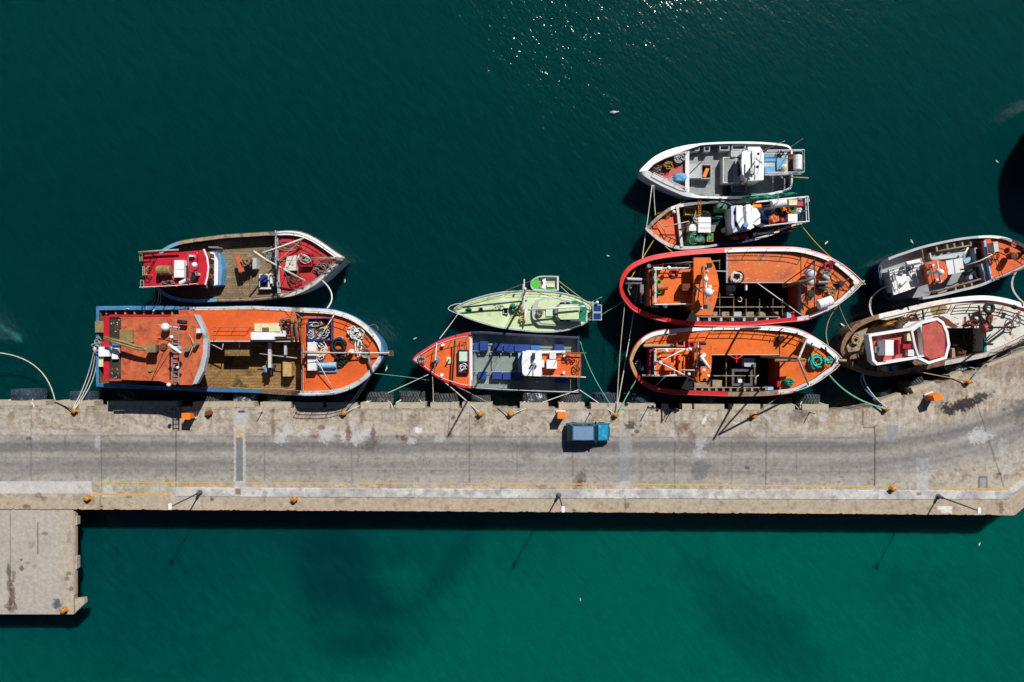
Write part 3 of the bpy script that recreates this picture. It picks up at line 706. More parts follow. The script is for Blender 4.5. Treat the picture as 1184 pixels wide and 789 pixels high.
    # roll the outer edges down to the water
    Xf = np.concatenate([X[:1], X, X[-1:]]); Yf = np.concatenate([Y[:1], Y, Y[-1:]]); Zf = np.concatenate([Z[:1] * 0 - 1, Z, Z[-1:] * 0 - 1])
    cf = np.concatenate([col[:1] * .6, col, col[-1:] * .6])
    o = grid_mesh('quay', Xf, Yf, Zf, np.clip(cf, 0, 1), CONC); structure(o)
    return o
QUAY = quay()
def side_jetty():
    px = np.linspace(-250, 85, 420); py = np.linspace(588.6, 710.5, 170); cx, cy = np.meshgrid(px, py); z = QZ - .12; k = (CAMZ - z) / FPX
    ch = np.clip(cy - 0, 0, 1e9); cut = np.where(cy < 592, (592 - cy) * .9, 0); cx = np.minimum(cx, 85 - cut)
    nf = fbm(cx / 6, cy / 6, 21, 4); nm = fbm(cx / 25, cy / 25, 22, 4); nt = fbm(cx / 1.7, cy / 1.7, 28, 2); nb = .45 * nf + .55 * fbm(cx / 1.9, cy / 1.9, 29, 3)
    col = np.zeros(cx.shape + (3,)) + L3(174, 168, 156); col = lay(col, sm(.35, .7, nm) * .6, L3(160, 156, 150)); col = lay(col, sm(.6, .8, nf) * .4, L3(188, 180, 164)); col = lay(col, sm(60, 85, cx) * .5, L3(182, 164, 140))
    for x, y, rx, ry, a in ((10, 662, 2, 8, .8), (11, 676, 2.5, 6, .7), (14, 690, 3, 10, .8), (16, 667, 1.6, 6, .6), (14, 703, 5, 4, .7), (10, 700, 4, 5, .6), (25, 647, 2, 2, .8), (25.5, 657, 2, 2.4, .8), (31, 651, 4, 2, .4), (52, 617, 3, 1.6, .6), (36, 630, 3, 3, .3), (80, 663, 3, 2, .6), (77, 669, 2.5, 2.5, .6), (82, 681, 3, 2, .7), (80, 620, 2, 8, .3), (40, 655, 2, 2, .3)): col = lay(col, blob(cx, cy, nb, x, y, rx, ry) * a, L3(92, 66, 50))
    for i in range(3): col = lay(col, blob(cx, cy, nb, 65 + i, 698 + i * .6, 4, 5) * .5, L3(70, 76, 88))
    for x, y0, y1, a, sl in ((43.5, 604, 641, .8, 0), (12, 590, 710, .5, 0)): col = lay(col, seam(cx, cy, x, y0, y1, nf, .5, sl) * a, L3(66, 62, 58))
    X, Y = (cx - CX) * k, (CY - cy) * k; Z = X * 0 + z
    X = np.concatenate([X, X[-1:]]); Y = np.concatenate([Y, Y[-1:]]); Z = np.concatenate([Z, Z[-1:] * 0 + z - .7]); col = np.concatenate([col, col[-1:] * .6])
    X = np.concatenate([X, X[:, -1:]], 1); Y = np.concatenate([Y, Y[:, -1:]], 1); Z = np.concatenate([Z, Z[:, -1:] * 0 + z - .7], 1); col = np.concatenate([col, col[:, -1:] * .6], 1)
    o = structure(grid_mesh('side_jetty', X, Y, Z, np.clip(col, 0, 1), CONC))
    m = MB(); m.prism(PX.P([(-250, 588.9), (84.2, 589.5), (84.2, 710), (-250, 710)], z - .05), z - .7); link('slab', m, 'ledge_concrete', o)
    for x in (-60, -20, 20, 58):
        for y in (610, 650, 690): X_ = W(x, y, z - .7); m = MB(); m.cyl(X_[0], X_[1], -.9, z - .7, .35, n=12); link('pile', m, 'ledge_concrete', o)
    m = MB(); m.prism(PX.P([(85.3, 592), (86.8, 592), (86.8, 688), (85.3, 690)], z - .15), z - .6); link('rubbing_beam', m, 'ledge_concrete', o)
    for q in ((86, 598, 89, 607), (86, 644, 89, 658)):
        m = MB(); m.prism(PX.r(q, z - .25), z - .8); link('fender_pad', m, 'ledge_concrete', o)
    m = MB(); m.prism(PX.P([(86, 693), (97.5, 692), (98, 698), (86, 709.5)], z - .3), z - .8); link('corner_bracket', m, 'ledge_concrete', o)
side_jetty()

def paint_mat():
    m = bpy.data.materials.new('yellow_line_paint'); m.use_nodes = True; nt = m.node_tree; N = nt.nodes; L = nt.links; bs = N['Principled BSDF']; bs.inputs['Roughness'].default_value = .7
    g = N.new('ShaderNodeNewGeometry'); n = N.new('ShaderNodeTexNoise'); n.inputs['Scale'].default_value = 2.2; n.inputs['Detail'].default_value = 8; L.new(g.outputs['Position'], n.inputs['Vector'])
    r = N.new('ShaderNodeMapRange'); r.inputs['From Min'].default_value = .47; r.inputs['From Max'].default_value = .62; L.new(n.outputs['Fac'], r.inputs['Value'])
    x = N.new('ShaderNodeMix'); x.data_type = 'RGBA'; x.inputs[6].default_value = rgb(214, 164, 70); x.inputs[7].default_value = rgb(176, 156, 124); L.new(r.outputs['Result'], x.inputs[0]); L.new(x.outputs[2], bs.inputs['Base Color']); return m
PAINT = paint_mat()
def line(pts, wd, dz=.006):
    m = MB(); q = [(a, b - wd / 2) for a, b in pts] + [(a, b + wd / 2) for a, b in pts[::-1]]
    n = len(pts); v = [W(a, b, QZ + dz) for a, b in q]
    m.add(v, [(i, i + 1, 2 * n - 2 - i, 2 * n - 1 - i) for i in range(n - 1)])
    structure(link('yellow_line', m, PAINT, None, v[0]))
line([(107, 557.9), (272, 558.4)], 1.1); line([(284, 558.4), (390, 559), (400, 559.2)], 1.3); line([(415, 558.8), (560, 559.6), (714, 560)], 1.3); line([(728, 560), (1000, 562.8), (1042, 562.6)], 1.4)
line([(1073, 564.2), (1130, 565.2), (1163, 565.6), (1184, 549), (1300, 465)], 1.7)
line([(107, 571.7), (198, 572.2)], 2.2); line([(208, 563), (270, 563.2)], .9); line([(284, 563.2), (380, 564.1), (430, 564.4)], .8); line([(470, 564.7), (560, 565.2)], .7)
# ledges that carry the fenders (part of the quay)
LED = [(-60, 53, 463.6), (64, 109, 463.6), (124, 203.5, 464.2), (223, 294, 464.8), (301, 336.5, 465.2), (340, 373, 465.4), (377.5, 413, 465.6), (417, 450.5, 465.7), (457.5, 491.7, 465.7), (497.8, 530, 465.8), (534.5, 569.3, 465.8), (601.3, 634, 466), (646.2, 676, 466.2), (683.5, 758, 466.6), (768, 773, 467.6), (789, 800, 467.4), (803, 837.5, 467.6), (846.5, 879, 467.6), (883, 919, 467.9), (927.5, 958, 467.9)]
for a, b, y in LED:
    m = MB(); yy = float(ip(YU, (a + b) / 2)); m.prism(W_ := [W(a, y, QZ - .02), W(b, y, QZ - .02), W(b, yy + .1, QZ - .02), W(a, yy + .1, QZ - .02)], QZ - 1.6)
    link('fender_ledge', m, 'ledge_concrete', QUAY)
for pts in ([(1018, 463), (1041, 454.5), (1044, 460), (1021, 469)], [(1053, 448.5), (1080, 441), (1083, 445), (1057, 456)], [(1098, 434), (1111, 429), (1114, 433.5), (1100, 438.8)], [(1140, 421), (1184, 405.5), (1215, 394), (1216, 398.5), (1184, 410.6), (1142, 424)]):
    m = MB(); m.prism([W(a, b, QZ - .02) for a, b in pts], QZ - 1.6); link('fender_ledge', m, 'ledge_concrete', QUAY)

# ================================================================ QUAY FURNITURE
def tyre_proto():
    me_r, me_w, th = 1.18, .5, None
    m = MB(); prof = [(.55, -.36), (.62, -.46), (.9, -.5), (1.1, -.46), (1.17, -.36), (1.19, 0), (1.17, .36), (1.1, .46), (.9, .5), (.62, .46), (.55, .36)]
    n = 36; vs = []; fs = []
    for i in range(n):
        a = 2 * math.pi * i / n
        for r, y in prof: vs.append((r * math.cos(a), y, r * math.sin(a)))
    k = len(prof)
    for i in range(n):
        for j in range(k):
            i2, j2 = (i + 1) % n, (j + 1) % k; fs.append((i * k + j, i2 * k + j, i2 * k + j2, i * k + j2))
    m.add(vs, fs); m.smooth = True
    t = MB()
    for i in range(26):
        for sg in (-1, 1):
            a = 2 * math.pi * (i + (.5 if sg > 0 else 0)) / 26; b = a + .16
            pts = []
            for aa, y, dr in ((a, .02 * sg, 0), (a + .1, .02 * sg, 0), (b + .1, .47 * sg, 0), (b, .47 * sg, 0)):
                pts.append((1.235 * math.cos(aa), y, 1.235 * math.sin(aa)))
            lo = [(p[0] * .94, p[1], p[2] * .94) for p in pts]
            t.add(pts + lo, [(0, 1, 2, 3), (7, 6, 5, 4), (0, 4, 5, 1), (1, 5, 6, 2), (2, 6, 7, 3), (3, 7, 4, 0)])
    return m, t
TY, TT = tyre_proto()
def mk(mb, mat, nm):
    me = bpy.data.meshes.new(nm); me.from_pydata(mb.v, [], mb.f); me.materials.append(MATS[mat]); 
    for p in me.polygons: p.use_smooth = mb.smooth
    me.update(); return me
TMESH = {m: (mk(TY, m, 'tyre_casing'), mk(TT, 'rubber_tread' if m == 'rubber' else m, 'tyre_tread')) for m in ('rubber', 'rubber_pale', 'rubber_blue')}
CH = MB(); CH.tube([(-.75, .5, .9), (-1.25, .85, 1.45), (-1.35, 1.3 - 2.4, 1.5)], .05, 5); CHm = None
def tyre(x, y, mat, label, sc_=1.0, rz=0, z=1.55, dx=0):
    X = W(x, y, z + 1.2 * sc_)
    o = bpy.data.objects.new('tyre_fender', None); o.location = (X[0], X[1], z); o.rotation_euler = (random.uniform(-.05, .05), random.uniform(-.06, .06), rz + random.uniform(-.04, .04)); o.scale = (sc_,) * 3; C.objects.link(o)
    tag(o, label, 'tyre fender', 'tyre fenders hanging along the quay')
    for nm, me in zip(('casing', 'tread'), TMESH[mat]):
        c = bpy.data.objects.new(nm, me); c.parent = o; C.objects.link(c)
    for sg in (-1, 1):
        m = MB(); m.tube([(sg * .85, -.3, .75), (sg * 1.22, -.55, 1.3), (sg * 1.36, -.95, 1.62 / sc_)], .045, 5); m.smooth = True
        me = bpy.data.meshes.new('hanging_line'); me.from_pydata(m.v, [], m.f); me.materials.append(MATS['rope_white']); c = bpy.data.objects.new('hanging_line', me); c.parent = o; C.objects.link(c)
tyre(22, 458, 'rubber_blue', 'black tyre fender left of the curved tan rope at the left end of the quay', 1.3)
tyre(89, 459.5, 'rubber_blue', 'dark tyre fender below the doubled stern ropes of the blue sterned boat', 1.1)
tyre(241, 461.5, 'rubber', 'dull grey tyre fender on the quay just right of the leftmost orange power cabinet', 1.0)
tyre(279, 462, 'rubber_pale', 'whitened tyre fender beneath the wooden hold of the large orange boat', 1.08)
tyre(318, 463, 'rubber', 'dark shaded tyre fender below the brown crate on the large orange boat', 1.0)
tyre(359, 463, 'rubber', 'dark tyre fender in the shadow under the foredeck of the large orange boat', 1.0)
tyre(396, 462.5, 'rubber', 'shaded tyre fender beside the thick rope from the bow of the large orange boat', .95)
tyre(436, 460.5, 'rubber', 'tyre fender with a thin pale rope crossing it, just right of the large orange boat', 1.18)
tyre(474.5, 459.5, 'rubber', 'black tyre fender with clear chevron tread left of the red and blue boat', 1.12)
tyre(513.5, 461, 'rubber', 'black tyre fender under the bow of the boat with blue fish bins', 1.1)
tyre(555.5, 462, 'rubber', 'small tyre fender under the two ropes above the left yellow bollard', .85)
tyre(618.5, 461.5, 'rubber_pale', 'whitish scuffed tyre fender below the boat with the blue fish bins', 1.08)
tyre(660.5, 461.5, 'rubber', 'smooth grey tyre fender below the stern of the boat with blue fish bins', .95)
tyre(702, 461.5, 'rubber_blue', 'green stained tyre fender above the bollard right of the parked car', 1.1)
tyre(738.5, 461.5, 'rubber_blue', 'blue stained tyre fender under the stern of the lower red trimmed boat', 1.15)
tyre(819.5, 463, 'rubber', 'black tyre fender under the cabin of the lower red trimmed boat', .95)
tyre(862, 464.5, 'rubber', 'half hidden tyre fender under the open hold of the lower red trimmed boat', .9)
tyre(908, 464.5, 'rubber', 'mostly hidden dark tyre fender under the red bulkhead of the lower red trimmed boat', .85)
tyre(939, 462, 'rubber', 'black ribbed tyre fender next to the bow of the lower red trimmed boat', 1.02)
tyre(1026, 455, 'rubber', 'small tyre fender beside the green rope at the start of the quay bend', .7, .35)
tyre(1060, 443, 'rubber', 'tilted tyre fender on the quay bend above the rightmost orange cabinet', 1.0, .33)
tyre(1111, 424.5, 'rubber_pale', 'chevron treaded tyre fender under the hull of the rusty white boat', .95, .35)
tyre(1165, 409.5, 'rubber_pale', 'pale tyre fender under the bow of the rusty white boat', .8, .35)

def bollard(x, y, label, mat='yellow', flip=1):
    X = W(x, y, QZ + .5); t = Thing('bollard', label, 'bollard', (X[0], X[1], QZ), 'mooring bollards on the quay')
    m = MB(); m.lathe(X[0], X[1], [(.32, QZ + .006), (.32, QZ + .07), (.16, QZ + .1), (.14, QZ + .3), (.16, QZ + .38), (.24, QZ + .42), (.24, QZ + .48), (.15, QZ + .54), (.01, QZ + .56)], 14); m.smooth = False; t.put('post', m, mat)
    m = MB(); m.tube([(X[0] - .36, X[1], QZ + .36), (X[0] - .18, X[1] + .02, QZ + .42), (X[0] + .18, X[1] + .02, QZ + .42), (X[0] + .36, X[1], QZ + .36)], .075, 8); m.smooth = True; t.put('horn', m, mat)
    for i in range(4):
        m = MB(); a = math.pi / 4 + i * math.pi / 2; m.cyl(X[0] + .26 * math.cos(a), X[1] + .26 * math.sin(a), QZ + .07, QZ + .12, .045, n=6); t.put('bolt', m, 'rust')
for x, y, l in ((84.5, 475.5, 'yellow bollard holding the doubled ropes of the blue sterned boat'), (397, 478, 'yellow bollard holding the thick bow rope of the large orange boat'),
                (555, 479, 'yellow bollard above the road, left one of the pair below the boat with blue bins'), (590.5, 479, 'yellow bollard with crossed ropes, right one of the pair below the boat with blue bins'),
                (712.5, 480, 'yellow bollard right of the parked car with four ropes meeting at it'), (872, 481, 'yellow bollard standing right of a long dark mast shadow on the quay'),
                (1026, 473.5, 'yellow bollard with the green rope tied around it'), (1121.5, 442, 'yellow bollard on the quay bend below the rusty white boat'),
                (99.5, 577, 'yellow bollard on the inland edge left of the lamp posts'), (339.5, 578.5, 'yellow bollard alone on the inland edge near the middle of the quay'),
                (1034, 566, 'orange yellow bollard on the white curb strip at the right'), (72, 707, 'yellow bollard on the corner of the side jetty'), (240.5, 478.5, 'rusty brown bollard stump right of the leftmost orange cabinet')):
    bollard(x, y, l, 'rust' if 'rusty brown' in l else 'yellow')

def cabinet(x, y, label, rz=0):
    X = W(x, y, QZ + 1.45); t = Thing('power_cabinet', label, 'power cabinet', (X[0], X[1], QZ), 'orange power cabinets on the quay')
    m = MB(); m.box((X[0], X[1], QZ + .01), (.95, .75, .16), rz); t.put('plinth', m, 'white')
    m = MB(); m.box((X[0], X[1], QZ + .17), (.76, .56, 1.25), rz); t.put('housing', m, 'box_orange')
    m = MB(); m.box((X[0], X[1], QZ + 1.42), (.86, .66, .08), rz); t.put('cap', m, 'box_orange')
    m = MB(); m.box((X[0] + .1, X[1] - .29, QZ + .6), (.3, .04, .4), rz); t.put('socket_panel', m, 'grey_mid')
cabinet(215, 481.5, 'orange power cabinet standing in the shadow edge of the large orange boat', .0)
cabinet(649.5, 480.5, 'orange power cabinet just above the parked blue car')
cabinet(1084, 459.5, 'orange power cabinet tilted on the quay bend below the rusty white boat', .35)

def lamp(x, y, label, h=6.2, az=0):
    X = W(x, y, QZ); t = Thing('street_lamp', label, 'street lamp', (X[0], X[1], QZ + .05), 'lamp posts along the inland edge')
    z = QZ + .05
    m = MB(); m.lathe(X[0], X[1], [(.28, z), (.28, z + .08), (.16, z + .1), (.15, z + .7), (.12, z + .75)], 12); t.put('base', m, 'steel')
    m = MB(); m.tube([(X[0], X[1], z + .7), (X[0], X[1], z + h)], [.075, .055], 8); t.put('pole', m, 'navy')
    m = MB(); m.box((X[0], X[1] + .05, z + h), (.3, .55, .14)); t.put('lamp_head', m, 'white_clean')
    m = MB(); m.box((X[0], X[1] + .08, z + h - .05), (.22, .38, .06)); t.put('lens', m, 'glass')
lamp(231.5, 569.5, 'leftmost of the three thin lamp posts, its head over the yellow painted edge')
lamp(646, 572.5, 'thin lamp post on the inland edge below the parked car')
lamp(1084.5, 573.8, 'lamp post beside two white painted bars near the bend')

# small steel posts that cast short shadows
for x, y, h, l in ((303, 477, 1.1, 'thin short steel post on the quay right of the cable trench'), (682, 478, 1.2, 'thin short post above the roof of the parked car'), (936, 477, 1.25, 'thin short post beside a rusty stain on the quay'), (749.5, 470.5, 1.7, 'thin post at the quay edge right of the blue stained tyre'), (776, 475, 1.3, 'thin post at the quay edge below the stern of the lower red trimmed boat')):
    X = W(x, y, QZ); m = MB(); m.tube([(X[0], X[1], QZ + .006), (X[0], X[1], QZ + h)], [.05, .045], 8); m.lathe(X[0], X[1], [(.12, QZ + .005), (.12, QZ + .04), (.05, QZ + .05)], 10)
    single('marker_post', l, 'post', m, 'steel', 'thin posts on the quay', base=(X[0], X[1], QZ))

# ---- parked car (box body station wagon pickup with canopy)
def car():
    F = Frame(640, 480, 14.8); z = QZ
    a, b = F(232, 455, z + 1.0), F(968, 140, z + 1.0); x0, x1, y0, y1 = a[0], b[0], a[1], b[1]; cy = (y0 + y1) / 2; L_ = x1 - x0; Wd = y1 - y0
    t = Thing('parked_car', 'blue car with a pale roof canopy parked on the quay facing right', 'car', ((x0 + x1) / 2, cy, z))
    def X(u, v, h): return (x0 + u * L_, cy + v * Wd / 2, z + h)
    def loft(secs, name, mat, par=None):
        m = MB(); n = len(secs[0]); vs = [p for s_ in secs for p in s_]; fs = []
        for i in range(len(secs) - 1):
            for j in range(n): j2 = (j + 1) % n; fs.append((i * n + j, i * n + j2, (i + 1) * n + j2, (i + 1) * n + j))
        fs += [tuple(range(n))[::-1], tuple(range(len(vs) - n, len(vs)))]; m.add(vs, fs); return t.put(name, m, mat, par)
    M('car_blue', (22, 98, 130), .08, .3, .8, bump=0, dirt=((60, 130, 160), .36, 1.5)); M('car_hood', (36, 146, 190), .1, .28, .8, bump=0, dirt=((90, 170, 200), .42, 1.4)); M('car_roof', (120, 146, 178), .06, .3, .8, bump=0)
    def sec(u, w_, h, lo=.42): return [X(u, -w_, lo), X(u, -w_ * 1.0, h * .72), X(u, -w_ * .93, h), X(u, w_ * .93, h), X(u, w_, h * .72), X(u, w_, lo)]
    body = loft([sec(0, .95, .98), sec(.02, 1, 1.04), sec(.3, 1, 1.06), sec(.66, 1, 1.06), sec(.70, .99, 1.04), sec(.96, .95, .92), sec(.985, .93, .85), sec(1, .9, .74)], 'body', 'car_blue')
    m = MB(); m.add([X(.71, -.84, 1.052), X(.95, -.8, .955), X(.95, .8, .955), X(.71, .84, 1.052), X(.71, -.84, 1.0), X(.95, -.8, .9), X(.95, .8, .9), X(.71, .84, 1.0)], [(0, 1, 2, 3), (0, 4, 5, 1), (2, 6, 7, 3), (1, 5, 6, 2), (3, 7, 4, 0)]); t.put('bonnet', m, 'car_hood')
    def cs(u, w_, h): return [X(u, -w_, 1.0), X(u, -w_ * .82, h), X(u, w_ * .82, h), X(u, w_, 1.0)]
    cab = loft([[X(.02, -.94, 1.0), X(.1, -.78, 1.66), X(.1, .78, 1.66), X(.02, .94, 1.0)], [X(.4, -.96, 1.0), X(.4, -.79, 1.7), X(.4, .79, 1.7), X(.4, .96, 1.0)], [X(.73, -.94, 1.0), X(.6, -.77, 1.68), X(.6, .77, 1.68), X(.73, .94, 1.0)]], 'cabin', 'car_blue')
    m = MB(); m.prism([X(.13, -.72, 1.74), X(.59, -.72, 1.74), X(.59, .72, 1.74), X(.13, .72, 1.74)], z + 1.66); t.put('roof', m, 'car_roof')
    m = MB()
    for k in range(5): v = -.6 + .3 * k; m.prism([X(.14, v - .03, 1.752), X(.58, v - .03, 1.752), X(.58, v + .03, 1.752), X(.14, v + .03, 1.752)], z + 1.735)
    t.put('roof_rib', m, 'car_roof')
    def pane(p, name): m = MB(); m.add(p, [tuple(range(len(p)))]); t.put(name, m, 'glass')
    e = .012
    pane([X(.715 + e, -.84, 1.1), X(.62 + e, -.72, 1.62), X(.62 + e, .72, 1.62), X(.715 + e, .84, 1.1)][::-1], 'windscreen')
    pane([X(.03 - e, -.86, 1.12), X(.088 - e, -.74, 1.6), X(.088 - e, .74, 1.6), X(.03 - e, .86, 1.12)], 'rear_window')
    for sg in (-1, 1):
        for u0, u1 in ((.12, .36), (.38, .6)): pane([X(u0, sg * .955, 1.12), X(u1, sg * .955, 1.12), X(u1 - .01, sg * .83, 1.6), X(u0 + .01, sg * .83, 1.6)], 'side_window')
        m = MB(); p = X(.66, sg * 1.06, 1.08); m.box(p, (.14, .22, .16)); t.put('wing_mirror', m, 'black')
        m = MB(); p = X(.995, sg * .68, .62); m.box(p, (.06, .3, .16)); t.put('headlight', m, 'white_clean')
        for u in (.17, .82):
            p = X(u, sg * .9, .33); m = MB(); m.tube([(p[0], p[1] - .1, p[2]), (p[0], p[1] + .1, p[2])], .33, 18); wh = t.put('wheel', m, 'rubber')
            q = p[1] + sg * .11; m = MB(); m.tube([(p[0], q - .015, p[2]), (p[0], q + .015, p[2])], .19, 12); t.put('rim', m, 'steel', wh)
    m = MB(); p = X(1.0, 0, .42); m.box(p, (.1, Wd * .93, .2)); t.put('bumper', m, 'black')
    m = MB(); p = X(0, 0, .42); m.box(p, (.1, Wd * .93, .2)); t.put('bumper', m, 'black')
    m = MB()
    for k in (-.35, .35): p0, p1 = X(.72, k - .3, 1.1), X(.715, k + .25, 1.12); m.tube([p0, p1], .015, 4)
    t.put('wiper', m, 'black')
car()

# ---- gulls and floats on the water
def gull(x, y, label, a=0, s=1.0):
    X = W(x, y, 0); t = Thing('gull', label, 'gull', (X[0], X[1], 0), 'gulls resting on the water')
    co, si = math.cos(a), math.sin(a); m = MB()
    def R(u, v, z): return (X[0] + (u * co - v * si) * s, X[1] + (u * si + v * co) * s, z * s)
    prof = [(-.34, .01, .10), (-.26, .05, .09), (-.12, .1, .08), (.04, .12, .08), (.16, .085, .12), (.21, .05, .2), (.25, .045, .24), (.31, .04, .25), (.35, .012, .24)]
    vs = []; n = 10
    for u, r, z in prof:
        for j in range(n): b = 2 * math.pi * j / n; vs.append(R(u, r * math.cos(b), z + r * .8 * math.sin(b)))
    fs = [(i * n + j, i * n + (j + 1) % n, (i + 1) * n + (j + 1) % n, (i + 1) * n + j) for i in range(len(prof) - 1) for j in range(n)] + [tuple(range(n)), tuple(range(len(vs) - n, len(vs)))]
    m.add(vs, fs); m.smooth = True; t.put('body', m, 'gull_white')
    m = MB()
    for sg in (-1, 1): m.add([R(.1, sg * .07, .165), R(.0, sg * .125, .13), R(-.2, sg * .1, .12), R(-.38, sg * .02, .13), R(-.15, sg * .03, .17)], [(0, 1, 2, 3, 4)])
    t.put('wing', m, 'gull_grey')
    m = MB(); m.tube([R(.34, 0, .235), R(.41, 0, .225)], [.014 * s, .004 * s], 5); t.put('beak', m, 'yellow')
for i, (x, y, l, s) in enumerate(((710, 130.5, 'gull resting alone on the open water above the row of moored boats', 1.9), (447, 426, 'gull floating just right of the bow of the large orange boat', 1.3), (973.5, 376, 'gull floating between the red trimmed bows and the brown stern', 1.4),
     (955, 281, 'gull floating just above the bow of the upper red trimmed boat', 1.1), (1053.5, 279.5, 'gull floating above the grey boat with the orange foredeck', 1.1), (78.5, 607.5, 'gull floating in the quay shadow beside the side jetty', 1.2),
     (399, 325, 'gull floating below the bow of the red decked boat', .9), (703, 296, 'gull floating left of the stern of the upper red trimmed boat', .8), (1132, 629, 'gull floating on green water below the right end of the quay', .9), (1152, 187, 'gull floating near the right edge above all boats', .9), (480, 391.5, 'gull floating above the bow of the boat with blue bins', .9), (671, 693, 'gull on the green water far below the quay', .8))):
    gull(x, y, l, i * 1.3, s * .72)
# ================================================================ BOATS
def base(F, x, y): X = F(x, y, 0); return (X[0], X[1], 0)
BG = 'fishing boats moored at the quay'

# ---------------------------------------------------------------- wooden boat with red cabin roof (upper left)
def boat_red_wood():
    A = Frame(90, 250, 5.92); t = Thing('fishing_boat', 'wooden fishing boat with red cabin roof and red foredeck, outside the large orange boat', 'fishing boat', base(A, 1100, 350), BG)
    U = [(505, 375), (520, 320), (560, 255), (600, 218), (690, 180), (800, 160), (1000, 134), (1184, 122), (1378, 108), (1448, 103), (1530, 113), (1610, 145), (1690, 195), (1770, 252), (1825, 287)]
    L = [(505, 385), (515, 440), (545, 502), (600, 545), (680, 575), (800, 587), (950, 582), (1184, 576), (1300, 566), (1408, 551), (1490, 538), (1590, 492), (1690, 422), (1790, 322), (1825, 290)]
    h = Hull(t, A, U, L, 2.7, 4.0, 2.9, .28, True, 1.5, 'wood_cap', 'white_worn', 'navy_wall', [('U', 1378, 1830, 'white'), ('L', 1408, 1830, 'white_worn'), ('L', 540, 960, 'sky_blue'), ('U', 540, 690, 'sky_blue'), ('L', 960, 1408, 'wood_brown')], widb=.45)
    h.deck('deck', 540, 1400, 1.55, 'wood'); h.deck('foredeck', 1386, 1800, ('g', -.35), 'red_deck', zb=1.5)
    # aft cabin: lower house, roof, boat deck over the stern
    hs = t.p('wheelhouse', A, [(560, 275), (700, 262), (775, 262), (775, 462), (700, 465), (560, 480)], 5.0, 1.55, 'navy_wall')
    t.p('roof', A, [(450, 262), (700, 246), (820, 236), (820, 470), (455, 491)], 5.3, 5.05, 'red_roof', hs)
    t.p('roof', A, [(826, 236), (862, 230), (885, 285), (893, 350), (885, 420), (872, 468), (826, 468)], 5.5, 5.0, 'red_roof', hs)
    m = MB(); m.tube([A(x, y, 5.5) for x, y in ((862, 228), (885, 285), (894, 350), (886, 420), (872, 470))], .09, 6); t.put('roof_trim', m, 'white_clean', hs)
    t.p('visor', A, [(905, 246), (940, 246), (968, 300), (975, 370), (962, 468), (915, 474), (925, 360)], 2.7, 1.6, 'white_clean')
    t.p('visor_border', A, [(925, 240), (975, 255), (990, 360), (980, 470), (930, 480), (930, 474), (958, 470), (968, 370), (962, 300), (935, 248)], 2.76, 1.6, 'sky_blue')
    for i in range(6): t.b('window', A, (893, 255 + i * 36, 905, 282 + i * 36), 4.6, 3.6, 'glass' if i % 2 else 'wood_brown', hs)
    t.canister('tank', A, (545, 373, 6.0), (636, 370, 6.0), .48, 'brass')
    t.b('hatch', A, (659, 302, 727, 420), 5.9, 5.3, 'white_clean'); t.b('hatch_seam', A, (659, 362, 727, 365), 5.92, 5.9, 'grey_pale')
    t.s_('satellite_dome', A, 800, 336, 6.2, .3, 'white_clean'); t.b('light_box', A, (756, 266, 790, 278), 5.8, 5.3, 'white'); t.b('light_box', A, (803, 390, 824, 404), 6.0, 5.3, 'white'); t.c('vent_cowl', A, 786, 424, 5.3, 6.0, .26, 'black')
    t.canister('raft_canister', A, (698, 462, 5.7), (757, 430, 5.7), .2, 'white')
    t.l('mast_bar', A, [(756, 245, 6.2), (756, 470, 6.2)], .06, 'steel'); t.l('mast_bar', A, [(756, 384, 6.2), (824, 384, 6.2)], .05, 'steel'); t.l('mast', A, [(748, 345, 5.3), (745, 345, 7.6)], .09, 'black')
    t.l('awning_beam', A, [(415, 249, 5.9), (560, 238, 5.9), (690, 232, 5.9)], .11, 'rope_tan')
    m = MB()
    for q in (((425, 258), (440, 258), (440, 310), (425, 310), (425, 258)), ((445, 345), (455, 345), (455, 408), (445, 408), (445, 345)), ((430, 440), (450, 440), (450, 490), (430, 490), (430, 440))): m.tube([A(x, y, 6.0) for x, y in q], .05, 5)
    for x, y in ((425, 258), (440, 310), (445, 345), (455, 408), (430, 440), (430, 490)): m.tube([A(x, y, 5.1), A(x, y, 6.0)], .05, 5)
    t.put('stern_rail', m, 'rope_tan')
    t.rail(A, [(455, 268), (555, 260), (530, 318), (455, 318)], 5.3, .9, 2, .9, .04, 'black'); t.rail(A, [(510, 350), (485, 380), (485, 405), (512, 408)], 5.3, .8, 2, 1, .05, 'rope_tan')
    t.l('antenna', A, [(820, 250, 5.5), (816, 255, 8)], .03, 'white'); t.rail(A, [(452, 492), (700, 480), (830, 468)], 5.3, .8, 1, 1.2, .04, 'white')
    t.rail(A, [(985, 255), (998, 290), (995, 470)], 1.6, 1.2, 2, 1.0, .04, 'grey_mid')
    # main deck gear
    w = t.c('winch_base', A, 1160, 318, 1.55, 2.6, .5, 'steel'); t.c('winch_drum', A, 1158, 315, 2.6, 3.1, .38, 'net_brown', w); t.canister('winch_roller', A, (1135, 300, 2.9), (1185, 345, 2.9), .16, 'rust', w)
    t.p('slab', A, [(1078, 268), (1108, 262), (1138, 378), (1102, 386)], 3.1, 2.9, 'orange_old'); t.p('winch_plate', A, [(1190, 290), (1222, 286), (1224, 358), (1196, 364)], 2.5, 1.6, 'grey_pale')
    t.b('hatch', A, (1240, 395, 1320, 500), 2.2, 1.56, 'white_worn'); t.b('hatch_cover', A, (1256, 408, 1300, 485), 2.25, 2.2, 'navy')
    t.p('bin_rack', A, [(1310, 395), (1322, 390), (1330, 460), (1318, 462)], 2.6, 1.56, 'white'); t.b('locker', A, (1348, 280, 1385, 330), 2.9, 1.56, 'sky_blue'); t.b('locker', A, (1330, 440, 1395, 480), 2.4, 1.56, 'grey_mid')
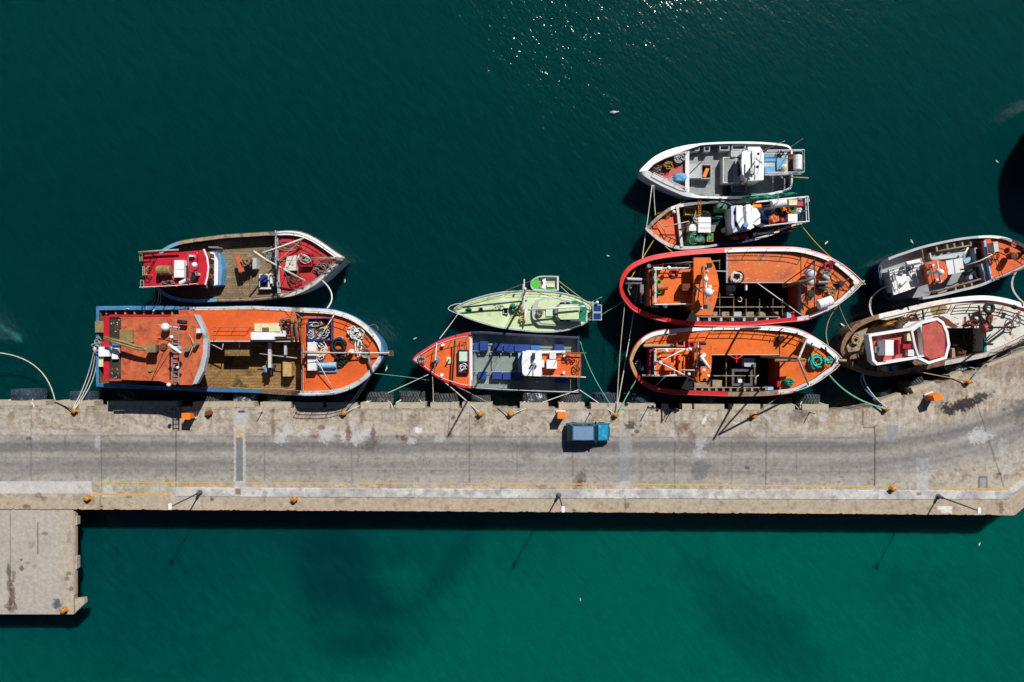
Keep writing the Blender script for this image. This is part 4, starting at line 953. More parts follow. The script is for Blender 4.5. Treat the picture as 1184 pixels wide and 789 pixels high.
    for i in range(5): t.c('bulwark_post', A, 898 + i * 14, 212, 1.6, 3.0, .06, 'grey_pale')
    t.l('derrick_boom', A, [(1203, 240, 6.6), (1290, 300, 6.0), (1555, 444, 4.6)], .1, 'white_worn'); t.l('derrick_boom', A, [(1262, 252, 6.0), (1400, 206, 5.0), (1545, 152, 4.4)], .09, 'white_worn')
    t.l('derrick_boom', A, [(1210, 238, 6.4), (1300, 300, 3.4), (1350, 330, 1.7)], .09, 'wood_brown')
    t.l('mast', A, [(1374, 318, 1.6), (1372, 305, 8.0)], [.16, .1], 'wood_brown'); t.l('stay', A, [(1372, 305, 7.9), (1815, 290, 4.4)], .03, 'rope_grey'); t.l('stay', A, [(1372, 305, 7.9), (1545, 152, 3.6)], .03, 'rope_grey'); t.l('stay', A, [(1372, 305, 7.9), (1490, 520, 3.6)], .03, 'rope_grey')
    t.rail(A, [(1376, 112), (1378, 300), (1396, 545)], 3.0, 1.1, 3, 1.3, .05, 'grey_pale')
    t.p('hatch', A, [(1413, 372), (1432, 278), (1492, 268), (1494, 372)], 4.0, 2.9, 'white_worn'); hh = t.ring('hatch_coaming', A, [(1518, 256), (1602, 256), (1602, 346), (1518, 346)], 4.1, 2.9, .12, 'crimson')
    t.l('bowsprit', A, [(1605, 290, 4.2), (1825, 288, 4.4)], .14, 'wood_cap'); h.rail('U', 1390, 1800, 1.0, 2, 1.6, .03, 'grey_mid', .3); h.rail('L', 1410, 1800, .9, 2, 1.8, .03, 'grey_mid', .3)
    h.rail('L', 960, 1380, .6, 1, 1.3, .035, 'grey_pale', .05); h.strake('wood_brown', .07)
    return h
boat_red_wood()
A = Frame(90, 250, 5.92)
tangle(A, 632, 448, 5.35, .85, .55, 'net_grey', 'pinkish net scrap on the red cabin roof', 40, .04, 2); net(A, 1158, 312, 3.0, .55, .5, .35, 'net_brown', 'brown net wound on the winch beside an orange slab', 4, rope='rope_tan', k=50)
tangle(A, 1558, 298, 3.9, .65, .55, 'rope_white', 'white rope heaped in the red hatch of the red foredeck', 70, .045, 4, h=.4); tangle(A, 1680, 345, 3.75, 1.0, .8, 'net_grey', 'grey brown rope heap near the bow on the red foredeck', 90, .045, 8)
tangle(A, 1478, 430, 3.4, .9, .8, 'net_brown', 'dark tangled lines on the lower side of the red foredeck', 70, .04, 9); tangle(A, 1345, 262, 1.7, 1.1, .8, 'rope_grey', 'grey tangle at the end of the wooden deck by the red foredeck', 80, .04, 10)
tangle(A, 1440, 200, 3.3, 1.4, .6, 'net_grey', 'pale line scattered along the upper part of the red foredeck', 50, .035, 12); crate(A, (1252, 405, 1290, 450), 2.7, 2.3, 'bin_blue', 'small blue box on the deck hatch of the wooden boat')

# ---------------------------------------------------------------- large orange boat with blue hull (lower left)
def boat_large_orange():
    B = Frame(90, 340, 5.92); t = Thing('fishing_boat', 'largest orange fishing boat with blue stern edge and plank hold, left on the quay', 'fishing boat', base(B, 1100, 380), BG)
    U = [(128, 92), (300, 90), (600, 90), (800, 95), (1184, 88), (1300, 92), (1500, 98), (1700, 107), (1800, 125), (1900, 165), (1990, 230), (2060, 310), (2085, 375), (2092, 405)]
    L = [(126, 630), (300, 638), (600, 650), (900, 665), (1184, 672), (1400, 686), (1540, 692), (1700, 688), (1800, 672), (1900, 632), (1990, 565), (2050, 490), (2082, 440), (2092, 408)]
    h = Hull(t, B, U, L, 3.4, 6.0, 3.6, .3, True, 1.7, 'blue', 'blue', 'wood_dark', [('U', 785, 2100, 'white_worn'), ('L', 1240, 1560, 'wood_brown'), ('L', 1560, 2100, 'white_worn')], widb=.42, st=.66)
    h.strake('blue', .06)
    h.deck('deck', 140, 1560, 1.7, 'wood_dark')
    sd = h.deck('side_deck', 690, 1550, 4.3, 'orange_bright', zb=3.9, yl=322)
    h.deck('foredeck', 1560, 2088, ('g', -.3), 'orange_bright', zb=1.7)
    t.b('bulkhead', B, (1548, 110, 1566, 690), 4.6, 1.7, 'white_worn'); t.b('deck_edge', B, (890, 320, 1550, 328), 4.36, 4.1, 'grey_pale')
    # aft house
    hs = t.p('deckhouse', B, [(215, 165), (600, 165), (660, 200), (690, 340), (670, 470), (600, 580), (215, 580)], 7.3, 1.7, 'hold_brown')
    t.p('roof', B, [(296, 158), (640, 158), (640, 140), (800, 142), (850, 240), (868, 320), (860, 440), (790, 624), (640, 622), (560, 596), (296, 588)], 7.6, 7.35, 'orange_old', hs)
    t.p('visor', B, [(794, 142), (822, 142), (868, 240), (890, 330), (884, 430), (860, 530), (815, 615), (786, 617), (832, 500), (858, 400), (860, 300), (838, 225)], 7.75, 7.2, 'grey_pale', hs)
    t.b('gallery', B, (176, 150, 216, 590), 7.3, 6.9, 'red_roof'); t.b('gallery', B, (216, 142, 640, 156), 7.5, 7.3, 'red_roof'); t.b('gallery', B, (216, 582, 300, 596), 7.5, 7.3, 'red_faded'); t.b('gallery', B, (216, 158, 232, 586), 7.2, 6.6, 'grey_pale'); t.b('gallery_floor', B, (232, 158, 296, 584), 6.9, 6.5, 'wood_brown')
    t.b('locker', B, (142, 362, 213, 428), 7.9, 6.6, 'white_clean'); t.b('locker', B, (233, 370, 272, 446), 7.7, 6.6, 'white_clean'); t.b('locker', B, (234, 330, 280, 354), 7.4, 6.6, 'blue'); t.b('locker', B, (118, 186, 176, 264), 3.9, 3.0, 'brass'); t.b('locker', B, (142, 448, 172, 498), 3.9, 3.0, 'cream')
    t.b('hatch', B, (286, 244, 374, 332), 7.95, 7.6, 'brass'); t.b('chimney_cap', B, (462, 345, 528, 400), 9., 8.7, 'brass'); t.b('chimney', B, (470, 350, 520, 395), 8.7, 7.6, 'steel')
    m = MB()
    for dy in (0, 22): m.tube([B(178, 296 + dy * .4, 8.9), B(300, 325 + dy, 8.9), B(400, 358 + dy * .8, 8.9), B(458, 372 + dy * .5, 8.9), B(470, 372, 8.9)], .12, 8)
    m.smooth = True; t.put('exhaust_pipe', m, 'brass')
    m = MB()   # antenna gantry lying across the roof
    for x in (648, 690): m.tube([B(x, 208, 9.3), B(x, 612, 9.3)], .07, 6)
    for i in range(13): y = 215 + i * 32; m.tube([B(646, y, 9.3), B(692, y, 9.3)], .045, 5)
    for x, y in ((648, 208), (690, 208), (648, 612), (690, 612)): m.tube([B(x, y, 7.6), B(x, y, 9.3)], .07, 6)
    g = t.put('antenna_gantry', m, 'grey_mid')
    t.l('radar_bar', B, [(620, 346, 10.2), (707, 406, 10.2)], .14, 'white_clean', g); t.c('radar_base', B, 666, 378, 9.3, 10.1, .28, 'pale_blue', g)
    t.s_('satellite_dome', B, 598, 228, 8.3, .42, 'white_clean'); t.s_('lamp', B, 641, 296, 9.5, .18, 'white_clean'); t.s_('lamp', B, 622, 622, 8.6, .2, 'white_clean'); t.s_('lamp', B, 683, 505, 9.5, .15, 'white')
    t.b('light_box', B, (810, 238, 838, 268), 8.3, 7.6, 'white'); t.c('vent_cowl', B, 585, 362, 7.6, 7.8, .34, 'rust'); t.c('vent_cowl', B, 747, 375, 7.6, 8.3, .3, 'brass'); t.c('vent_cowl', B, 492, 520, 7.6, 7.8, .2, 'brass'); t.c('vent_cowl', B, 800, 345, 7.6, 8.4, .18, 'grey_mid')
    t.l('spotlight', B, [(685, 190, 8.2), (745, 196, 8.2)], .2, 'black'); t.l('mast', B, [(632, 395, 7.6), (628, 395, 10.8)], [.1, .06], 'steel')
    t.l('antenna', B, [(700, 232, 9.3), (545, 210, 9.1)], .035, 'white'); t.l('stay', B, [(735, 230, 7), (795, 340, 8.3), (715, 545, 7)], .035, 'rope'); t.l('stay', B, [(630, 300, 9.2), (505, 590, 7.7)], .03, 'black')
    for i in range(9): t.b('bulwark_post', B, (190 + i * 64, 108, 200 + i * 64, 140), 3.3, 1.8, 'wood_cap')
    # side deck gear
    h.rail('U', 800, 1500, 1.05, 2, 1.55, .035, 'white'); t.rail(B, [(945, 300), (945, 228), (1180, 228)], 4.3, 1.0, 2, 1.8, .025, 'grey_mid')
    t.b('hatch', B, (1208, 200, 1385, 258), 4.9, 4.3, 'cream'); t.b('hatch', B, (1184, 262, 1342, 314), 5.0, 4.3, 'white_clean'); t.b('locker', B, (1342, 252, 1422, 292), 4.8, 4.3, 'white'); t.b('hatch_lid', B, (1262, 230, 1306, 256), 5.0, 4.9, 'wood_brown')
    for x in (1462, 1492, 1518): t.l('plank', B, [(x, 165, 4.6), (x + 6, 322, 4.6)], .13, 'wood_brown')
    t.l('plank', B, [(1345, 305, 4.5), (1480, 300, 4.5)], .13, 'wood_brown')
    m = MB(); m.tube([B(x, y, z) for x, y, z in ((1385, 175, 4.4), (1385, 175, 5.6), (1500, 138, 5.6), (1535, 165, 5.6), (1535, 165, 4.4))], .06, 6); m.tube([B(1385, 175, 5.0), B(1400, 260, 4.9), B(1410, 300, 4.4)], .05, 6); t.put('net_frame', m, 'grey_mid')
    # hold
    t.b('beam', B, (1302, 334, 1322, 505), 3.9, 3.6, 'white_worn'); t.b('beam', B, (1412, 334, 1428, 418), 3.9, 3.6, 'grey_pale'); t.l('beam', B, [(1105, 332, 3.9), (1105, 365, 3.6)], .06, 'white')
    t.l('strut', B, [(900, 338, 4.0), (990, 382, 4.0), (996, 330, 4.1)], .07, 'grey_pale')
    t.b('hatch', B, (1005, 334, 1174, 424), 3.4, 1.7, 'wood_dark'); t.l('pole', B, [(1245, 410, 3.6), (1500, 440, 3.6)], .05, 'grey_pale'); t.rail(B, [(1060, 640), (1500, 652)], 1.72, .9, 2, 1.6, .035, 'wood_cap')
    t.rail(B, [(1560, 350), (1560, 690)], 4.5, .9, 2, 1.3, .04, 'grey_pale')
    # foredeck gear
    fz = 5.25
    m = MB(); ring_mesh(m, B.P([(1572, 165), (1740, 165), (1740, 320), (1572, 320)], 5.95), fz - .1, .1); m.tube([B(1575, 225, 5.9), B(1625, 225, 5.9), B(1625, 318, 5.9)], .06, 5); t.put('gear_pen', m, 'bin_blue')
    t.b('hatch', B, (1572, 330, 1632, 524), 6.15, 5.05, 'white'); t.canister('tank', B, (1630, 490, 5.75), (1770, 488, 5.75), .32, 'pale_blue'); t.b('locker', B, (1640, 512, 1772, 536), 5.55, 5.15, 'sky_blue')
    t.l('boom', B, [(1545, 400, 6.75), (1725, 402, 6.75)], .16, 'tan'); t.l('bowsprit', B, [(1725, 404, 6.55), (1900, 404, 6.35), (2130, 404, 6.25)], .07, 'white_worn'); t.p('anchor_roller', B, [(2090, 390), (2150, 388), (2155, 425), (2090, 425)], 5.95, 5.25, 'wood_brown')
    m = MB(); X = B(1970, 408, 6.25); m.lathe(X[0], X[1], [(.5, 5.35), (.5, 5.5), (.28, 5.6), (.28, 6.05), (.46, 6.15), (.46, 6.3), (.1, 6)], 14); t.put('capstan', m, 'grey_mid')
    t.l('derrick_leg', B, [(1990, 430, 6.25), (2012, 540, 5.95)], .12, 'grey_mid'); t.c('vent_cowl', B, 1870, 395, 5.35, 6.25, .24, 'white_clean'); t.c('mast', B, 1550, 400, 4.95, 6.75, .16, 'rope_tan')
    t.l('stay', B, [(1755, 142, 5.95), (1650, 310, 6.55)], .06, 'white_worn'); t.l('stay', B, [(1630, 440, 6.55), (1755, 665, 5.55)], .05, 'white_worn'); t.l('stay', B, [(1530, 400, 7.55), (1835, 402, 6.75)], .03, 'rope_white')
    h.rail('U', 1590, 2060, 1.05, 2, 1.5, .035, 'white', .25); h.rail('L', 1570, 1900, .95, 2, 1.6, .035, 'white', .15)
boat_large_orange()
B = Frame(90, 340, 5.92)
net(B, 1640, 200, 5.30, 1.0, .42, .3, 'net_brown', 'rust coloured gear in the top row of the blue pen on the large boat foredeck', 5, rope='rope_white', k=40); net(B, 1600, 272, 5.30, .45, .6, .5, 'net_grey', 'pale grey net bundle in the left cell of the blue pen', 6, rope='rope_white', k=50)
net(B, 1685, 268, 5.30, .75, .6, .5, 'net_dark', 'dark gear with white bits in the right cell of the blue pen', 7, rope='rope_white', k=60); tangle(B, 1675, 385, 5.35, .9, 1.2, 'rope_white', 'big white rope coil right of the white foredeck hatch', 90, .06, 3, h=.5)
coil(B, 1793, 355, 5.30, .68, 'black', 'black hose coil on the orange foredeck of the large boat', 4, .12, .05); coil(B, 1795, 312, 5.35, .4, 'rope_grey', 'grey rope ball above the black hose coil', 4, .07, .2, ry=.6)
tangle(B, 1820, 455, 5.30, .8, .75, 'black', 'black tangled net beside the pale blue tank on the foredeck', 80, .09, 5); tangle(B, 1895, 275, 5.45, 1.0, .75, 'rope_white', 'thick white rope pile at the upper foredeck of the large boat', 80, .09, 6); tangle(B, 1925, 370, 5.45, .35, .9, 'rope_white', 'white rope leading from the pile to the capstan', 30, .08, 7)
tangle(B, 1960, 290, 5.45, 1.5, 1.3, 'net_grey', 'thin pink grey line spread near the bow rail of the large boat', 60, .03, 8); tangle(B, 1430, 225, 4.4, .9, 1.0, 'black', 'black wire bundle inside the frame by the planks', 70, .07, 9)
tangle(B, 268, 205, 6.95, .45, .8, 'rope_white', 'white and mint line in the corner behind the red gallery', 60, .05, 10); tangle(B, 262, 545, 6.95, .4, .6, 'rope_tan', 'tan line pile in the lower gallery corner of the large boat', 50, .05, 11)
tangle(B, 140, 350, 3.7, .5, .9, 'rope_grey', 'grey rope bunch over the blue stern corner', 60, .06, 12)
crate(B, (1406, 466, 1462, 562), 3.0, 1.72, 'tan', 'tan wooden crate standing on the plank hold floor', name='crate', cat='crate')
# two crew members working on the plank floor
def person(label, X, mir=1, bend=.7, rot=0, top='overall_blue', legs='khaki', phase=0):
    t = Thing('person', label, 'person', X, 'crew on the large orange boat'); co, si = math.cos(rot), math.sin(rot)
    def R(u, v, z): return (X[0] + u * co - v * si, X[1] + u * si + v * co, X[2] + z)
    hz = .92; sh = R(.12 + .42 * bend, 0, hz + .5 * (1 - bend * .45)); nk = R(.18 + .48 * bend, 0, hz + .58 * (1 - bend * .4)); hd = R(.24 + .56 * bend, 0, hz + .68 * (1 - bend * .4))
    J = dict(pel=R(0, 0, hz), ch=R(.1 + .26 * bend, 0, hz + .32), sh=sh, nk=nk, hd=hd)
    for sg, n in ((1, 'l'), (-1, 'r')):
        J[n + 's'] = R(.12 + .4 * bend, .2 * sg, sh[2] - X[2]); J[n + 'e'] = R(.36 + .4 * bend, (.3 + .06 * sg * phase) * sg, sh[2] - X[2] - .22); J[n + 'w'] = R(.58 + .36 * bend, .22 * sg, sh[2] - X[2] - .36); J[n + 'h'] = R(.66 + .36 * bend, .2 * sg, sh[2] - X[2] - .41)
        J[n + 'hp'] = R(0, .1 * sg, hz - .06); J[n + 'k'] = R(.1 + .12 * sg * phase, .13 * sg, .5); J[n + 'a'] = R(.0 + .26 * sg * phase, .14 * sg, .09); J[n + 't'] = R(.2 + .26 * sg * phase, .16 * sg, .05)
    def skin(name, ch, mat, rad, k=1.0, root=None):
        names = []; ed = []
        for c in ch:
            for i, n_ in enumerate(c):
                if n_ not in names: names.append(n_)
                if i: ed.append((names.index(c[i - 1]), names.index(n_)))
        me = bpy.data.meshes.new(name); me.from_pydata([tuple(a - b for a, b in zip(J[n_], X)) for n_ in names], ed, [])
        o = bpy.data.objects.new(name, me); o.parent = t.o; C.objects.link(o)
        md = o.modifiers.new('skin', 'SKIN'); sv = me.skin_vertices[0].data
        for i, n_ in enumerate(names):
            q = rad.get(n_, rad.get(n_[1:], .06)) * k; sv[i].radius = (q, q); sv[i].use_root = (i == 0)
        s2 = o.modifiers.new('sub', 'SUBSURF'); s2.levels = s2.render_levels = 2; me.materials.append(MATS[mat]); return o
    rad = dict(pel=.15, ch=.16, sh=.14, nk=.055, hd=.105, s=.075, e=.05, w=.035, h=.045, hp=.1, k=.065, a=.045, t=.045)
    rad.update(ls=.075, rs=.075, le=.05, re=.05, lw=.035, rw=.035, lh=.045, rh=.045, lhp=.1, rhp=.1, lk=.065, rk=.065, la=.045, ra=.045, lt=.045, rt=.045)
    skin('body', [['pel', 'ch', 'sh', 'nk', 'hd'], ['sh', 'ls', 'le', 'lw', 'lh'], ['sh', 'rs', 're', 'rw', 'rh'], ['pel', 'lhp', 'lk', 'la', 'lt'], ['pel', 'rhp', 'rk', 'ra', 'rt']], 'skin', rad)
    skin('jacket', [['pel', 'ch', 'sh'], ['sh', 'ls', 'le', 'lw'], ['sh', 'rs', 're', 'rw']], top, rad, 1.25)
    skin('trousers', [['pel', 'lhp', 'lk', 'la'], ['pel', 'rhp', 'rk', 'ra']], legs, rad, 1.22)
    m = MB(); m.heap(hd[0] - .02 * co, hd[1], hd[2] - .02, .13, .12, .16, 3, rot, lump=.1); t.put('hair', m, 'hair')
    for n in ('l', 'r'):
        a, b = Vector(J[n + 'a']), Vector(J[n + 't']); m = MB(); m.tube([a - (b - a) * .35 - Vector((0, 0, .03)), a.lerp(b, .5), b + Vector((0, 0, -.005))], [.055, .06, .045], 8); t.put('boot', m, 'black')
        w_, h_ = Vector(J[n + 'w']), Vector(J[n + 'h']); d = (h_ - w_).normalized(); sd_ = Vector((-d.y, d.x, 0))
        m = MB()
        for i, ln in enumerate((.075, .088, .084, .066)):
            o = sd_ * (.033 - .022 * i); m.tube([h_ + o, h_ + o + d * ln * .55, h_ + o + d * ln * .9 + Vector((0, 0, -.03))], [.011, .01, .008], 5)
        m.tube([w_ + d * .03 + sd_ * .04, w_ + d * .07 + sd_ * .075, w_ + d * .11 + sd_ * .07 + Vector((0, 0, -.02))], [.013, .012, .009], 5); t.put('fingers', m, 'skin')
p1 = B(1305, 498, 1.71); p2 = B(1352, 505, 1.71)
person('crew member in blue top and pale trousers bending over on the plank floor', (p1[0], p1[1], 1.73), bend=.8, rot=math.radians(-65), phase=.6)
person('crew member in blue top and dark trousers beside the tan crate', (p2[0], p2[1], 1.73), bend=.75, rot=math.radians(120), legs='trousers', phase=-.5)

# ---------------------------------------------------------------- pale green sailing boat
def sailboat():
    F = Frame(500, 300, 5.92); t = Thing('sailing_boat', 'pale green sailing yacht with one mast, lying outside the boat with blue bins', 'sailing boat', base(F, 600, 350))
    U = [(1102, 345), (1095, 315), (1060, 290), (1000, 262), (930, 240), (850, 225), (740, 216), (600, 216), (450, 229), (330, 256), (240, 286), (180, 315), (145, 340)]
    L = [(1102, 350), (1090, 392), (1050, 436), (980, 468), (880, 492), (750, 498), (600, 486), (450, 465), (320, 430), (220, 393), (165, 360), (145, 343)]
    h = Hull(t, F, U, L, 1.35, 1.75, 1.3, .1, False, 1.1, 'grey_pale', 'white', 'white', flare=.86)
    h.deck('deck', 150, 1090, ('g', -.02), 'mint')
    cb = t.p('cabin_trunk', F, [(690, 305), (705, 280), (760, 265), (860, 264), (960, 285), (1000, 300), (1003, 440), (860, 456), (730, 450), (698, 425), (684, 390), (682, 345)], 1.75, 1.3, 'grey_pale')
    t.p('cabin_top', F, [(728, 292), (770, 277), (860, 276), (900, 284), (900, 440), (860, 446), (745, 438), (718, 405), (712, 345)], 1.82, 1.7, 'mint', cb)
    dh = t.p('doghouse', F, [(835, 330), (868, 302), (1000, 300), (1003, 424), (868, 420), (838, 385)], 2.35, 1.7, 'grey_mid')
    t.p('doghouse_roof', F, [(862, 330), (876, 310), (1000, 306), (1003, 410), (878, 412), (860, 392)], 2.5, 2.34, 'mint', dh)
    for q in ((872, 294, 905, 306), (912, 294, 942, 305), (872, 414, 905, 426), (912, 414, 942, 426)): t.b('window', F, q, 2.38, 2.0, 'glass', dh)
    t.b('sliding_hatch', F, (778, 344, 830, 390), 1.98, 1.8, 'mint_pale')
    m = MB(); m.prism(F.P([(950, 283), (990, 285), (1040, 305), (1055, 330), (1050, 430), (1003, 425), (1010, 330), (960, 305)], 2.4), 2.25); t.put('awning', m, 'teal')
    for q in ((315, 326, 348, 358), (484, 331, 519, 374)): hh = t.b('deck_hatch', F, q, 1.75, 1.4, 'grey_pale'); t.b('hatch_glass', F, (q[0] + 5, q[1] + 5, q[2] - 5, q[3] - 5), 1.76, 1.75, 'glass', hh)
    # mast, spreaders, boom, stays
    MBs = F(640, 288, 1.4); mx, my = MBs[0] - .4, MBs[1] + .0; top = 19.5
    m = MB(); m.tube([(mx, my, 1.3), (mx, my, top)], [.13, .09], 10); ms = t.put('mast', m, 'white')
    m = MB()
    for z in (8.0, 13.5): m.tube([(mx, my - 1.4, z), (mx, my + 1.3, z)], .06, 6)
    t.put('spreader', m, 'white', ms)
    bw, st = F(150, 342, 1.8), F(1095, 348, 1.4); m = MB()
    for a, b in (((mx, my, top), bw), ((mx, my, top), st), ((mx, my, top * .72), (mx + .1, F(0, 470, 1.4)[1], 1.4)), ((mx, my, top * .72), (mx + .1, F(0, 226, 1.4)[1], 1.4))): m.tube([a, b], .022, 4)
    t.put('stay', m, 'grey_mid')
    t.l('boom', F, [(655, 345, 3.2), (1045, 322, 3.0)], .1, 'white'); t.l('furled_sail', F, [(205, 330, 2.4), (400, 308, 2.4), (645, 284, 2.6)], .09, 'navy')
    t.l('deck_pole', F, [(640, 340, 1.9), (626, 455, 1.6)], .11, 'white'); t.l('whisker_pole', F, [(720, 330, 2.2), (800, 338, 2.0)], .05, 'rope')
    m = MB(); m.rail(h.edge('U', 170, 1090, .08, 0, 20), .65, 2, 1.9, .02); m.rail(h.edge('L', 170, 1090, .08, 0, 20), .65, 2, 1.9, .02); t.put('lifeline', m, 'grey_pale')
    m = MB(); m.tube(catmull([F(210, 300, 2.4), F(140, 312, 2.4), (F(108, 338, 2.4)), F(145, 362, 2.4), F(205, 385, 2.3)], 5), .035, 6)
    for x, y in ((210, 300), (140, 315), (145, 360), (205, 385)): m.tube([F(x, y, 1.6), F(x, y, 2.4)], .03, 5)
    t.put('pulpit', m, 'white')
    m = MB(); m.tube(catmull([F(1070, 290, 2.0), F(1100, 300, 2.1), F(1130, 300, 2.1)], 4), .04, 6); m.tube([F(1075, 415, 1.9), F(1160, 415, 2.1)], .04, 6); m.tube([F(1098, 290, 1.3), F(1098, 420, 2.2)], .04, 6); t.put('stern_arch', m, 'white')
    for q in ((1098, 311, 1158, 361), (1098, 365, 1158, 416)): p = t.b('solar_panel', F, q, 2.25, 2.18, 'white_clean'); t.b('solar_cell', F, (q[0] + 3, q[1] + 3, q[2] - 3, q[3] - 3), 2.262, 2.25, 'solar', p)
    t.s_('dome', F, 1128, 295, 2.5, .17, 'white_clean'); t.l('antenna', F, [(1090, 290, 2.2), (1160, 258, 4.2)], .025, 'white')
    X = F(735, 362, 2.2); m = MB(); m.torus(X[0], X[1], 2.2, .3, .04, 18, 6); m.tube([(X[0], X[1], 1.7), (X[0], X[1], 2.2)], .05, 5); t.put('wheel', m, 'brass')
    m = MB()
    for x, y in ((330, 300), (470, 240), (560, 240), (880, 240), (430, 445), (300, 410)): X = F(x, y, 1.5); m.cyl(X[0], X[1], 1.35, 1.6, .1, n=8)
    t.put('winch', m, 'steel')
sailboat()
F = Frame(500, 300, 5.92)
net(F, 248, 344, 1.6, .35, .24, .3, 'teal', 'teal bag on the foredeck of the pale green yacht', 3, name='bag', cat='bag', group=None); net(F, 548, 335, 1.42, .35, .55, .4, 'teal', 'teal cloth heap left of the yacht mast', 14, name='cloth_heap', cat='cloth', group=None)
tangle(F, 600, 335, 1.5, .8, .5, 'rope_tan', 'tan rope bundle left of the yacht mast', 70, .05, 21); tangle(F, 612, 410, 1.42, .4, .4, 'rope_yellow', 'yellow line below the yacht mast', 40, .045, 22); tangle(F, 440, 330, 1.42, .8, .35, 'rope_grey', 'grey line between the two deck hatches of the yacht', 50, .03, 23)
coil(F, 735, 365, 1.85, .35, 'rope_tan', 'tan line coil around the wheel on the yacht', 4, .04, .1, 5)
def dinghy():
    F = Frame(500, 300, 5.92); t = Thing('dinghy', 'small bright green rowing dinghy tied outside the pale green yacht', 'dinghy', base(F, 770, 165))
    U = [(864, 118), (800, 116), (740, 117), (705, 128), (680, 145), (671, 165)]; L = [(864, 214), (800, 213), (740, 212), (700, 208), (678, 195), (671, 170)]
    h = Hull(t, F, U, L, .55, .65, .55, .1, False, .2, 'grey_pale', 'green', 'white', flare=.85, n=50)
    h.deck('floor', 690, 860, .22, 'grey_pale'); h.deck('bow_deck', 672, 728, ('g', -.03), 'green_vivid', zb=.2); h.deck('side_bench', 728, 856, .48, 'green', zb=.2, yl=133)
    h.deck('side_bench', 728, 856, .48, 'green', zb=.2, yu=198)
    t.p('thwart', F, [(722, 150), (745, 146), (740, 200), (728, 190)], .5, .25, 'brass'); t.p('thwart', F, [(752, 140), (776, 130), (776, 204), (745, 196), (758, 165)], .54, .25, 'white_clean'); t.b('thwart', F, (785, 170, 836, 190), .45, .25, 'cream')
    t.b('transom', F, (853, 122, 864, 210), .66, .1, 'white')
dinghy()

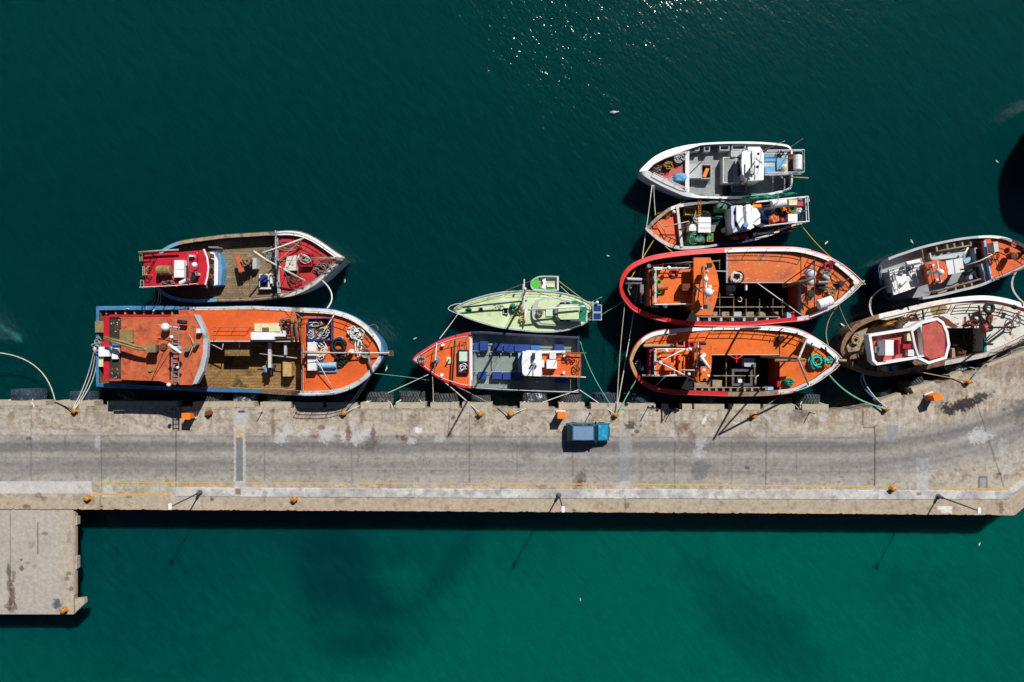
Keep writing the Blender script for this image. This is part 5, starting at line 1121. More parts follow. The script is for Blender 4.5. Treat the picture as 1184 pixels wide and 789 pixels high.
# ---------------------------------------------------------------- red and blue hulled boat with blue bins
def boat_blue_bins():
    E = Frame(470, 360, 5.148); t = Thing('fishing_boat', 'grey decked fishing boat with red trimmed pointed bow and rows of blue bins', 'fishing boat', base(E, 500, 300), BG)
    U = [(1030, 158), (850, 150), (600, 137), (480, 128), (390, 128), (280, 150), (180, 186), (100, 235), (60, 262), (38, 288)]
    L = [(1030, 486), (850, 481), (580, 470), (380, 456), (300, 440), (200, 402), (100, 332), (60, 306), (38, 290)]
    h = Hull(t, E, U, L, 2.1, 3.1, 2.0, .14, False, 1.05, 'navy', 'navy', 'grey_mid', [('U', 38, 392, 'red_cap'), ('L', 38, 382, 'red_cap')], widb=.24)
    h.strake('navy', .07)
    h.deck('deck', 384, 1025, 1.1, 'grey_green'); h.deck('foredeck', 45, 378, ('g', -.12), 'orange_bright', zb=1.1); h.deck('bulkhead', 376, 391, 2.45, 'white', zb=1.1)
    t.p('bow_plate', E, [(42, 288), (75, 262), (115, 285), (108, 302), (62, 306)], 3.15, 2.9, 'grey_pale')
    ar = h.edge('U', 100, 370, .3, .05, 12); br = h.edge('L', 120, 370, .3, .05, 12)
    m = MB(); m.rail(ar, .9, 1, 1.6, .03); m.rail(br, .9, 1, 1.6, .03); t.put('railing', m, 'white')
    t.l('boom', E, [(288, 175, 3.6), (272, 415, 3.6)], .09, 'black'); t.l('mast', E, [(176, 290, 3.0), (172, 288, 7.0)], [.12, .07], 'white'); t.l('yard', E, [(180, 190, 4.2), (172, 285, 4.6), (165, 370, 4.0)], .05, 'white')
    m = MB(); X = E(176, 288, 3.6); m.lathe(X[0], X[1], [(.36, 2.85), (.36, 3.0), (.2, 3.1), (.2, 3.4), (.34, 3.5), (.34, 3.6)], 12); t.put('capstan', m, 'grey_mid')
    t.b('deck_hatch', E, (238, 272, 273, 312), 2.95, 2.6, 'cream'); t.c('vent_cowl', E, 215, 202, 2.7, 3.3, .17, 'white_clean'); t.c('vent_cowl', E, 210, 380, 2.7, 3.3, .17, 'white_clean'); t.l('vent_pipe', E, [(252, 290, 2.9), (250, 288, 3.7)], .08, 'grey_mid')
    rk = t.ring('bait_tank', E, [(308, 230), (370, 230), (370, 367), (308, 367)], 3.3, 2.5, .1, 'navy'); t.b('tank_cover', E, (314, 236, 364, 298), 3.2, 3.1, 'mint_pale', rk); t.b('tank_divider', E, (310, 298, 368, 306), 3.26, 2.7, 'navy', rk)
    m = MB(); m.rail([E(x, y, 2.6) for x, y in ((320, 180), (360, 178), (362, 225), (322, 225), (320, 180))], .7, 2, .8, .03); t.put('railing', m, 'grey_mid')
    # superstructure
    wh = t.b('wheelhouse', E, (690, 240, 800, 384), 3.5, 1.1, 'white'); 
    t.p('roof', E, [(702, 240), (720, 232), (800, 234), (805, 240), (805, 378), (800, 388), (705, 384), (690, 370), (686, 310), (690, 256)], 4.3, 4.12, 'white_clean', wh)
    t.b('front_window', E, (680, 248, 686, 376), 4.0, 3.5, 'glass', wh); m = MB(); m.prism(E.P([(694, 246), (798, 240), (798, 382), (696, 378)], 4.12), 3.4); t.put('upper_wall', m, 'white', wh)
    t.p('front_locker', E, [(665, 248), (690, 246), (690, 366), (665, 362)], 2.4, 1.1, 'pale_blue'); t.b('roof_rib', E, (752, 244, 758, 380), 4.42, 4.3, 'grey_pale', wh)
    t.b('radar_box', E, (752, 250, 766, 285), 4.8, 4.3, 'navy'); t.l('mast', E, [(765, 310, 4.3), (768, 308, 7.5)], .06, 'white'); t.c('lamp', E, 750, 312, 4.3, 4.9, .1, 'brass'); t.c('lamp', E, 776, 318, 4.3, 4.8, .12, 'white_clean')
    t.b('aft_house', E, (812, 262, 1005, 376), 2.9, 1.1, 'white'); t.p('aft_roof', E, [(803, 252), (1036, 252), (1036, 388), (803, 388)], 3.15, 2.95, 'orange_bright'); t.p('side_rail_beam', E, [(800, 236), (945, 234), (945, 246), (860, 250), (800, 250)], 3.5, 3.2, 'white_clean')
    t.b('locker', E, (834, 289, 895, 342), 4.0, 3.15, 'white_clean'); t.b('locker', E, (852, 242, 890, 284), 3.8, 3.15, 'white'); t.b('locker', E, (804, 290, 820, 334), 3.7, 3.15, 'white'); t.l('aft_rail', E, [(800, 386, 3.7), (1068, 393, 3.7)], .07, 'white_worn'); t.l('aft_rail', E, [(945, 246, 3.7), (1070, 250, 3.7)], .06, 'wood_brown')
    t.c('vent_cowl', E, 939, 268, 3.15, 3.6, .12, 'white_clean'); t.c('vent_cowl', E, 936, 366, 3.15, 3.6, .14, 'white_clean')
    m = MB(); m.rail([E(x, y, 3.15) for x, y in ((860, 386), (1034, 388), (1034, 254), (905, 254))], .8, 2, 1.0, .03); t.put('railing', m, 'wood_brown')
    t.l('antenna', E, [(895, 280, 3.2), (930, 240, 5.8)], .025, 'black'); t.rail(None, h.edge('L', 400, 1020, .1), 0, .4, 1, 1.3, .035, 'white'); t.rail(None, h.edge('U', 400, 1020, .1), 0, .35, 1, 1.8, .04, 'black')
    t.p('side_bench', E, [(384, 432), (584, 438), (584, 462), (384, 450)], 1.6, 1.1, 'grey_green'); t.b('stern_post', E, (1016, 165, 1030, 480), 2.3, 1.1, 'navy_wall')
    for q in ((404, 200, 410, 440),): t.b('deck_divider', E, q, 1.35, 1.1, 'grey_green')
    for x in (430, 500, 560, 620): t.b('deck_divider', E, (x, 240, x + 4, 262), 1.5, 1.1, 'grey_pale'); 
    t.rail(E, [(392, 236), (660, 244)], 1.1, .5, 1, 1.6, .03, 'grey_pale'); t.rail(E, [(392, 356), (660, 360)], 1.1, .5, 1, 1.6, .03, 'grey_pale'); t.rail(E, [(740, 418), (830, 418), (840, 410)], 1.5, .8, 1, 1, .03, 'grey_pale')
boat_blue_bins()
E = Frame(470, 360, 5.148)
UP = [((403, 188, 436, 232), 'first of the upper row, small', .45), ((437, 179, 486, 234), 'tall, second in the upper row from the bow', .8), ((515, 191, 572, 236), 'third in the upper row from the bow', .6), ((580, 196, 638, 238), 'fourth in the upper row, beside the wheelhouse front', .55), ((643, 198, 734, 240), 'widest, fifth in the upper row', .6), ((740, 201, 793, 229), 'paler, sixth in the upper row next to the white roof', .35), ((880, 197, 937, 236), 'last in the upper row, alone near the stern', .6)]
LO = [((430, 358, 475, 407), 'first of the lower row, crossed by a pole shadow', .5), ((510, 361, 567, 404), 'second in the lower row from the bow', .7), ((574, 365, 627, 406), 'third in the lower row from the bow', .6), ((638, 368, 693, 408), 'shaded, fourth in the lower row beside the wheelhouse', .6), ((885, 398, 950, 428), 'dark, alone beneath the orange aft roof on the quay side', .6)]
for i, (q, l, hh) in enumerate(UP + LO): fish_bin(E, q, 1.12, hh, 'bin_pale' if 'paler' in l else 'bin_blue', 'blue bin ' + l, 'blue bins on the grey deck', lid='bin_pale' if 'paler' in l else 'bin_blue')
tangle(E, 338, 335, 2.9, .45, .45, 'rope_white', 'pale gear in the dark blue tank on the orange foredeck', 60, .05, 31, h=.4); tangle(E, 965, 280, 3.2, .6, .5, 'black', 'black hose loop on the orange aft roof', 30, .05, 32); tangle(E, 1000, 340, 3.2, .5, .4, 'rope_brown', 'brown line loop at the corner of the orange aft roof', 26, .05, 33)
tangle(E, 90, 285, 3.2, .5, .4, 'rope_grey', 'grey rope on the bow plate of the boat with blue bins', 40, .04, 34)
# ---------------------------------------------------------------- white boat, topmost of the five
def boat_white():
    F = Frame(730, 155, 5.638); t = Thing('fishing_boat', 'white hulled fishing boat with grey deck, outermost and topmost of the stack of four', 'fishing boat', base(F, 580, 230), BG)
    U = [(1048, 120), (1035, 88), (1000, 72), (900, 60), (750, 54), (560, 57), (380, 72), (250, 102), (150, 150), (80, 212), (55, 240)]
    L = [(1050, 320), (1030, 362), (950, 386), (850, 404), (700, 418), (550, 419), (380, 408), (280, 372), (190, 330), (110, 285), (57, 245)]
    h = Hull(t, F, U, L, 2.1, 3.1, 2.0, .17, False, 1.0, 'white_clean', 'white_clean', 'grey_mid', widb=.62, flare=.92)
    h.deck('deck', 375, 1045, 1.05, 'grey_deck'); h.deck('foredeck', 115, 358, 2.3, 'red_faded', zb=1.05); h.deck('bulkhead', 352, 378, 2.7, 'white', zb=1.05)
    m = MB(); m.rail(h.edge('U', 130, 352, .75, -.4, 10), .8, 2, 1.3, .03); m.rail(h.edge('L', 130, 352, .75, -.4, 10), .8, 2, 1.3, .03); t.put('railing', m, 'white')
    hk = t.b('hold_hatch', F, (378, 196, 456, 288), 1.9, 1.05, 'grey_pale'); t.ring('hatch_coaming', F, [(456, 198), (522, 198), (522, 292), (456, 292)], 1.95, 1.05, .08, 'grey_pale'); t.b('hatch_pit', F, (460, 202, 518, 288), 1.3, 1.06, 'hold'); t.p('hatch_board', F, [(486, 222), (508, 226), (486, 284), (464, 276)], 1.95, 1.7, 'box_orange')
    for q in ((384, 84, 412, 114), (416, 82, 444, 110), (474, 78, 512, 114), (576, 70, 640, 108), (655, 68, 745, 104)): t.ring('locker', F, [(q[0], q[1]), (q[2], q[1]), (q[2], q[3]), (q[0], q[3])], 1.95, 1.05, .09, 'grey_pale')
    t.b('raised_hatch', F, (597, 156, 672, 318), 2.1, 1.05, 'grey_deck'); t.b('raised_hatch', F, (676, 150, 722, 318), 2.2, 1.05, 'grey_pale'); t.ring('hatch_trim', F, [(597, 152), (672, 152), (672, 320), (597, 320)], 2.15, 1.05, .07, 'white'); t.b('locker', F, (650, 108, 722, 150), 2.3, 1.05, 'grey_pale'); t.ring('hatch_coaming', F, [(655, 330), (752, 330), (752, 378), (655, 378)], 1.5, 1.05, .06, 'grey_pale')
    wh = t.p('wheelhouse', F, [(752, 96), (850, 96), (862, 130), (862, 290), (840, 306), (752, 300), (735, 240), (735, 140)], 3.7, 1.05, 'white')
    t.p('visor', F, [(722, 118), (740, 108), (780, 106), (785, 290), (748, 285), (724, 262), (718, 200)], 3.95, 3.6, 'white_clean', wh); t.p('roof', F, [(788, 112), (852, 112), (866, 128), (862, 300), (792, 304)], 4.2, 3.6, 'white_clean', wh); t.b('roof_wing', F, (760, 84, 842, 110), 4.0, 3.2, 'white_clean', wh)
    t.p('front_window', F, [(712, 130), (718, 128), (718, 262), (712, 256)], 3.6, 2.6, 'glass', wh); t.c('satellite_dome', F, 786, 240, 4.0, 4.6, .3, 'grey_pale'); t.p('life_vest_box', F, [(740, 280), (790, 284), (800, 305), (752, 306)], 4.3, 3.9, 'white')
    t.l('mast_bar', F, [(805, 110, 5.2), (803, 300, 5.2)], .08, 'white_clean'); t.l('mast', F, [(806, 180, 4.2), (806, 180, 7.2)], .07, 'white'); t.s_('lamp', F, 828, 130, 4.6, .14, 'navy'); t.s_('lamp', F, 822, 215, 4.8, .16, 'navy'); t.l('radar_bar', F, [(812, 160, 5.8), (852, 190, 5.8)], .09, 'grey_pale')
    af = t.b('aft_platform', F, (866, 122, 1020, 270), 3.0, 2.8, 'grey_pale')
    for q in ((872, 132, 940, 180), (872, 212, 934, 256)): t.b('roof_panel', F, q, 3.1, 3.0, 'sky_blue', af)
    t.p('tarpaulin', F, [(948, 160), (1008, 154), (1006, 215), (980, 225), (950, 235)], 3.25, 3.0, 'sky_blue', af); t.b('rust_plate', F, (1024, 130, 1066, 255), 2.9, 2.6, 'rust'); m = MB(); drum_mesh(m, F(1084, 140, 3.5), F(1084, 236, 3.5), .42); t.put('raft_canister', m, 'white_clean')
    t.rail(F, [(868, 122), (1104, 118), (1104, 262), (868, 264)], 2.9, .9, 2, 1.2, .04, 'white'); t.l('stern_pole', F, [(1028, 282, 3.3), (1155, 288, 3.6)], .07, 'rope_tan')
    t.l('stern_pole', F, [(900, 272, 3.4), (1105, 262, 3.6)], .06, 'white'); t.l('antenna', F, [(1040, 84, 3.0), (1120, 30, 6.5)], .025, 'white'); t.l('antenna', F, [(848, 112, 4.2), (1000, 46, 7.5)], .025, 'white'); t.l('pole', F, [(378, 262, 2.6), (462, 178, 3.6)], .05, 'rust')
    t.ring('ladder', F, [(712, 308), (752, 308), (752, 336), (712, 336)], 2.8, 2.7, .05, 'rust'); t.rail(None, h.edge('L', 500, 1030, .08), 0, .35, 1, 1.5, .03, 'white')
    t.b('grating', F, (944, 290, 1006, 372), 1.35, 1.06, 'grey_mid')
boat_white()
F = Frame(730, 155, 5.638)
net(F, 232, 208, 2.35, .55, .5, .5, 'net_dark', 'dark green net with yellow line on the white boat foredeck', 11, rope='rope_yellow', k=50); net(F, 312, 165, 2.35, .7, .55, .4, 'net_grey', 'grey rope and chain heap at the upper corner of the white boat foredeck', 12, rope='rope_white', k=60)
net(F, 314, 290, 2.35, .78, .55, .5, 'sky_blue', 'light blue tarpaulin bundle on the white boat foredeck', 13, name='tarpaulin', cat='tarpaulin', box=True, lump=.15, group=None); tangle(F, 175, 235, 2.35, .7, .5, 'net_grey', 'pale rope strewn in the bow of the white boat', 70, .045, 51); tangle(F, 240, 300, 2.35, .7, .3, 'rope_white', 'white line along the lower edge of the white boat foredeck', 50, .04, 52)
tangle(F, 970, 135, 3.1, .35, .3, 'black', 'black and brown line on the aft platform of the white boat', 40, .05, 53); net(F, 990, 222, 3.05, .35, .4, .35, 'cream', 'cream bundle on the aft platform of the white boat', 54, name='bundle', cat='bundle', group=None)
net(F, 620, 370, 1.1, .5, .5, .3, 'black', 'black net heap on the shaded deck of the white boat', 55)

# ---------------------------------------------------------------- cluttered small boat below it
def boat_cluttered():
    G = Frame(740, 215, 9.867); t = Thing('fishing_boat', 'small cluttered fishing boat with orange foredeck and white wheelhouse, below the white hulled boat', 'fishing boat', base(G, 900, 400), BG)
    U = [(1840, 140), (1700, 150), (1500, 165), (1200, 175), (890, 178), (700, 188), (540, 200), (420, 222), (320, 262), (200, 352), (120, 430), (62, 490)]
    L = [(1850, 430), (1700, 470), (1500, 560), (1300, 620), (1100, 660), (900, 680), (720, 706), (480, 722), (330, 690), (200, 615), (110, 540), (62, 497)]
    h = Hull(t, G, U, L, 1.9, 2.7, 1.9, .18, False, .8, 'white_worn', 'navy', 'hold_brown', [('U', 62, 330, 'wood_cap'), ('U', 480, 1850, 'grey_mid'), ('L', 880, 1300, 'navy'), ('L', 720, 880, 'grey_pale'), ('L', 1300, 1850, 'white_worn')], widb=.3)
    h.deck('deck', 440, 1830, .85, 'hold_brown'); h.deck('foredeck', 90, 425, 2.2, 'orange_bright', zb=.85)
    t.p('bulkhead', G, [(412, 232), (440, 228), (495, 690), (465, 700)], 2.75, .85, 'white_worn')
    t.l('bow_beam', G, [(185, 380, 2.6), (250, 470, 2.6), (300, 560, 2.6)], .06, 'rope_tan'); t.s_('float', G, 386, 298, 2.5, .2, 'white_clean'); t.p('deck_pad', G, [(148, 445), (195, 445), (200, 485), (150, 485)], 2.35, 2.2, 'red_faded')
    t.rail(G, [(240, 560), (400, 630)], 2.25, .5, 1, .5, .05, 'black'); t.l('boom', G, [(280, 468, 3.0), (560, 405, 3.6)], .05, 'white_worn'); t.l('boom', G, [(480, 470, 3.0), (600, 410, 3.6)], .09, 'wood_cap'); t.l('mast', G, [(610, 380, .9), (612, 372, 6.0)], [.11, .07], 'white_worn')
    lad = MB()
    for x in (664, 690): lad.tube([G(x, 165, 3.0), G(x + 2, 340, 2.2)], .05, 5)
    for i in range(7): lad.tube([G(664, 185 + i * 24, 2.9), G(692, 185 + i * 24, 2.9)], .035, 5)
    t.put('ladder', lad, 'yellow'); t.b('tank', G, (665, 358, 808, 532), 2.3, .85, 'white_clean'); t.b('tank_seam', G, (665, 418, 808, 423), 2.33, 2.3, 'grey_mid'); t.b('tank_seam', G, (670, 478, 808, 482), 2.33, 2.3, 'grey_mid'); t.p('tank', G, [(565, 440), (640, 430), (655, 515), (560, 512)], 2.0, .85, 'white'); t.p('chute', G, [(812, 446), (868, 446), (850, 520), (815, 530)], 1.8, .86, 'grey_mid')
    # wheelhouse
    wh = t.p('wheelhouse', G, [(1045, 245), (1290, 225), (1300, 480), (1070, 530), (1050, 480)], 3.5, .85, 'white')
    t.p('front_roof', G, [(1040, 232), (1120, 222), (1150, 505), (1068, 535), (1042, 440)], 3.8, 3.4, 'bluewhite', wh); t.p('roof', G, [(1100, 228), (1165, 222), (1195, 470), (1150, 500), (1100, 390)], 4.1, 3.5, 'white_clean', wh); t.p('roof', G, [(1208, 215), (1262, 208), (1285, 440), (1265, 500), (1222, 490)], 4.2, 3.5, 'white_clean', wh)
    for q in ((1070, 285, 1105, 325), (1082, 415, 1118, 458)): t.b('roof_hatch', G, q, 3.86, 3.8, 'glass', wh)
    t.c('exhaust', G, 1210, 445, 3.6, 4.6, .26, 'sky_blue'); t.p('aft_cover', G, [(1275, 245), (1335, 258), (1370, 320), (1375, 430), (1330, 450), (1280, 430)], 3.6, 2.2, 'white_clean'); t.b('locker', G, (1290, 210, 1385, 246), 3.2, 2.4, 'box_orange')
    cap = t.canister('raft_canister', G, (1500, 215, 3.5), (1665, 195, 3.5), .4, 'white'); t.b('tray', G, (1700, 158, 1795, 220), 3.3, 3.1, 'cream'); t.b('aft_box', G, (1800, 180, 1862, 230), 3.0, 2.5, 'red_roof')
    t.p('aft_deck', G, [(1290, 235), (1850, 165), (1862, 400), (1370, 470), (1300, 450)], 2.2, 1.9, 'navy_wall'); t.p('aft_bench', G, [(1470, 300), (1580, 300), (1590, 400), (1480, 435)], 2.7, 2.2, 'orange_old')
    t.p('side_step', G, [(1290, 540), (1520, 500), (1530, 540), (1300, 580)], 2.0, .9, 'navy_wall')
    t.rail(G, [(1375, 478), (1600, 450), (1880, 425)], 2.2, 1.1, 3, 1.4, .05, 'white'); t.rail(G, [(1290, 205), (1600, 170), (1870, 145), (1880, 200)], 2.2, 1.1, 2, 1.4, .05, 'white'); t.rail(G, [(1860, 150), (1875, 430)], 2.2, 1.1, 2, 1.2, .05, 'white'); t.l('mast', G, [(1575, 70, 6.5), (1575, 220, 3.0)], .05, 'white')
    t.l('antenna', G, [(1220, 300, 4.2), (1222, 300, 7)], .04, 'white')
boat_cluttered()
G = Frame(740, 215, 9.867)
net(G, 905, 258, .95, .75, .5, 1.1, 'net_green', 'grey green net block near the upper rail of the cluttered boat', 61, box=True, lump=.2); net(G, 630, 590, .95, 1.0, .95, .9, 'net_green', 'large teal edged net pile behind the orange foredeck bulkhead', 62, box=True, lump=.3, rope='teal_rope', k=30)
net(G, 735, 318, .95, .5, .3, .5, 'net_dark', 'small dark green net beside the yellow ladder', 63); net(G, 880, 370, .95, .6, .2, .6, 'teal', 'narrow teal net strip in the middle of the cluttered boat', 64); net(G, 900, 470, .9, .9, .9, .4, 'net_dark', 'low black net heap amidships on the cluttered boat', 65)
net(G, 1300, 140, 1.5, 2.6, .38, .8, 'teal', 'long teal net hanging along the rail between the white and the cluttered boat', 66, rot=.06, lump=.4, rope='teal_rope', k=60); net(G, 1620, 115, 1.5, 1.6, .28, .6, 'teal', 'teal net end draped near the stern of the cluttered boat', 67, rot=.12, lump=.4); net(G, 1640, 500, 1.2, 1.6, .35, .6, 'net_brown', 'brown net hanging outside the lower stern rail of the cluttered boat', 68, rot=.2, lump=.45, rope='rust', k=60)
net(G, 1380, 320, 2.3, .3, .4, .4, 'navy', 'dark blue cover behind the white wheelhouse', 69, name='cover', cat='cover', group=None); net(G, 1440, 340, 2.25, .6, .65, .5, 'bin_blue', 'bright blue tarpaulin heap on the aft deck of the cluttered boat', 70, name='tarpaulin', cat='tarpaulin', group=None)
net(G, 1510, 375, 2.6, .42, .62, .3, 'orange', 'orange coat heap beside the bright blue tarpaulin', 71, name='coat_heap', cat='clothing', group=None); net(G, 1580, 300, 2.25, .4, .5, .5, 'black', 'black bundle between the orange heap and the buoys', 72, name='bundle', cat='bundle', group=None)
tangle(G, 1645, 270, 2.6, .45, .35, 'box_orange', 'orange line ball on the aft deck of the cluttered boat', 40, .07, 73); tangle(G, 1690, 300, 2.6, .4, .3, 'yellow', 'yellow line beside the orange line ball', 30, .06, 74); net(G, 1735, 298, 2.5, .2, .18, .35, 'green_vivid', 'small bright green float on the aft deck of the cluttered boat', 75, name='float', cat='float', group=None)
crate(G, (1690, 325, 1790, 408), 2.95, 2.22, 'white_clean', 'white box at the stern of the cluttered boat, right of the red bucket'); net(G, 1790, 275, 2.3, .4, .55, .5, 'white', 'white sack pile at the stern of the cluttered boat', 76, name='sack', cat='sack', group=None)
barrel(G, 1635, 385, 2.22, 2.9, .22, 'red_roof', 'small red bucket left of the white box', group=None)
barrel(G, 965, 505, .9, 1.8, .27, 'white', 'white drum amidships on the cluttered boat'); barrel(G, 1035, 525, .9, 1.9, .24, 'white', 'white drum at the lower front corner of the wheelhouse')
for q, l, mt in (((1048, 572, 1132, 616), 'orange red crate left of the dark red one beneath the wheelhouse', 'orange_old'), ((1142, 552, 1230, 600), 'dark red crate right of the orange red one beneath the wheelhouse', 'crimson')): fish_bin(G, q, .9, .6, mt, l, 'red crates on the cluttered boat', lid=mt, name='crate', cat='crate')
fish_bin(G, (765, 545, 835, 635), .9, .7, 'tan', 'yellow edged crate with green contents on the cluttered boat', None, name='crate', cat='crate', lid=None); crate(G, (778, 560, 822, 615), 1.4, .95, 'green', 'green box inside the yellow edged crate'); fish_bin(G, (515, 240, 640, 330), .9, .9, 'tan', 'tan open crate near the bow bulkhead of the cluttered boat', None, name='crate', cat='crate')
tangle(G, 620, 390, 1.9, .8, .5, 'rope_white', 'white line tangled around the mast of the cluttered boat', 70, .04, 77); tangle(G, 250, 330, 2.25, .9, .25, 'net_brown', 'brown chain along the upper edge of the orange foredeck', 50, .05, 78)

# ---------------------------------------------------------------- the two red trimmed trawlers
def posts_ladder(t, h, F, a, b, y0, y1, n, z, mat='grey_pale', cap='wood_cap'):
    m = MB(); m.tube([F(a, y0, z), F(b, y0, z)], .07, 5); t.put('frame_rail', m, cap)
    for i in range(n):
        x = a + (b - a) * i / (n - 1); m = MB(); m.prism(F.r((x - 10, y0, x + 10, y1), z), z - .25); t.put('frame', m, mat)
def boat_red_upper():
    F = Frame(700, 275, 7.375); t = Thing('fishing_boat', 'upper of the two red trimmed orange trawlers, with open dark hold', 'fishing boat', base(F, 1100, 410), BG)
    U = [(124, 428), (130, 380), (150, 322), (200, 256), (280, 205), (400, 163), (550, 137), (750, 115), (1000, 98), (1180, 90), (1332, 87), (1532, 87), (1652, 95), (1782, 125), (1882, 160), (1952, 195), (2032, 252), (2112, 322), (2172, 382)]
    L = [(124, 436), (150, 508), (200, 574), (260, 624), (400, 682), (600, 726), (750, 742), (1000, 749), (1180, 746), (1332, 735), (1532, 714), (1652, 704), (1732, 690), (1832, 650), (1932, 600), (2032, 528), (2112, 455), (2172, 386)]
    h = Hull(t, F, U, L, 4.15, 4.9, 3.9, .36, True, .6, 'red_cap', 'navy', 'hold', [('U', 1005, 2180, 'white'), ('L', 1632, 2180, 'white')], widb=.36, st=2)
    h.strake('red_cap', .1)
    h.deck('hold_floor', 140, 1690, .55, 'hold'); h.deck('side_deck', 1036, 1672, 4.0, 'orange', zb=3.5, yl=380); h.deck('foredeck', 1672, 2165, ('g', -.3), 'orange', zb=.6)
    t.b('deck_edge', F, (1036, 380, 1672, 386), 4.05, 3.8, 'grey_pale'); t.b('deck_edge', F, (1032, 112, 1040, 386), 4.05, 3.6, 'pale_blue'); t.b('deck_edge', F, (1666, 384, 1674, 665), 4.05, 3.4, 'pale_blue')
    # hold framing
    for x in (975, 1095, 1200, 1315, 1430, 1510): t.b('beam', F, (x - 3, 520 if x > 1000 else 386, x + 3, 672), 3.0, 2.85, 'wood_brown')
    t.b('beam', F, (940, 587, 1530, 595), 3.1, 2.95, 'wood_cap'); t.b('beam', F, (940, 408, 1040, 412), 3.1, 2.95, 'grey_mid'); t.b('beam', F, (940, 506, 1100, 510), 3.1, 2.95, 'grey_mid')
    posts_ladder(t, h, F, 790, 1480, 676, 712, 8, 3.35); 
    for x in (925, 1025, 1130, 1235, 1335, 1445): t.b('stowage_box', F, (x - 32, 632, x + 30, 668), 2.9, 2.2, 'wood_cap' if x % 2 else 'grey_pale')
    for x in (490, 605, 720): t.b('beam', F, (x - 3, 195, x + 3, 265), 3.3, 3.15, 'grey_mid')
    t.l('beam', F, [(385, 240, 3.4), (560, 215, 3.4), (970, 198, 3.4)], .07, 'wood_cap'); t.l('beam', F, [(972, 155, 3.4), (972, 285, 3.4)], .06, 'wood_cap'); t.l('beam', F, [(750, 280, 4.4), (1035, 288, 4.0)], .06, 'grey_pale')
    t.b('locker', F, (1548, 636, 1592, 692), 3.7, 2.6, 'pale_blue'); t.b('locker', F, (1594, 630, 1612, 692), 3.8, 2.6, 'red_roof')
    # stern working deck
    t.p('stern_deck', F, [(165, 350), (235, 290), (370, 275), (370, 480), (300, 560), (205, 500)], 1.5, 1.2, 'grey_mid'); t.canister('winch_roller', F, (185, 352, 4.4), (310, 358, 4.4), .16, 'grey_pale'); t.l('gallows', F, [(170, 390, 4.2), (370, 390, 4.2)], .1, 'grey_mid'); t.l('gallows', F, [(180, 345, 4.2), (372, 360, 4.2)], .08, 'grey_pale')
    t.l('pipe', F, [(300, 470, 3.0), (305, 550, 3.0), (360, 575, 3.0)], .1, 'bluewhite')
    for x, y in ((330, 285), (312, 325)): X = F(x, y, 1.8); m = MB(); m.heap(X[0], X[1], 1.5, .3, .2, .3, x); t.put('gear', m, 'red_roof' if x == 330 else 'teal')
    # aft deckhouse
    hs = t.b('deckhouse', F, (470, 290, 740, 545), 5.3, .6, 'orange_old')
    t.b('roof', F, (402, 268, 752, 575), 5.6, 5.35, 'orange_hot', hs); t.b('stern_wall', F, (370, 272, 400, 578), 5.3, 2.6, 'orange_old', hs); t.c('post', F, 372, 240, .6, 4.5, .2, 'grey_mid')
    t.b('skylight', F, (656, 392, 740, 450), 6.8, 5.6, 'rust'); t.canister('tank', F, (440, 424, 6.1), (530, 422, 6.1), .3, 'orange_old'); 
    br = t.b('bridge', F, (765, 250, 880, 600), 7.0, .6, 'orange_old'); t.p('bridge_roof', F, [(752, 170), (895, 170), (930, 240), (955, 310), (968, 400), (960, 480), (940, 560), (905, 662), (755, 662)], 7.3, 7.0, 'orange_hot', br)
    for (a, b) in (((904, 200), (884, 300)), ((884, 300), (940, 420))): pass
    t.rail(F, [(402, 268), (752, 266)], 5.6, 1.0, 2, 1.2, .05, 'white'); t.rail(F, [(404, 575), (752, 568)], 5.6, 1.0, 2, 1.2, .05, 'white'); t.rail(F, [(412, 290), (412, 560)], 5.6, 1.0, 2, 1.2, .06, 'white')
    t.b('roof_box', F, (410, 250, 486, 274), 6.3, 5.6, 'white'); t.s_('lamp', F, 541, 258, 6.6, .22, 'white'); t.b('step', F, (392, 578, 458, 594), 5.0, 4.6, 'grey_pale'); t.s_('lamp', F, 512, 582, 6.2, .25, 'pale_blue'); t.l('pipe', F, [(670, 580, 4.6), (738, 580, 4.6), (738, 640, 4.6)], .1, 'grey_pale')
    for x, y in ((430, 344), (460, 378), (460, 458)): 
        X = F(x, y, 6.2); m = MB(); m.lathe(X[0], X[1], [(.19, 5.6), (.24, 6.1), (.2, 6.1), (.17, 5.75)], 12); t.put('bucket', m, 'green_vivid')
    X = F(580, 305, 5.65); m = MB(); m.coil(X[0], X[1], 5.62, .45, .05, 3, 3, .06); t.put('hose', m, 'crimson')
    ms = t.l('light_mast', F, [(862, 230, 8.8), (858, 600, 8.8)], .06, 'white'); t.c('mast', F, 858, 415, 7.3, 10.5, .1, 'white')
    for x, y, r, mt in ((856, 354, .26, 'white_clean'), (878, 466, .44, 'white_clean'), (890, 420, .2, 'white_clean'), (866, 290, .17, 'pale_blue'), (858, 262, .14, 'navy'), (920, 458, .1, 'white'), (820, 608, .16, 'pale_blue')): t.s_('dome' if r > .25 else 'lamp', F, x, y, 8.9, r, mt)
    t.b('light_box', F, (872, 216, 912, 252), 9.0, 8.4, 'black'); t.b('light_box', F, (846, 572, 868, 606), 9.0, 8.5, 'black'); t.b('light_box', F, (870, 570, 906, 608), 8.8, 8.4, 'grey_mid')
    for a, b in (((770, 420), (822, 470)), ((830, 240), (840, 600))): t.l('brace', F, [(a[0], a[1], 7.4), (b[0], b[1], 8.4)], .05, 'rust')
    t.l('antenna', F, [(920, 414, 7.6), (955, 410, 8.0)], .03, 'black')
    # side and foredeck gear
    h.rail('U', 1050, 1700, 1.05, 2, 2.0, .035, 'white'); h.rail('U', 1750, 2140, 1.0, 2, 1.5, .035, 'white', .3); h.rail('L', 1700, 2140, .9, 2, 1.6, .035, 'white', .2)
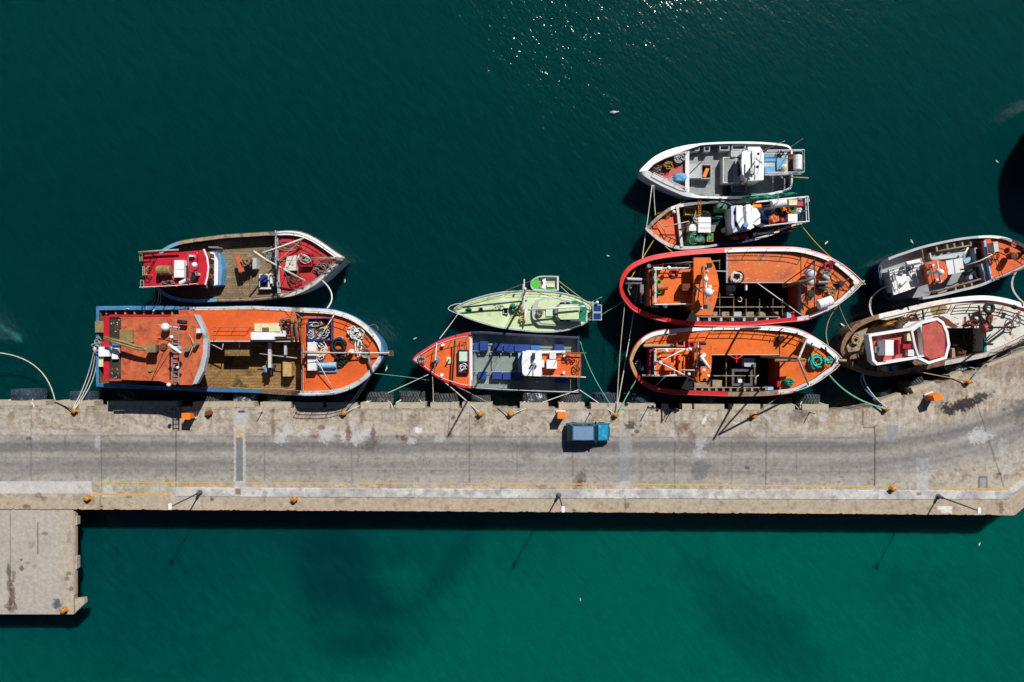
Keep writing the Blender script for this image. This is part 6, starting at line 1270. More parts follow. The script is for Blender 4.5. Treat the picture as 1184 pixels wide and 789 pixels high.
    t.l('stay', F, [(1296, 388, 4.1), (1665, 655, 4.1)], .05, 'white'); t.b('bracket', F, (1196, 388, 1210, 448), 3.8, 3.4, 'white'); 
    t.l('boom', F, [(1790, 335, 7.2), (1700, 370, 6.6), (1510, 415, 5.4)], [.16, .2, .14], 'wood_brown')
    m = MB()
    for p in ([(1782, 190, 7.2), (1782, 610, 4.4)], [(1782, 190, 7.2), (1690, 310, 5.0)], [(1790, 200, 7.2), (1510, 400, 4.2)], [(1782, 190, 7.2), (1780, 300, 4.3)]): m.tube([F(*q) for q in p], .06, 6)
    t.put('a_frame', m, 'steel'); t.s_('float', F, 1748, 312, 5.0, .55, 'bluewhite'); t.s_('float', F, 1748, 378, 4.9, .4, 'bluewhite'); t.canister('raft_canister', F, (1812, 574, 5.3), (1932, 534, 5.3), .5, 'white_clean')
    m = MB(); X = F(2016, 390, 5.3); m.lathe(X[0], X[1], [(.34, 4.5), (.34, 4.6), (.2, 4.7), (.2, 5.1), (.3, 5.2), (.26, 5.35), (.02, 5.36)], 12); t.put('capstan', m, 'black')
    for a in (.7, 1.9, 3.0, 4.2, 5.6): m = MB(); m.tube([(X[0], X[1], 4.9), (X[0] + 1.9 * math.cos(a), X[1] + 1.2 * math.sin(a), 4.62)], .05, 5); t.put('brace', m, 'wood_brown')
    t.p('hatch', F, [(1732, 448), (1782, 448), (1782, 505), (1732, 505)], 4.55, 3.8, 'black'); t.canister('winch_roller', F, (1812, 385, 4.9), (1895, 385, 4.9), .2, 'steel'); t.canister('winch_roller', F, (1855, 320, 5.0), (1905, 355, 5.0), .2, 'grey_pale'); t.l('derrick_leg', F, [(2000, 400, 5.2), (1975, 540, 4.6)], .07, 'rust')
    t.b('tarp_box', F, (1048, 405, 1108, 455), 2.9, 2.2, 'grey_pale'); t.p('tarp_box', F, [(1042, 448), (1070, 450), (1090, 490), (1050, 488)], 2.8, 2.2, 'grey_mid'); X = F(1146, 528, 2.6); m = MB(); m.torus(X[0], X[1], 2.6, .22, .06, 14, 6); t.put('life_ring', m, 'white_worn')
    t.b('bow_plate', F, (2115, 370, 2165, 400), 4.95, 4.6, 'cream'); t.l('winch_bar', F, [(1680, 400, 5.0), (1720, 420, 5.0), (1725, 580, 4.6)], .07, 'purple')
boat_red_upper()
F = Frame(700, 275, 7.375)
coil(F, 1108, 340, 4.05, .55, 'rope_white', 'white rope coil on the orange side deck corner above the dark hold', 5, .07, .15, 81); coil(F, 1135, 335, 4.05, .55, 'black', 'black hose curl around the white coil on the side deck', 1.4, .06, .05, 82); coil(F, 1888, 248, 4.6, .42, 'crimson', 'dark red rope ring on the upper bow of the upper red trimmed boat', 4, .07, .05, 83); coil(F, 1928, 210, 4.7, .38, 'red_faded', 'pale red rope ring closest to the upper bow rail', 3, .06, .05, 84, ry=.6)
tangle(F, 1905, 455, 4.55, .6, .55, 'rope_tan', 'tan rope pile above the white canister on the bow of the upper trawler', 80, .05, 85); tangle(F, 1880, 300, 4.6, .6, .45, 'rope_grey', 'grey chain and rope near the winch of the upper trawler', 70, .05, 86); tangle(F, 1700, 540, 4.5, .4, .6, 'rope_brown', 'brown lines at the left edge of the upper trawler foredeck', 50, .04, 87); net(F, 1838, 420, 4.45, .5, .5, .35, 'net_dark', 'black net heap in the middle of the upper trawler foredeck', 88)
net(F, 640, 232, 2.9, 1.1, .25, .5, 'net_dark', 'dark green net in the walkway above the orange deckhouse', 89)
tangle(F, 245, 420, 1.6, .7, .9, 'rope_grey', 'grey ropes on the stern deck of the upper red trimmed boat', 70, .06, 90)

def boat_red_lower():
    F = Frame(715, 365, 7.893); t = Thing('fishing_boat', 'lower of the two red trimmed orange trawlers, tied to the quay', 'fishing boat', base(F, 1000, 410), BG)
    U = [(104, 412), (120, 350), (160, 272), (220, 208), (300, 163), (400, 139), (550, 122), (700, 110), (900, 99), (1187, 97), (1387, 102), (1507, 109), (1627, 129), (1727, 168), (1837, 234), (1937, 308), (1997, 370), (2022, 408)]
    L = [(104, 422), (130, 500), (180, 580), (260, 642), (350, 682), (480, 706), (640, 716), (850, 723), (1000, 729), (1187, 729), (1337, 725), (1457, 715), (1587, 700), (1687, 665), (1787, 620), (1887, 550), (1967, 490), (2022, 414)]
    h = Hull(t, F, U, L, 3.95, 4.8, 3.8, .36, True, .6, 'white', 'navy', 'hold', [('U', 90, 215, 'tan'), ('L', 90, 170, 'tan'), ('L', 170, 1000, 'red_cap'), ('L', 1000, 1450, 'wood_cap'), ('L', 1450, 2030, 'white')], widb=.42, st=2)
    h.strake('crimson', .08)
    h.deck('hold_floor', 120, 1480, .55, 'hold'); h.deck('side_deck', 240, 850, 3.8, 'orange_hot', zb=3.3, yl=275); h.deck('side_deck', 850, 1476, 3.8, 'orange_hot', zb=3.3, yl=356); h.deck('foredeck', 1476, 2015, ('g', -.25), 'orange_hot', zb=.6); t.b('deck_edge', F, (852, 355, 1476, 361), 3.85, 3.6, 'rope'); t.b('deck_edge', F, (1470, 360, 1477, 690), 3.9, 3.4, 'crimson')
    t.p('stern_deck', F, [(135, 380), (165, 300), (225, 250), (228, 560), (175, 520)], 1.4, 1.1, 'rubber_blue')
    # deckhouse and bridge
    hs = t.b('deckhouse', F, (400, 320, 690, 520), 5.2, .6, 'orange_old'); t.b('roof', F, (325, 302, 700, 552), 5.5, 5.25, 'orange_hot', hs); t.b('stern_wall', F, (285, 310, 320, 548), 5.0, 2.6, 'crimson', hs)
    for q, z in (((505, 330, 520, 545), 5.9), ((385, 480, 470, 540), 5.7), ((550, 360, 610, 540), 6.3), ((340, 330, 360, 540), 5.8), ((425, 430, 505, 500), 6.4)): t.b('roof_box', F, q, z, 5.5, 'orange_hot', hs)
    br = t.b('bridge', F, (700, 300, 800, 560), 7.0, .6, 'orange_old'); t.p('bridge_roof', F, [(694, 232), (838, 245), (850, 320), (853, 420), (846, 500), (815, 594), (750, 596), (735, 614), (697, 614)], 7.3, 7.0, 'orange_hot', br)
    ch = t.ring('chimney', F, [(530, 225), (608, 225), (608, 286), (530, 286)], 5.2, 3.8, .14, 'orange_old'); t.b('chimney_opening', F, (538, 233, 600, 280), 4.9, 3.8, 'black', ch); ch = t.ring('chimney', F, [(640, 235), (696, 235), (696, 296), (640, 296)], 5.4, 3.8, .14, 'crimson'); t.b('chimney_opening', F, (648, 243, 690, 290), 5.1, 3.8, 'black', ch)
    t.canister('log_boom', F, (228, 277, 4.7), (508, 274, 4.7), .16, 'rope_tan'); t.rail(F, [(320, 304), (620, 302)], 5.5, 1.0, 2, 1.2, .05, 'white'); t.rail(F, [(322, 310), (322, 550)], 5.5, 1.0, 2, 1.2, .05, 'white'); t.l('rail_beam', F, [(216, 548, 5.2), (400, 550, 5.6), (620, 545, 6.2)], .11, 'white_worn')
    t.l('stay', F, [(606, 304, 7.0), (382, 420, 7.4)], .06, 'white'); t.l('stay', F, [(382, 432, 7.4), (700, 592, 6.8)], .06, 'white'); t.c('mast', F, 380, 432, 5.5, 8.2, .12, 'white'); t.s_('lamp', F, 380, 432, 8.3, .22, 'white_worn'); t.s_('lamp', F, 440, 323, 6.6, .2, 'white_clean'); t.c('vent_cowl', F, 467, 450, 5.6, 6.5, .16, 'grey_mid'); t.l('pipe', F, [(345, 390, 6.1), (395, 365, 6.1)], .1, 'tan'); t.b('light_box', F, (392, 308, 420, 322), 6.4, 6.0, 'white')
    t.l('stay', F, [(425, 560, 6.0), (322, 660, 3.5)], .05, 'grey_mid')
    t.l('light_mast', F, [(742, 235, 8.6), (742, 600, 8.6)], .07, 'black'); t.l('radar_bar', F, [(750, 368, 9.0), (833, 485, 9.0)], .15, 'white_clean'); t.b('radar_base', F, (768, 415, 800, 465), 8.8, 7.3, 'bin_blue'); t.c('mast', F, 782, 360, 7.3, 8.6, .2, 'white')
    for x, y, r in ((725, 284, .14), (650, 306, .16), (820, 552, .16), (645, 535, .16), (780, 498, .16), (598, 506, .16), (720, 470, .12)): t.s_('lamp', F, x, y, 7.8, r, 'white_clean')
    t.b('light_box', F, (622, 298, 672, 318), 7.0, 6.6, 'white_clean'); t.l('spotlight', F, [(750, 255, 8.0), (798, 257, 8.0)], .16, 'rubber'); t.l('mast_bar', F, [(570, 498, 8.0), (770, 500, 8.0)], .06, 'white_worn'); t.l('mast_bar', F, [(700, 430, 7.6), (640, 510, 7.4)], .05, 'rust'); t.rail(F, [(700, 240), (700, 610)], 7.3, .9, 2, 1.0, .035, 'wood_brown'); t.rail(F, [(620, 400), (690, 320), (740, 240)], 6.0, .6, 1, 1, .04, 'wood_brown')
    # hold frames
    posts_ladder(t, h, F, 700, 1350, 658, 695, 11, 3.3, 'wood_cap'); t.b('beam', F, (820, 656, 1400, 664), 3.32, 3.1, 'wood_cap')
    for x in (835, 985, 1245): t.b('beam', F, (x - 4, 365, x + 4, 660), 2.9, 2.7, 'wood_brown')
    t.b('beam', F, (850, 546, 1240, 554), 2.95, 2.8, 'wood_cap'); t.b('stowage_box', F, (860, 590, 945, 655), 2.6, 1.9, 'wood_cap'); t.b('stowage_box', F, (695, 615, 830, 655), 3.0, 2.2, 'wood_cap'); t.b('locker', F, (1362, 652, 1414, 700), 3.4, 2.2, 'pale_blue'); t.p('locker', F, [(1146, 388), (1250, 392), (1254, 470), (1150, 466)], 2.9, 2.0, 'grey_pale')
    t.ring('winch_frame', F, [(1036, 490), (1225, 490), (1225, 642), (1036, 642)], 2.9, 2.0, .25, 'steel'); t.b('winch_bed', F, (1085, 500, 1180, 630), 2.2, 1.8, 'black'); t.b('winch_gear', F, (1090, 580, 1128, 610), 2.6, 2.2, 'cream'); t.l('pipe', F, [(1250, 660, 3.0), (1255, 560, 3.2), (1280, 545, 3.2)], .07, 'rope')
    m = MB()
    for a, b in (((1012, 362), (1075, 400)), ((1138, 362), (1078, 400)), ((1075, 362), (1078, 430))): m.tube([F(a[0], a[1], 3.9), F(b[0], b[1], 4.4)], .06, 5)
    t.put('davit', m, 'red_cap'); t.b('locker', F, (1452, 580, 1472, 650), 3.9, 2.6, 'red_roof')
    # foredeck
    h.rail('U', 260, 840, 1.0, 2, 1.1, .04, 'grey_mid', .5); h.rail('U', 860, 1480, 1.1, 2, 1.1, .04, 'white'); h.rail('U', 1500, 1960, 1.0, 2, 1.8, .035, 'white', .25); h.rail('L', 1480, 1960, .6, 1, 1.8, .035, 'white', .15)
    t.canister('boom', F, (1425, 411, 6.4), (1705, 403, 6.2), .17, 'wood_brown'); t.l('derrick_leg', F, [(1722, 208, 4.8), (1645, 392, 12.6)], .1, 'white_worn'); t.l('derrick_leg', F, [(1641, 396, 12.6), (1732, 630, 4.6)], .1, 'grey_pale'); t.c('mast', F, 1643, 394, 4.0, 13.2, .15, 'grey_mid', None, .1)
    t.p('skylight', F, [(1724, 208), (1856, 268), (1840, 302), (1706, 240)], 5.5, 4.3, 'white_clean'); t.s_('skylight_knob', F, 1768, 254, 5.55, .08, 'black')
    m = MB(); X = F(1906, 412, 5.2); m.lathe(X[0], X[1], [(.32, 4.4), (.32, 4.5), (.2, 4.6), (.2, 5.0), (.3, 5.1), (.28, 5.2), (.02, 5.25)], 12); t.put('capstan', m, 'teal_rope'); t.l('bowsprit', F, [(2010, 410, 4.9), (2078, 412, 4.9)], .14, 'rope_tan'); t.l('anchor_bar', F, [(1890, 290, 5.1), (1905, 380, 5.1)], .09, 'black')
    for x in (1575, 1632): t.l('deck_post', F, [(x, 162, 4.0), (x, 160, 5.6)], .09, 'grey_mid')
    t.l('pole', F, [(1450, 150, 4.6), (1500, 122, 5.4)], .05, 'black'); t.b('bow_bar', F, (1985, 370, 2005, 430), 4.9, 4.6, 'white')
    m = MB(); X = F(1490, 210, 4.5); m.box((X[0], X[1], 3.9), (.5, .5, .6)); t.put('winch', m, 'black'); t.c('mast', F, 1290, 115, 3.4, 9.5, .12, 'grey_mid')
boat_red_lower()
F = Frame(715, 365, 7.893)
net(F, 1548, 608, 4.0, .58, .42, .6, 'teal', 'dark green net drum beside the lower edge of the lower trawler foredeck', 91, rope='teal_rope', k=40); coil(F, 1790, 420, 4.25, .62, 'teal_rope', 'teal rope coil on the orange foredeck of the lower trawler', 6, .09, .2, 92); tangle(F, 1765, 440, 4.25, .75, .5, 'teal_rope', 'loose teal rope loops around the coil on the lower trawler', 40, .09, 93); tangle(F, 1910, 415, 4.9, .3, .4, 'teal_rope', 'teal rope wound on the capstan of the lower trawler', 40, .08, 94, h=.4)
tangle(F, 165, 430, 1.6, .4, .7, 'rope_white', 'pale rope bunch at the rounded stern of the lower trawler', 50, .07, 95); crate(F, (1092, 582, 1126, 612), 2.9, 2.62, 'white', 'small white box in the dark winch frame of the lower trawler')

# ---------------------------------------------------------------- grey boat with orange foredeck (right)
def boat_grey_right():
    J = Frame(1000, 260, 6.413); t = Thing('fishing_boat', 'grey blue fishing boat with orange octagonal roof and orange foredeck, at the right edge', 'fishing boat', base(J, 650, 330), BG)
    U = [(98, 330), (102, 305), (125, 275), (200, 238), (300, 203), (420, 163), (560, 129), (700, 102), (830, 87), (950, 84), (1050, 101), (1150, 143), (1230, 190), (1290, 240)]
    L = [(98, 338), (118, 450), (150, 535), (200, 560), (300, 560), (430, 550), (560, 528), (700, 494), (850, 457), (950, 416), (1050, 376), (1150, 330), (1230, 282), (1290, 244)]
    h = Hull(t, J, U, L, 2.4, 3.3, 2.3, .2, True, 1.1, 'navy', 'navy', 'navy_wall', [('U', 830, 1060, 'white'), ('U', 180, 830, 'grey_pale'), ('L', 430, 1290, 'grey_pale')], widb=.24, st=2)
    h.deck('deck', 115, 900, 1.15, 'grey_deck'); h.deck('foredeck', 930, 1285, ('g', -.25), 'orange_bright', zb=1.1)
    t.p('foredeck_step', J, [(884, 112), (935, 100), (935, 420), (946, 408)], 2.55, 1.1, 'orange_bright'); t.p('bulkhead', J, [(862, 290), (922, 262), (946, 410), (898, 440)], 2.2, 1.15, 'grey_pale'); t.p('bulkhead_edge', J, [(880, 122), (894, 116), (950, 408), (938, 414)], 2.62, 2.3, 'pale_blue')
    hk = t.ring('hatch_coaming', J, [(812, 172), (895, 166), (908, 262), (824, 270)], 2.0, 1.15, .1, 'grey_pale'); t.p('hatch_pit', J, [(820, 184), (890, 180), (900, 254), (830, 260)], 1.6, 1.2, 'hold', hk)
    wh = t.p('wheelhouse', J, [(200, 345), (425, 290), (455, 430), (232, 500)], 3.9, 1.15, 'white'); t.p('roof', J, [(178, 332), (432, 276), (466, 440), (214, 522)], 4.2, 3.92, 'white', wh)
    oc = t.p('bridge', J, [(452, 292), (530, 262), (585, 284), (606, 330), (600, 385), (565, 420), (482, 440)], 5.2, 1.15, 'orange_old'); t.p('bridge_roof', J, [(446, 292), (530, 257), (592, 280), (618, 332), (610, 392), (568, 432), (480, 447)], 5.5, 5.2, 'orange_bright', oc)
    t.p('front_trunk', J, [(600, 266), (722, 246), (738, 345), (700, 355), (620, 372)], 3.0, 1.15, 'white'); t.p('trunk_seam', J, [(655, 258), (660, 257), (672, 358), (667, 359)], 3.03, 3.0, 'grey_mid')
    t.canister('raft_canister', J, (305, 290, 4.8), (405, 272, 4.8), .22, 'white_clean')
    rs_ = random.Random(4)
    for x, y, w_, d_, mt in ((215, 360, 14, 50, 'grey_mid'), (262, 350, 30, 14, 'grey_pale'), (300, 330, 40, 12, 'navy'), (325, 345, 18, 20, 'grey_pale'), (268, 430, 26, 16, 'white_clean'), (345, 410, 30, 10, 'grey_pale'), (390, 385, 26, 22, 'pale_blue'), (395, 320, 22, 16, 'white_clean')): t.b('roof_fitting', J, (x, y, x + w_, y + d_), 4.45, 4.2, mt)
    for a_, b_ in (((290, 300), (300, 350)), ((340, 300), (352, 345)), ((230, 380), (250, 470)), ((290, 440), (335, 395)), ((370, 340), (400, 430)), ((225, 355), (300, 330))): t.l('roof_pipe', J, [(a_[0], a_[1], 4.7), (b_[0], b_[1], 4.6)], .06, 'white_worn')
    t.rail(J, [(185, 345), (212, 505), (330, 470)], 4.2, .9, 2, 1.0, .04, 'white'); t.rail(J, [(190, 336), (425, 284)], 4.2, .9, 2, 1.0, .04, 'navy')
    t.l('mast_bar', J, [(535, 268, 6.6), (560, 425, 6.6)], .1, 'grey_pale'); t.l('radar_bar', J, [(535, 335, 7.0), (580, 362, 7.0)], .16, 'white_clean'); t.c('mast', J, 548, 350, 5.5, 7.2, .15, 'white'); t.s_('dome', J, 560, 352, 7.2, .32, 'white_clean')
    for x, y in ((478, 310), (500, 292), (530, 400), (556, 412)): t.b('light_box', J, (x, y, x + 16, y + 14), 6.0, 5.5, 'white')
    t.rail(J, [(460, 300), (490, 436)], 5.5, .7, 2, 1, .04, 'rust')
    for (x, y) in ((530, 152), (608, 136), (660, 126), (720, 114), (780, 106)): t.p('frame', J, [(x - 7, y), (x + 6, y - 2), (x + 14, y + 44), (x + 2, y + 47)], 2.2, 1.2, 'wood_cap')
    t.l('frame_rail', J, [(545, 196, 2.2), (660, 174, 2.2), (790, 154, 2.2)], .09, 'wood_cap'); t.l('frame_rail', J, [(500, 508, 2.2), (660, 460, 2.2), (860, 402, 2.2)], .09, 'wood_brown')
    for (x, y) in ((545, 490), (672, 462), (735, 440), (790, 422)): t.p('frame', J, [(x - 6, y), (x + 6, y - 3), (x + 14, y + 40), (x + 2, y + 43)], 2.2, 1.2, 'wood_cap')
    t.p('side_bench', J, [(478, 210), (492, 205), (500, 240), (720, 190), (760, 165), (724, 240), (500, 262), (485, 245)], 1.7, 1.15, 'grey_pale'); t.l('beam', J, [(420, 175, 2.4), (436, 280, 2.4)], .09, 'wood_brown'); t.l('strut', J, [(765, 170, 2.6), (722, 245, 2.6)], .1, 'white')
    t.l('boom', J, [(740, 305, 3.4), (850, 270, 3.8), (945, 222, 3.9)], .07, 'rope'); t.p('winch_box', J, [(952, 130), (985, 124), (995, 196), (962, 204)], 4.0, 3.0, 'white_worn'); t.c('vent_cowl', J, 1105, 149, 3.1, 3.2, .26, 'orange_old'); t.c('capstan', J, 1112, 228, 3.0, 3.8, .35, 'net_brown'); t.c('capstan', J, 790, 350, 1.2, 2.2, .3, 'black')
    h.rail('U', 960, 1270, .9, 2, 1.5, .035, 'rust', .35); h.rail('L', 960, 1270, .9, 2, 1.5, .035, 'rust', .15); t.rail(J, [(945, 260), (965, 330), (985, 400)], 2.7, .8, 2, 1.2, .035, 'rust'); t.p('bench', J, [(728, 262), (780, 238), (795, 270), (745, 290)], 1.7, 1.2, 'pale_blue'); t.p('bench', J, [(765, 350), (790, 345), (800, 400), (775, 405)], 1.7, 1.2, 'pale_blue')
    for a, b in (((125, 300), (118, 440)),): t.l('stern_rail', J, [(a[0], a[1], 3.0), (b[0], b[1], 3.0)], .05, 'grey_mid')
boat_grey_right()
J = Frame(1000, 260, 6.413)
coil(J, 830, 362, 1.2, .62, 'black', 'black hose coil on the grey deck before the orange foredeck', 4, .1, .06, 101); tangle(J, 965, 232, 2.8, .5, .6, 'net_brown', 'brown line on the left part of the small orange foredeck', 40, .05, 102); net(J, 165, 480, 1.3, .5, .9, .7, 'black', 'black fender heap in the stern of the grey boat', 103, name='fender_heap', cat='fender', group=None); net(J, 1175, 200, 3.1, .3, .3, .3, 'black', 'black gear near the bow tip of the grey boat', 104, name='gear_heap', cat='gear', group=None)

# ---------------------------------------------------------------- rusty white boat (lower right)
def boat_rusty():
    K = Frame(964, 330, 5.37); t = Thing('fishing_boat', 'rusty white fishing boat with faded red wheelhouse roof, at the quay bend', 'fishing boat', base(K, 700, 330), BG)
    U = [(44, 398), (56, 350), (90, 292), (150, 236), (250, 192), (400, 155), (550, 117), (700, 88), (850, 70), (950, 67), (1050, 80), (1150, 106), (1220, 132), (1290, 170), (1350, 225)]
    L = [(44, 408), (80, 472), (140, 522), (220, 556), (350, 562), (500, 536), (650, 503), (800, 473), (950, 442), (1080, 392), (1180, 342), (1260, 292), (1320, 250), (1350, 230)]
    h = Hull(t, K, U, L, 3.6, 4.5, 3.5, .42, True, 1.4, 'wood_brown', 'wood_brown', 'wood_brown', [('U', 740, 1350, 'white'), ('L', 700, 1350, 'white_worn'), ('U', 280, 740, 'white_worn')], widb=.45, st=2)
    h.deck('aft_deck', 60, 720, 1.9, 'wood_brown'); h.deck('hold_floor', 700, 960, 1.5, 'hold_brown'); h.deck('side_deck', 430, 955, 3.5, 'white_rusty', zb=1.5, yl=265); h.deck('foredeck', 948, 1345, ('g', -.2), 'white_rusty', zb=1.5); t.p('stern_platform', K, [(80, 380), (130, 300), (212, 265), (150, 420), (100, 440)], 3.0, 1.9, 'wood_cap')
    t.b('deck_edge', K, (935, 330, 950, 440), 3.7, 3.5, 'teal'); t.p('side_gallery', K, [(275, 200), (430, 165), (430, 190), (330, 215), (290, 212)], 3.5, 3.2, 'white_worn')
    # wheelhouse with raised coaming round the sunken roofs
    ring = [(216, 305), (470, 265), (545, 225), (645, 200), (684, 226), (712, 290), (724, 370), (702, 456), (590, 490), (520, 456), (268, 498), (240, 470)]
    hs = t.p('wheelhouse', K, [(340, 325), (470, 300), (560, 270), (640, 250), (680, 360), (640, 440), (560, 440), (350, 470)], 5.4, 1.9, 'white'); t.p('roof', K, [(228, 315), (480, 276), (548, 236), (640, 210), (676, 232), (704, 292), (715, 370), (694, 448), (592, 480), (522, 448), (272, 488), (248, 464)], 5.5, 5.3, 'red_faded', hs)
    t.ring('roof_coaming', K, ring, 6.2, 5.2, .26, 'white_clean', hs); t.p('roof', K, [(548, 258), (632, 222), (668, 248), (692, 318), (686, 438), (602, 462), (562, 432)], 6.3, 5.5, 'red_faded', hs); t.ring('roof_trim', K, [(480, 282), (545, 232), (560, 300), (572, 440), (525, 452), (500, 380)], 6.25, 5.5, .2, 'white', hs)
    t.b('chimney_box', K, (320, 340, 372, 436), 7.0, 5.5, 'white_clean', hs); t.ring('skylight', K, [(264, 380), (304, 380), (304, 420), (264, 420)], 5.8, 5.5, .12, 'white', hs); t.b('roof_divider', K, (304, 320, 309, 480), 5.62, 5.5, 'crimson', hs)
    for q, mt in (((456, 300, 492, 345), 'cream'), ((462, 400, 500, 440), 'white'), ((430, 365, 480, 395), 'crimson'), ((400, 340, 412, 430), 'crimson')): t.b('roof_box', K, q, 6.1, 5.5, mt, hs)
    # rails, mast and deck fittings
    m = MB(); m.rail(h.edge('U', 760, 1300, .75, -.1, 14), 1.05, 3, 1.7, .045); t.put('railing', m, 'rust'); m = MB(); m.rail(h.edge('L', 960, 1300, .3, 0, 10), 1.0, 2, 1.7, .04); t.put('railing', m, 'rust'); m = MB(); m.rail(h.edge('U', 450, 740, .5, .1, 8), .9, 2, 1.4, .045); t.put('railing', m, 'rust')
    t.l('mast', K, [(1090, 262, 4.2), (1092, 258, 8.0)], [.14, .09], 'rust'); t.l('boom', K, [(950, 345, 5.0), (1090, 235, 6.0), (1160, 165, 6.2)], .07, 'rust'); t.l('boom', K, [(960, 262, 5.4), (1130, 262, 5.6)], .09, 'black'); t.l('bulkhead_post', K, [(900, 125, 4.4), (920, 245, 4.2)], .1, 'rubber'); t.l('bulkhead_post', K, [(552, 155, 4.2), (558, 215, 3.9)], .1, 'black')
    t.canister('winch_roller', K, (925, 270, 4.2), (948, 268, 4.2), .42, 'red_faded'); t.c('winch_base', K, 968, 265, 3.6, 4.4, .4, 'black'); X = K(968, 142, 4.7); m = MB(); m.torus(X[0], X[1], 4.6, .42, .2, 20, 8); t.put('tyre', m, 'rubber'); t.l('roller', K, [(1112, 132, 4.7), (1132, 140, 4.7)], .24, 'rubber')
    t.ring('hold_coaming', K, [(708, 262), (940, 230), (950, 425), (720, 470)], 2.2, 1.5, .1, 'hold_brown'); t.ring('hatch_frame', K, [(868, 256), (922, 250), (928, 300), (872, 300)], 3.0, 2.9, .06, 'grey_pale'); t.p('hold_step', K, [(735, 395), (750, 390), (758, 460), (735, 465)], 2.6, 1.6, 'wood_cap')
    for pts, mt in (([(600, 205), (640, 188), (690, 200), (725, 222), (760, 246), (774, 262), (735, 264), (700, 250), (672, 236), (640, 232), (612, 222)], 'rust'), ([(808, 196), (822, 200), (826, 232), (838, 240), (880, 236), (884, 246), (830, 254), (812, 236)], 'rust'), ([(610, 130), (690, 122), (700, 150), (680, 176), (640, 184), (600, 170)], 'brass')):
        m = MB(); v = catmull(pts + pts[:1], 4)[:-1]; rs2 = random.Random(len(pts)); m.add([K(x + rs2.uniform(-4, 4), y + rs2.uniform(-3, 3), 3.506) for x, y in v], [tuple(range(len(v)))[::-1]]); t.put('rust_patch', m, mt)
    t.p('side_wall', K, [(320, 215), (430, 190), (434, 240), (325, 255)], 2.6, 1.9, 'wood_brown')
boat_rusty()
K = Frame(964, 330, 5.37)
barrel(K, 322, 522, 1.95, 3.1, .36, 'cream', 'cream barrel on the aft deck of the rusty boat'); barrel(K, 381, 515, 1.95, 3.1, .33, 'sky_blue', 'light blue barrel between the cream and the black barrel'); barrel(K, 484, 500, 1.95, 3.1, .33, 'black', 'black barrel at the lower side of the rusty boat wheelhouse')
net(K, 345, 225, 2.6, .8, .4, .4, 'yellow', 'orange yellow netting at the upper side of the rusty boat wheelhouse', 111, rot=.3, lump=.5); net(K, 480, 205, 3.0, .9, .5, .5, 'net_brown', 'rusty chain heap above the faded red roof', 112, rope='rust', k=60); net(K, 270, 240, 2.0, 1.4, .4, .5, 'net_brown', 'brown scrap pile along the aft upper rail of the rusty boat', 113, rot=.35); net(K, 965, 205, 4.1, .3, .75, .25, 'rust', 'rust coloured chain heap below the tyre on the white foredeck', 114, name='chain_heap', cat='chain', group=None)
tangle(K, 860, 240, 3.7, .8, .35, 'rust', 'rusty wire near the edge of the dark hold of the rusty boat', 50, .05, 115); tangle(K, 1130, 215, 4.3, .5, .7, 'rope_grey', 'grey rope by the bow rail of the rusty boat', 50, .05, 116); tangle(K, 420, 215, 3.7, .7, .35, 'rope_brown', 'brown line heap left of the rusty chain heap', 60, .06, 118); tangle(K, 180, 410, 2.0, .7, 1.2, 'black', 'black hose heap on the shaded stern deck of the rusty boat', 50, .07, 119); tangle(K, 860, 330, 1.6, 1.2, .8, 'rope_brown', 'brown rope in the dark hold of the rusty boat', 50, .05, 120); net(K, 775, 420, 1.6, .5, .7, .6, 'net_brown', 'brown net heap at the lower left of the dark hold of the rusty boat', 121); coil(K, 130, 340, 3.05, .4, 'rope_tan', 'tan rope coil on the rounded stern of the rusty boat', 4, .06, .2, 117)

# ---------------------------------------------------------------- neighbours just beyond the picture
def hull_beyond(label, F, U, L, z, zb, right, mat):
    t = Thing('ship', label, 'ship', base(F, sum(p[0] for p in U) / len(U), (U[0][1] + L[0][1]) / 2), 'vessels beyond the frame'); h = Hull(t, F, U, L, z, zb, z + .2, .4, right, z - 1.2, 'navy', mat, 'navy_wall'); xs = [p[0] for p in U]
    a, b = min(xs), max(xs); h.deck('deck', a + 4, b - 4, z - 1.1, 'grey_deck'); return t, h
t, h = hull_beyond('dark hulled ship beyond the right edge casting a shadow on the water', PX, [(1254, 120), (1272, 80), (1346, 50), (1446, 42), (1546, 50), (1636, 88), (1676, 128)], [(1254, 126), (1268, 178), (1346, 198), (1446, 204), (1546, 196), (1636, 162), (1676, 132)], 7.0, 8.0, True, 'navy')
t, h = hull_beyond('boat beyond the left edge that the curved tan rope runs to', PX, [(-210, 380), (-200, 352), (-160, 340), (-100, 340), (-60, 356), (-34, 392)], [(-210, 388), (-200, 425), (-160, 438), (-100, 438), (-60, 424), (-34, 396)], 2.6, 3.8, True, 'blue')
t.b('wheelhouse', PX, (-190, 362, -140, 416), 5.4, 1.5, 'white')

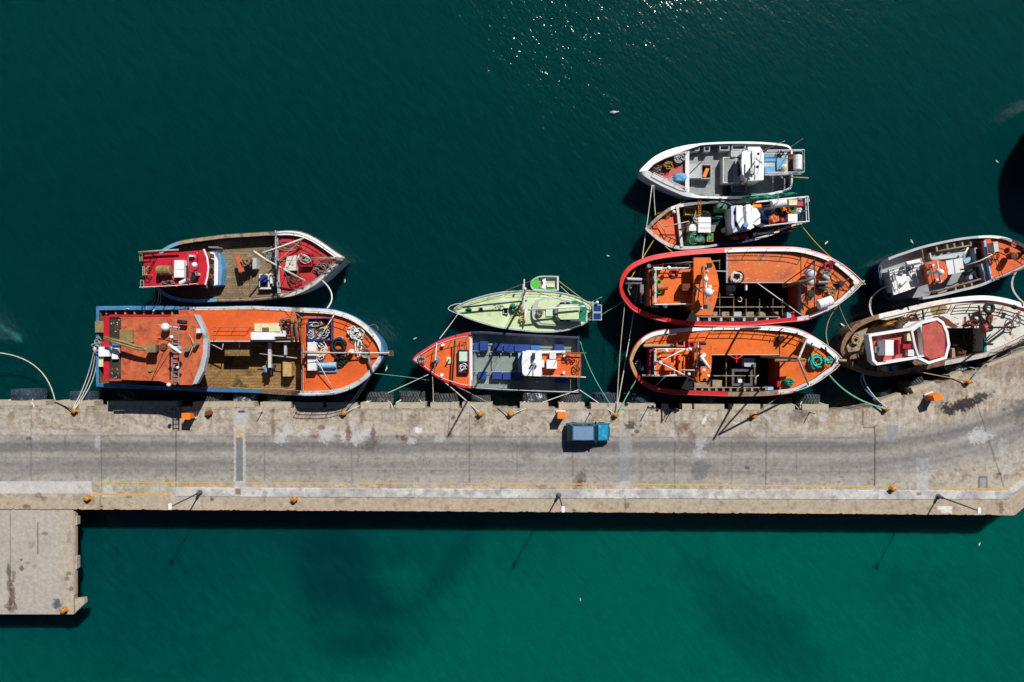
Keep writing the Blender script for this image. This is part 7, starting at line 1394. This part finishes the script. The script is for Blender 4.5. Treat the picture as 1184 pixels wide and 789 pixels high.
# ================================================================ MOORING ROPES
R_ = lambda x, y, z=3.7: (PX, x, y, z)
q = 3.75
rope(R_(-36, 408, 3.6), R_(64, 465, 3.32), 'rope', 'curved pale tan rope from the left edge of the picture to the quay', 1.0, .06, (1.0, 1.6)); rope(R_(64, 465, 3.36), R_(84, 475, q), 'black', 'dark rope end from the quay edge to the leftmost bollard', .1, .05)
rope(R_(110, 402, 4.0), R_(84, 475, q), 'rope_white', 'doubled pale ropes from the blue stern to the leftmost bollard', .8, .045, strands=3)
rope(R_(178, 334, 3.2), R_(146, 357, 3.7), 'rope', 'slack pale rope between the two leftmost boats at the stern', 1.2, .045, (.5, -.6)); rope(R_(184, 337, 3.2), R_(177, 360, 3.7), 'rope_white', 'short double line between the two leftmost boats', .5, .035, strands=2); rope(R_(372, 324, 4.0), R_(378, 357, 5.0), 'rope_white', 'thick white rope from the red foredeck to the large orange boat', .6, .08, (.6, 0))
rope(R_(428, 434, 5.3), R_(397, 477, q), 'rope_grey', 'thick grey ropes from the large orange bow down to a bollard', .7, .075, strands=2); rope(R_(496, 433, 3.0), R_(399, 477, q), 'rope_white', 'long pale rope from the red and blue bow left to a bollard', .9, .04); rope(R_(432, 432, 5.3), R_(496, 440, 2.6), 'rope_green', 'thin greenish rope between the large orange bow and the next bow', .8, .025)
rope(R_(531, 361, 1.8), R_(508, 392, 3.0), 'rope_white', 'short rope from the yacht bow to the boat with blue bins', .3, .04); rope(R_(500, 436, 2.9), R_(501, 466, 3.3), 'rope', 'short vertical rope under the red and blue bow', .2, .035)
rope(R_(508, 437, 2.9), R_(555, 478, q), 'rope_white', 'rope from the red and blue bow to the left bollard of the pair', .4, .05); rope(R_(508, 437, 2.9), R_(588, 478, q), 'rope_grey', 'longer rope from the red and blue bow to the right bollard of the pair', .4, .045); rope(R_(669, 451, 2.4), R_(594, 478, q), 'rope_white', 'pale rope from the stern of the boat with blue bins running left', .4, .045)
rope(R_(670, 451, 2.4), R_(711, 479, q), 'rope_white', 'pale rope from the stern of the boat with blue bins running right', .4, .045); rope(R_(671, 395, 2.4), R_(706, 468, 3.6), 'rope_green', 'thin green tinted rope from the grey stern to the quay', .6, .035, (-.3, 0)); rope(R_(686, 370, 1.8), R_(724, 347, 3.5), 'rope_green', 'pale rope from the yacht stern to the upper red stern', .5, .03)
rope(R_(614, 325, .7), R_(572, 341, 1.6), 'rope_brown', 'brown line from the green dinghy to the yacht bow side', .1, .03); rope(R_(646, 325, .7), R_(679, 350, 1.7), 'rope_yellow', 'yellow line from the green dinghy to the yacht stern', .1, .03); rope(R_(648, 331, .7), R_(660, 342, 1.6), 'rope_white', 'white line from the green dinghy to the yacht', .1, .025)
rope(R_(754, 214, 2.7), R_(712, 479, q), 'rope_white', 'very long pale rope from the white bow down to the bollard by the car', 1.2, .05, (.4, 0)); rope(R_(756, 214, 2.7), R_(758, 250, 2.4), 'rope_white', 'short rope between the white bow and the cluttered boat', .2, .04)
rope(R_(723, 347, 3.7), R_(713, 479, q), 'rope', 'rope from the upper red stern to the bollard by the car', .8, .045); rope(R_(736, 439, 3.6), R_(714, 480, q), 'rope_green', 'green rope from the lower tan stern to the bollard by the car', .4, .06)
rope(R_(757, 276, 2.4), R_(730, 321, 3.7), 'rope_yellow', 'left yellow rope from the cluttered bow to the upper red stern', .3, .04); rope(R_(768, 284, 2.4), R_(783, 296, 3.7), 'rope_yellow', 'short yellow rope from the cluttered boat to the upper red rail', .1, .05); rope(R_(927, 261, 2.2), R_(962, 299, 4.2), 'rope_yellow', 'right yellow rope from the cluttered stern to the upper red bow', .3, .04)
rope(R_(832, 229, 2.2), R_(848, 238, 2.4), 'rope_blue', 'blue rope between the white boat and the wheelhouse below', .1, .05); rope(R_(798, 229, 2.2), R_(783, 237, 2.2), 'rope', 'thin rope from the white boat to the cluttered bow rail', .1, .03)
rope(R_(970, 352, 4.5), R_(958, 400, 4.6), 'rope_tan', 'tan rope between the two red trimmed bows', .6, .05, (-.4, 0)); rope(R_(970, 352, 4.5), R_(985, 384, 3.6), 'rope_tan', 'tan rope from the upper red bow to the rusty stern', .3, .045); rope(R_(958, 433, 4.6), R_(1024, 473, q), 'rope_green', 'bright green rope from the lower red bow to its bollard', .9, .085, (0, -.5)); rope(R_(920, 448, 4.0), R_(874, 479, q), 'rope_grey', 'grey rope from the lower trawler to the bollard beneath it', .5, .04)
rope(R_(1028, 330, 2.6), R_(1009, 366, 3.5), 'rope_white', 'curved pale rope from the grey boat stern to the rusty boat', .8, .045, (-.5, .3), strands=2); rope(R_(998, 430, 3.5), R_(1026, 472, q), 'rope_white', 'rope from the rusty stern to the green tied bollard', .5, .06, (-.4, 0)); rope(R_(1000, 425, 3.5), R_(1022, 468, 3.5), 'rope_blue', 'blue rope beside the pale one at the rusty stern', .8, .06, (-.8, 0)); rope(R_(1062, 430, 3.4), R_(1121, 441, q), 'rope_tan', 'tan rope from the side of the rusty boat to the bend bollard', .3, .05)
rope(R_(1172, 398, 4.2), R_(1122, 441, q), 'rope_grey', 'two grey ropes from the rusty bow to the bend bollard', .6, .06, strands=2); rope(R_(1177, 312, 3.3), R_(1186, 352, 4.4), 'rope_white', 'curved doubled rope between the two bows at the right edge', .6, .05, (-.5, 0), strands=2)
